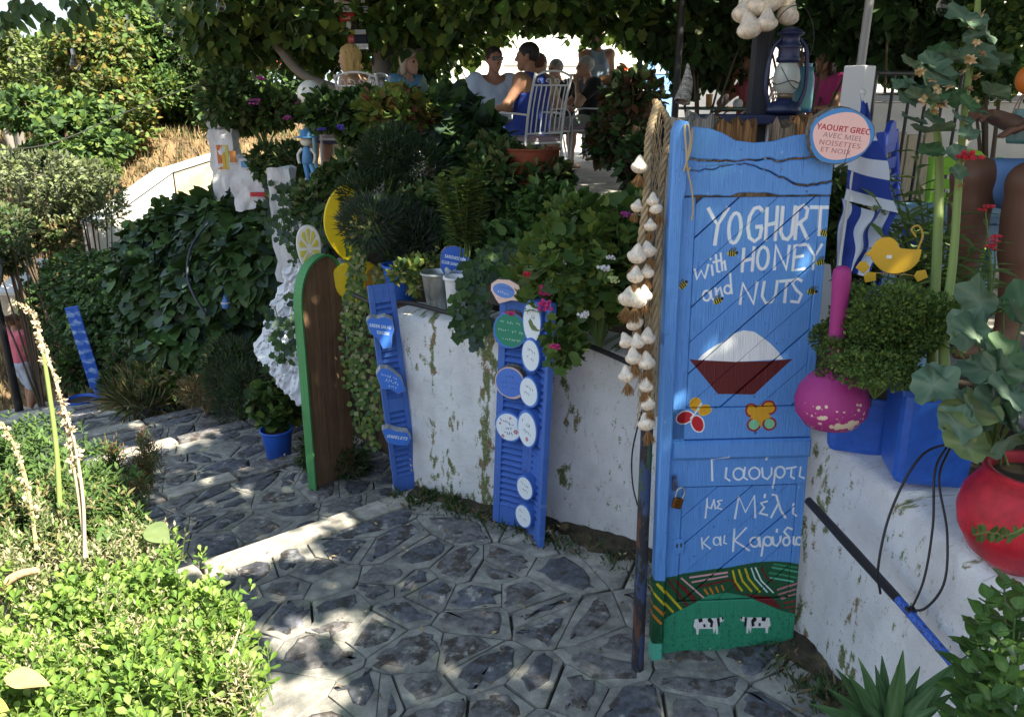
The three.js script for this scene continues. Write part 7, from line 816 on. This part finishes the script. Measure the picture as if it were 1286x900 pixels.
function mallowLeaf(seed, col, col2) { const r = rng(seed), n = 28, P = [0, .35, -.06], C = [...col2], I = []; for (const [k, z] of [[.55, .0], [1, .05]]) for (let i = 0; i < n; i++) { const a = -Math.PI / 2 + i / n * 6.2832, lob = 1 + .13 * Math.cos(a * 5 + 1.57) - .34 * Math.exp(-(((Math.abs(((a + Math.PI / 2 + Math.PI) % 6.2832) - Math.PI)) / .22) ** 2)), rr = .52 * k * (lob + (r() - .5) * .07 * k); P.push(Math.cos(a) * rr, .38 + Math.sin(a) * rr, z + k * .07 * Math.sin(a * 3 + seed) + k * .035 * Math.sin(a * 10)); const v = Math.cos(a * 5 + 1.57) > .8 ? .5 : 0, q = .88 + .24 * r(); C.push(...col.map((c, m) => lerp(c, col2[m], v) * q)); }
  for (let i = 0; i < n; i++) { const j = (i + 1) % n; I.push(0, 1 + i, 1 + j, 1 + i, 1 + n + i, 1 + n + j, 1 + i, 1 + n + j, 1 + j); } const g = new THREE.BufferGeometry(); g.setAttribute('position', new THREE.Float32BufferAttribute(P, 3)); g.setAttribute('color', new THREE.Float32BufferAttribute(C, 3)); g.setIndex(I); g.computeVertexNormals(); return g; }
function putLeaf(parent, geo, m, p, d, n, len, wid, name = 'leaf') { const D = V(...d).normalize(), S = V().crossVectors(D, V(...n)).normalize(), N = V().crossVectors(S, D); const o = mesh(name, geo, m, parent); o.position.copy(p); o.quaternion.setFromRotationMatrix(new THREE.Matrix4().makeBasis(S, D, N)); o.scale.set(wid, len, len); return o; }
const blueGreen = [.1, .17, .105], bg2 = [.2, .27, .18];
const ML = [1, 2, 3].map(i => mallowLeaf(i, blueGreen, bg2)), MLd = [4, 5].map(i => mallowLeaf(i, [.06, .13, .05], [.12, .2, .09])), MLy = [mallowLeaf(6, [.2, .25, .09], [.3, .32, .16])];
// ---- hollyhock: two tall stalks with scattered leaves, dry calyces and a red bloom
{
  const b = W(1195, 480, 1.98), t = thing('hollyhock', 'tall hollyhock with two green stalks, mottled leaves and dry seed heads', 'plant', b.clone()); const L = (u, v, q) => W(u, v, q).sub(b);
  mesh('stalk', limb([V(0, -.05, 0), L(1186, 420, 2.05), L(1197, 330, 2.1), L(1205, 220, 2.15), L(1214, 120, 2.2), L(1228, 10, 2.25), L(1230, -60, 2.3)], [.012, .012, .011, .01, .009, .008, .006], 8), mat([.2, .27, .07], .6), t);
  mesh('stalk', limb([V(-.03, -.05, -.02), L(1172, 420, 2.15), L(1178, 300, 2.2), L(1180, 200, 2.25), L(1172, 130, 2.3), L(1160, 90, 2.35)], [.014, .014, .013, .012, .008, .005], 8), mat([.2, .27, .07], .6), t);
  const r = rng(71); [[1160, 70, .075, 2.2], [1175, 82, .085, 2.18], [1150, 105, .06, 2.2], [1185, 95, .06, 2.2], [1160, 115, .07, 2.16], [1205, 62, .06, 2.2], [1240, 60, .085, 2.2], [1245, 45, .07, 2.25], [1220, 15, .085, 2.15], [1215, 28, .05, 2.2], [1248, 122, .07, 2.12], [1205, 165, .05, 2.1], [1195, 185, .05, 2.12], [1168, 165, .09, 2.2], [1222, 125, .045, 2.1], [1180, 150, .06, 2.2], [1135, 100, .05, 2.2], [1208, 145, .05, 2.12], [1145, 85, .06, 2.22], [1168, 60, .06, 2.25], [1190, 78, .055, 2.22], [1152, 128, .06, 2.18], [1172, 128, .055, 2.15], [1140, 118, .05, 2.2], [1192, 128, .05, 2.2], [1150, 150, .06, 2.2], [1235, 88, .06, 2.2], [1212, 48, .05, 2.2], [1250, 80, .06, 2.22], [1160, 182, .06, 2.2], [1232, 140, .045, 2.12], [1198, 210, .045, 2.12]].forEach(([u, v, s, q], i) => putLeaf(t, i % 5 === 4 ? MLd[i % 2] : ML[i % 3], LMd, L(u, v, q), [(r() - .5) * 1.6, .2 + (r() - .8) * .9, .3 + r() * .4], [(r() - .5) * .6, .7, .7], s * 1.15, s * 1.2));
  const cl = new Leaves(), cr = rng(17); for (let i = 0; i < 14; i++) { const a = cr() * 6.28; cl.add(T.ovate, [0, 0, 0], [Math.cos(a), cr() * 2 - .8, Math.sin(a)], [cr() - .5, 1, cr() - .5], .014 + cr() * .008, .011, pickC([[.3, .19, .08], [.42, .3, .16], [.22, .2, .08]], cr)); } const cal = cl.geo(), calM = matte; [[1222, 30], [1227, 52], [1220, 75], [1226, 95], [1218, 110], [1222, 128], [1216, 150], [1220, 170], [1210, 198], [1170, 100], [1180, 112], [1160, 125], [1185, 130], [1158, 90], [1205, 232], [1192, 108], [1176, 138], [1234, 66], [1212, 88], [1230, 20]].forEach(([u, v]) => { const m = mesh('seed_head', cal, calM, t); m.position.copy(L(u + (r() - .5) * 5, v, 2.13)); m.scale.set(.75 + r() * .4, .55 + r() * .4, .75 + r() * .3); m.rotation.set(r() * 3, r() * 3, r() * 3); });
  { const p = L(1218, 194, 2.05); petals(t, p, .02, RED, 6, 77); }
}
// ---- mallow with broad grey-green leaves over the red pot
{
  const b = W(1250, 575, 1.85), t = thing('mallow', 'broad-leaved grey-green mallow growing from the red pot over the blue planter', 'plant', b.clone()); const L = (u, v, q) => W(u, v, q).sub(b), r = rng(81);
  const lv = [[1150, 475, .085, 1.85], [1210, 490, .09, 1.8], [1185, 535, .07, 1.78], [1225, 540, .085, 1.76], [1262, 560, .09, 1.75], [1218, 445, .095, 1.85], [1245, 415, .1, 1.85], [1280, 440, .1, 1.8], [1195, 415, .08, 1.9], [1265, 500, .09, 1.78], [1230, 510, .075, 1.8], [1275, 530, .07, 1.75], [1245, 470, .08, 1.8], [1175, 455, .07, 1.88], [1215, 385, .09, 1.95], [1260, 375, .085, 1.92], [1282, 400, .08, 1.85], [1205, 520, .06, 1.8], [1285, 490, .09, 1.75]];
  const st = []; lv.forEach(([u, v, s, q], i) => { const p = L(u, v + 6, q); putLeaf(t, (i === 3 || i === 1 ? MLy[0] : i % 4 === 3 ? MLd[i % 2] : ML[i % 3]), LMd, p, [(r() - .55) * 1.4, .25 + (r() - .5) * .8, .35], [(r() - .5) * .7, .75, .65], s * 1.25, s * 1.3); st.push([p, s]); });
  for (const [p, s] of st) mesh('leaf_stalk', limb([V((r() - .5) * .06, -.02, (r() - .5) * .05), p.clone().multiplyScalar(.5).add(V(0, .03, 0)), p.clone().add(V(0, s * .1, 0))], [.0035, .003, .0025], 5, 3), stemM, t);
}
// ---- oleander-like slender plant behind the bird, red balsam
{
  const b = W(1165, 400, 2.6), t = thing('slender_shrub', 'slender-leaved light shrub behind the yellow bird', 'plant', b.clone()), r = rng(91), L = (u, v, q) => W(u, v, q).sub(b); const sl = [1, 2].map(i => leafSheet(t => .5 * Math.sin(Math.PI * Math.pow(t, .8)) * .26 + .004, 8, .3, .08, i > 1 ? [.2, .28, .08] : [.12, .2, .05], [.28, .34, .14], i));
  const tips = [[1100, 250, 2.4], [1140, 260, 2.4], [1170, 290, 2.35], [1200, 260, 2.4], [1110, 300, 2.35], [1160, 370, 2.25], [1235, 350, 2.25], [1190, 240, 2.5], [1108, 205, 2.5], [1130, 230, 2.5], [1150, 190, 2.6], [1120, 270, 2.45], [1165, 255, 2.5], [1190, 300, 2.4], [1145, 320, 2.4], [1205, 340, 2.35], [1175, 340, 2.4], [1225, 310, 2.4], [1250, 335, 2.35], [1215, 360, 2.3]]; tips.forEach(([u, v, q]) => { const e = L(u, v, q); mesh('stem', limb([V((r() - .5) * .1, 0, (r() - .5) * .06), e.clone().multiplyScalar(.5).add(V(0, .04, 0)), e], [.005, .004, .002], 5, 3), stemM, t); for (let i = 0; i < 13; i++) { const p = e.clone().multiplyScalar(.35 + .65 * i / 12), a = i * 2.4 + r(); putLeaf(t, sl[i % 2], LM, p, [Math.cos(a), .35 + (r() - .5) * .7, Math.sin(a)], [(r() - .5) * .3, 1, (r() - .5) * .3], .075 + r() * .06, .09); } });
  const b2 = W(1238, 400, 2.2), t2 = thing('red_balsam', 'small plant with red blossoms in front of the sitting person', 'plant', b2.clone()); [[1238, 262, 2.2], [1250, 300, 2.15], [1243, 310, 2.15], [1262, 385, 2.0]].forEach(([u, v, q], i) => { const e = W(u, v, q).sub(b2); mesh('stem', limb([V(0, 0, 0), e.clone().multiplyScalar(.5).add(V(.01, .01, 0)), e], [.004, .003, .002], 5, 3), stemM, t2); petals(t2, e, .012, i === 3 ? petalM([.7, .35, .2]) : RED, 5, i + 90); for (let k = 0; k < 7; k++) putLeaf(t2, sl[k % 2], LM, e.clone().multiplyScalar(.4 + .09 * k), [Math.cos(k * 2.3), .3, Math.sin(k * 2.3)], [0, 1, 0], .05 + r() * .025, .05); });
}
// ---- thyme cushions over the blue planters
edgePlant('thyme', 'dense cushion of thyme spilling from the blue planter', 1122, 400, 2.12, .17, .13, { seed: 171, n: 15000, lr: .62, size: [.008, .015], asp: .6, tpl: T.diamond, cols: [G.lime, G.fresh, G.fresh, G.lime, G.mid], lumps: 34, out: .9, up: .4, rnd: .6, shell: .5, per: 6, stem: .002, gap: .2, gf: 16, y0: W(1110, 480, 2.2).y });
edgePlant('thyme', 'smaller cushion of thyme hanging beside the calabash neck', 1066, 440, 2.16, .1, .1, { seed: 172, n: 6500, lr: .65, size: [.008, .014], asp: .6, tpl: T.diamond, cols: [G.mid, G.fresh, G.lime, G.olive], lumps: 9, out: .9, up: .3, rnd: .6, shell: .5, per: 6, stem: .002, gap: .2, gf: 16, y0: W(1066, 500, 2.3).y });
edgePlant('thyme', 'thyme fringe hanging over the front of the blue planter', 1105, 458, 2.05, .13, .05, { seed: 173, n: 6000, lr: .8, size: [.008, .015], asp: .6, tpl: T.diamond, cols: [G.lime, G.fresh, G.lime, G.mid], lumps: 16, out: .9, up: -.1, rnd: .7, shell: .4, stem: .002, gap: .25, gf: 16, y0: W(1110, 480, 2.2).y });
// ---- glossy shrub at the lower right and rosette in front of the wall
{
  const gl = [1, 2, 3].map(i => leafSheet(t => .5 * Math.sin(Math.PI * Math.pow(t, .85)) * .52 + .006, 8, .25, .06, [[.05, .12, .025], [.075, .16, .03], [.1, .19, .035]][i - 1], [.15, .24, .08], i + 10));
  const b = W(1262, 960, 1.58), t = thing('glossy_shrub', 'glossy green leafy shrub in the lower corner beside the handrail', 'plant', b.clone()), L = (u, v, q) => W(u, v, q).sub(b), r = rng(101); let n = 0;
  [[1262, 735, 1.6], [1240, 758, 1.58], [1275, 770, 1.55], [1225, 800, 1.55], [1255, 800, 1.5], [1280, 820, 1.48], [1235, 835, 1.5], [1262, 850, 1.46], [1215, 850, 1.52], [1245, 880, 1.44], [1280, 885, 1.42], [1215, 890, 1.48], [1285, 745, 1.6], [1232, 780, 1.56]].forEach(([u, v, q], k) => { const e = L(u, v, q); mesh('stem', limb([V((r() - .5) * .06, -.2, (r() - .5) * .06), e.clone().multiplyScalar(.5), e], [.005, .004, .002], 5, 3), stemM, t); for (let i = 0; i < 13; i++) { const a = i * 2.4 + k, f = i / 12; const p = e.clone().add(V(0, -.11 + .12 * f, 0)); putLeaf(t, gl[(i + k) % 3], LMw, p, [Math.cos(a), .15 + f * .9, Math.sin(a)], [-Math.cos(a) * .3, 1, -Math.sin(a) * .3], lerp(.062, .035, f) * (.8 + r() * .4), .058); } });
  const rl = [1, 2].map(i => leafSheet(t => .5 * Math.sin(Math.PI * Math.pow(t, .75)) * .2 + .006, 12, .22, .22, i > 1 ? [.06, .14, .045] : [.045, .11, .035], [.16, .25, .12], i + 20));
  const c = W(1112, 935, 1.72), rs = thing('rosette_plant', 'rosette of long pointed leaves at the foot of the white wall', 'plant', c.clone()); mesh('stem', limb([V(0, -.3, 0), V(0, -.1, 0), V(0, .03, 0)], [.012, .011, .008], 7, 3), stemM, rs); const M = (u, v, q) => W(u, v, q).sub(c);
  [[1062, 845], [1086, 832], [1112, 828], [1140, 830], [1158, 845], [1040, 870], [1185, 862], [1020, 893], [1200, 880], [1072, 860], [1130, 850], [1160, 890], [1060, 905], [1215, 838], [1100, 850], [1180, 905]].forEach(([u, v], i) => { const e = M(u, v, 1.66 + (i % 3) * .04), d = e.length(); putLeaf(rs, rl[i % 2], LMd, V(0, .0 + .002 * i, 0), [e.x, e.y + .02, e.z], [-e.x * .6, 1, .5], d * 1.0, d * .85); });
  const c2 = W(1250, 690, 1.6), sp = thing('trailing_sprig', 'thin trailing sprig of small leaves across the red pot', 'plant', c2.clone()); const q = [W(1300, 655, 1.62), W(1265, 672, 1.62), W(1245, 668, 1.62), W(1222, 672, 1.63)].map(v => v.sub(c2)); mesh('stem', limb(q, [.0025, .0025, .002, .0015], 5), stemM, sp); const cv = new THREE.CatmullRomCurve3(q); for (let i = 0; i < 22; i++) { const p = cv.getPoint(i / 22); putLeaf(sp, gl[i % 3], LM, p, [(r() - .6), (i % 2 ? .8 : -.6), (r() - .3)], [0, .4, 1], .022, .022); }
}
// ---- left bank: sunlit succulents, weeds, dry stalks
{
  const cols = [[.13, .23, .03], [.18, .28, .045], [.1, .19, .03], [.24, .32, .09]];
  const patch = (name, label, list, n, size, seed, C, tp = T.spoon, asp = .62) => { const L = new Leaves(), r = rng(seed), gs = []; const o = W(list[0][0], list[0][1], list[0][2]); const t = thing(name, label, 'plant', V(o.x, gy(o.x, o.z), o.z), 'plants of the sunny bank');
    for (let i = 0; i < n; i++) { const [u, v, q, a, h] = list[Math.floor(r() * list.length)]; const c = W(u, v, q), x = c.x + (r() + r() - 1) * a, z = c.z + (r() + r() - 1) * a, g = gy(x, z); const y = lerp(Math.max(g, c.y - h), c.y + h * .2 + .09 * n2(x * 5, z * 5) + (r() < .06 ? .05 : 0), Math.pow(r(), .45)); const d = V((r() - .5) * .7, 1, (r() - .5) * .7).normalize(); const b = V(x - t.position.x, y - t.position.y, z - t.position.z), k = 5 + Math.floor(r() * 4), L0 = .03 + r() * .035; if (r() < .5) gs.push(bar(b.clone().addScaledVector(d, -.06), b.clone().addScaledVector(d, L0), .0022, .0015, 3)); for (let j = 0; j < k; j++) { const f = j / k, an = j * 2.4 + r(), p = b.clone().addScaledVector(d, f * L0); const lf = lerp(size[0], size[1], r()) * (1.1 - f * .4); L.add(tp, [p.x, p.y, p.z], [Math.cos(an) * (1.05 - f * .6) + d.x, .3 + f * .9, Math.sin(an) * (1.05 - f * .6) + d.z], [-Math.cos(an) * .5, 1, -Math.sin(an) * .5], lf, lf * asp, pickC(C, r)); } }
    mesh('stem', merge(gs), stemM, t); mesh('foliage', L.geo(), LM, t); return t; };
  patch('succulent', 'bright sunlit cushion of fleshy spoon leaves spilling onto the lane', [[60, 800, 2.1, .2, .22], [150, 800, 2.1, .2, .22], [230, 800, 2.08, .17, .2], [100, 870, 1.85, .18, .2], [200, 870, 1.85, .18, .2], [270, 860, 1.9, .12, .18], [20, 860, 1.9, .16, .2], [270, 800, 2.12, .1, .16], [200, 750, 2.3, .16, .18], [120, 760, 2.25, .18, .18]], 1900, [.014, .038], 301, cols);
  patch('bank_weeds', 'pale dry weeds behind the succulents', [[40, 690, 2.5, .22, .2], [110, 700, 2.5, .2, .18], [20, 740, 2.3, .16, .18], [170, 700, 2.55, .14, .14]], 900, [.016, .03], 302, [[.34, .33, .2], [.24, .26, .12], [.16, .22, .06], [.4, .34, .22]], T.diamond, .4);
  patch('bank_weeds', 'leafy green weeds along the upper bank', [[40, 640, 2.8, .26, .22], [105, 650, 2.85, .22, .2], [70, 670, 2.65, .24, .2], [10, 660, 2.65, .2, .22], [140, 680, 2.75, .14, .16]], 1300, [.022, .042], 303, [[.08, .15, .03], [.12, .2, .04], [.05, .1, .025], [.2, .17, .07]], T.lance, .4);
  patch('bank_weeds', 'green lance-leaved weeds hanging over the step edges', [[40, 590, 3.4, .26, .22], [105, 610, 3.3, .18, .18], [0, 580, 3.5, .25, .25], [140, 630, 3.1, .12, .14], [140, 690, 2.8, .1, .14], [20, 560, 3.9, .2, .2]], 1200, [.03, .055], 304, [[.08, .15, .03], [.1, .17, .04], [.05, .1, .025]], T.lance, .45);
  patch('bank_weeds', 'feathery rusty weeds at the edge of the steps', [[185, 575, 3.4, .07, .08], [150, 585, 3.4, .08, .1], [165, 640, 3.0, .07, .08], [185, 600, 3.3, .05, .06]], 260, [.02, .04], 305, [[.22, .1, .03], [.09, .14, .04], [.14, .08, .03]], T.lance, .2);
  patch('bank_weeds', 'bleached dry stems poking out of the succulents', [[150, 790, 2.0, .22, .12], [250, 840, 1.9, .14, .1], [60, 840, 1.9, .2, .12], [300, 880, 1.85, .06, .1]], 260, [.012, .026], 306, [[.42, .36, .24], [.34, .32, .16], [.3, .26, .14]], T.lance, .3);
  // single broad leaves
  const ov = [1, 2].map(i => leafSheet(t => .5 * Math.sin(Math.PI * Math.pow(t, .8)) * .68 + .006, 8, .2, .05, i > 1 ? [.2, .27, .1] : [.1, .2, .05], [.25, .32, .14], i + 30)); const bp = thing('broad_leaf_weed', 'weed with a few broad oval leaves at the lane edge', 'plant', W(165, 740, 2.5)); const rr = rng(5); [[168, 715, 2.45, .1], [85, 690, 2.5, .07], [185, 660, 2.55, .11], [150, 665, 2.6, .1], [190, 690, 2.5, .1], [130, 690, 2.55, .08], [320, 815, 2.05, .03], [310, 800, 2.05, .03], [298, 815, 2.05, .035]].forEach(([u, v, q, s], i) => { const p = W(u, v, q).sub(bp.position); putLeaf(bp, ov[(i + 1) % 2], LM, p, [(rr() - .3), -.3 + rr() * .5, .3], [(rr() - .5) * .5, .8, .6], s, s); }); mesh('stem', limb([V(0, -.1, 0), V(.02, .05, 0), W(150, 665, 2.6).sub(bp.position)], [.004, .003, .002], 5, 3), stemM, bp);
  // tall dry flower stalks
  const floret = new Leaves(); { const r = rng(6); for (let i = 0; i < 9; i++) { const a = r() * 6.28, e = r() * 2 - .6; floret.add(T.spoon, [0, 0, 0], [Math.cos(a), e, Math.sin(a)], [0, 1, .2], .013 + r() * .006, .01, [.44, .36, .23]); } } const fg = floret.geo();
  const stalk = (label, pts, rad, m, f0, n, seed, sc = 1) => { const b = pts[0], t = thing('dry_flower_stalk', label, 'plant', b.clone(), 'flower stalks on the bank'), q = pts.map(p => p.clone().sub(b)), c = new THREE.CatmullRomCurve3(q), r = rng(seed); mesh('stalk', limb(q, rad, 6, 6), m, t); for (let i = 0; i < n; i++) { const f = lerp(f0, 1, (i + r() * .8) / n), p = c.getPoint(Math.min(1, f)); const o = mesh('dry_floret', fg, matte, t); o.position.set(p.x + (r() - .5) * .014, p.y, p.z + (r() - .5) * .014); o.rotation.set(r() * 3, r() * 6, r() * 3); o.scale.setScalar(sc * (.7 + r() * .6) * (1.1 - .4 * (f - f0) / (1 - f0))); } return t; };
  stalk('tall pale dried flower stalk with bleached blossoms rising over the steps', [W(108, 700, 2.35), W(98, 620, 2.36), W(84, 540, 2.36), W(70, 480, 2.36), W(52, 430, 2.36), W(40, 395, 2.36), W(22, 380, 2.36)], [.006, .0055, .005, .0045, .004, .003, .002], mat([.42, .32, .2], .8), .22, 34, 1, .85);
  stalk('second bleached stem crossing the tall dried stalk', [W(106, 700, 2.33), W(104, 630, 2.34), W(94, 560, 2.34), W(80, 510, 2.34)], [.005, .0045, .004, .003], mat([.46, .36, .24], .8), .55, 9, 2, .8);
  stalk('green flower stalk standing behind the dried one', [W(76, 660, 2.7), W(70, 560, 2.72), W(58, 470, 2.72), W(50, 420, 2.72)], [.009, .008, .007, .004], mat([.16, .22, .05], .7), .75, 7, 3, .9);
  stalk('short bleached flower stalk among the pale weeds', [W(45, 690, 2.45), W(36, 620, 2.46), W(22, 570, 2.46), W(2, 530, 2.46)], [.006, .005, .005, .003], mat([.36, .34, .14], .8), .1, 18, 4, .9);
  stalk('thin stalk with seed heads leaning over the succulents', [W(262, 905, 1.85), W(280, 850, 1.85), W(300, 790, 1.9)], [.003, .003, .002], mat([.4, .33, .2], .8), .3, 6, 5, .6);
  // fallen dry leaf and stick
  const dl = leafSheet(t => .5 * Math.sin(Math.PI * Math.pow(t, .8)) * .45 + .006, 10, .4, .12, [.42, .27, .12], [.3, .18, .08], 41), fl1 = thing('fallen_leaf', 'curled yellow-brown fallen leaf lying on the succulents', 'leaf', W(5, 850, 1.72)); putLeaf(fl1, dl, matte, V(0, 0, 0), [1, -.05, .1], [0, 1, .4], .1, .1, 'blade'); putLeaf(fl1, leafSheet(t => .5 * Math.sin(Math.PI * t) * .5 + .006, 8, .3, .1, [.3, .3, .06], [.2, .2, .05], 43), matte, V(-.03, -.02, .06), [1, .1, .2], [0, 1, .3], .08, .08, 'blade');
  one('dry_stick', 'broken dry stick lying on the pale weeds', 'stick', limb([W(-10, 745, 2.15), W(20, 722, 2.18), W(48, 715, 2.2)], [.011, .012, .009], 7), mat(0xffffff, .9, { map: woodTex([176, 140, 106], .3, 9) }));
}
// ---- grass, moss and litter at the foot of the wall
{ const L = new Leaves(), r = rng(77); for (let i = 0; i < 5200; i++) { const k = Math.floor(r() * 4) + 2, f = r(), a = WALL[k], b = WALL[k + 1] || WALL[k]; const dn = .03 + r() * r() * .22, dx = b[0] - a[0], dz = b[1] - a[1], l = Math.hypot(dx, dz) || 1, x = lerp(a[0], b[0], f) + dz / l * dn, z = lerp(a[1], b[1], f) - dx / l * dn; const [s] = toS(x, z), q = n2(x * 5, z * 5); if (q < -.1 && r() < .8) continue; const h = .012 + r() * .035 + (q > .45 ? .05 * r() : 0); L.add(T.diamond, [x, pathH(s) - .004, z], [(r() - .5) * 1.6, .7, (r() - .5) * 1.6], [r() - .5, .3, r() - .5], h, h * .12 + .003, pickC([G.dark, G.olive, G.mid, [.2, .16, .08]], r)); } const m = one('wall_foot_weeds', 'low weeds and moss along the foot of the white wall', 'weeds', L.geo(), LM); m.userData.kind = 'stuff'; }
{ const L = new Leaves(), r = rng(78); for (let i = 0; i < 900; i++) { const s = -.8 + r() * 8, q = .5 - r() * r() * 1.9, w = toW(s, q); L.add(T.diamond, [w[0], pathH(s) + .012, w[1]], [r() - .5, .05, r() - .5], [(r() - .5) * .4, 1, (r() - .5) * .4], .008 + r() * .02, .006 + r() * .008, pickC([[.2, .13, .07], [.12, .08, .04], G.straw], r)); } const m = one('leaf_litter', 'small dry leaves and twigs scattered on the paving', 'litter', L.geo(), matte); m.userData.kind = 'stuff'; }
// dirt strip at the wall foot
{ const P = [], I = [], U = []; const c = new THREE.CatmullRomCurve3(WALL.map(p => V(p[0], 0, p[1])), false, 'catmullrom', .35), N = 90, M = 6; for (let i = 0; i <= N; i++) { const t = lerp(.3, 1, i / N), p = c.getPointAt(t), g = c.getTangentAt(t); for (let j = 0; j <= M; j++) { const o = -.06 + (.2 + .07 * n2(t * 22, 1) + .03 * n2(t * 80, 4)) * j / M, x = p.x + g.z * o, z = p.z - g.x * o, [s] = toS(x, z); P.push(x, pathH(s) + .03 * Math.pow(1 - j / M, 1.2) + .008 + .006 * n2(x * 18, z * 18) - (j === M ? .03 : 0), z); U.push(x * 1.5, z * 1.5); } } for (let i = 0; i < N; i++) for (let j = 0; j < M; j++) { const a = i * (M + 1) + j, b = a + M + 1; I.push(a, b, a + 1, a + 1, b, b + 1); } const g = new THREE.BufferGeometry(); g.setAttribute('position', new THREE.Float32BufferAttribute(P, 3)); g.setAttribute('uv', new THREE.Float32BufferAttribute(U, 2)); g.setIndex(I); g.computeVertexNormals(); struct('dirt_verge', g, mat(0xffffff, .97, { map: mottle([66, 58, 44], .8, 14, .3), bumpMap: grainTex, bumpScale: .012, side: THREE.DoubleSide }), 'dark earth verge at the foot of the white wall'); }
renderer.render(scene, camera);
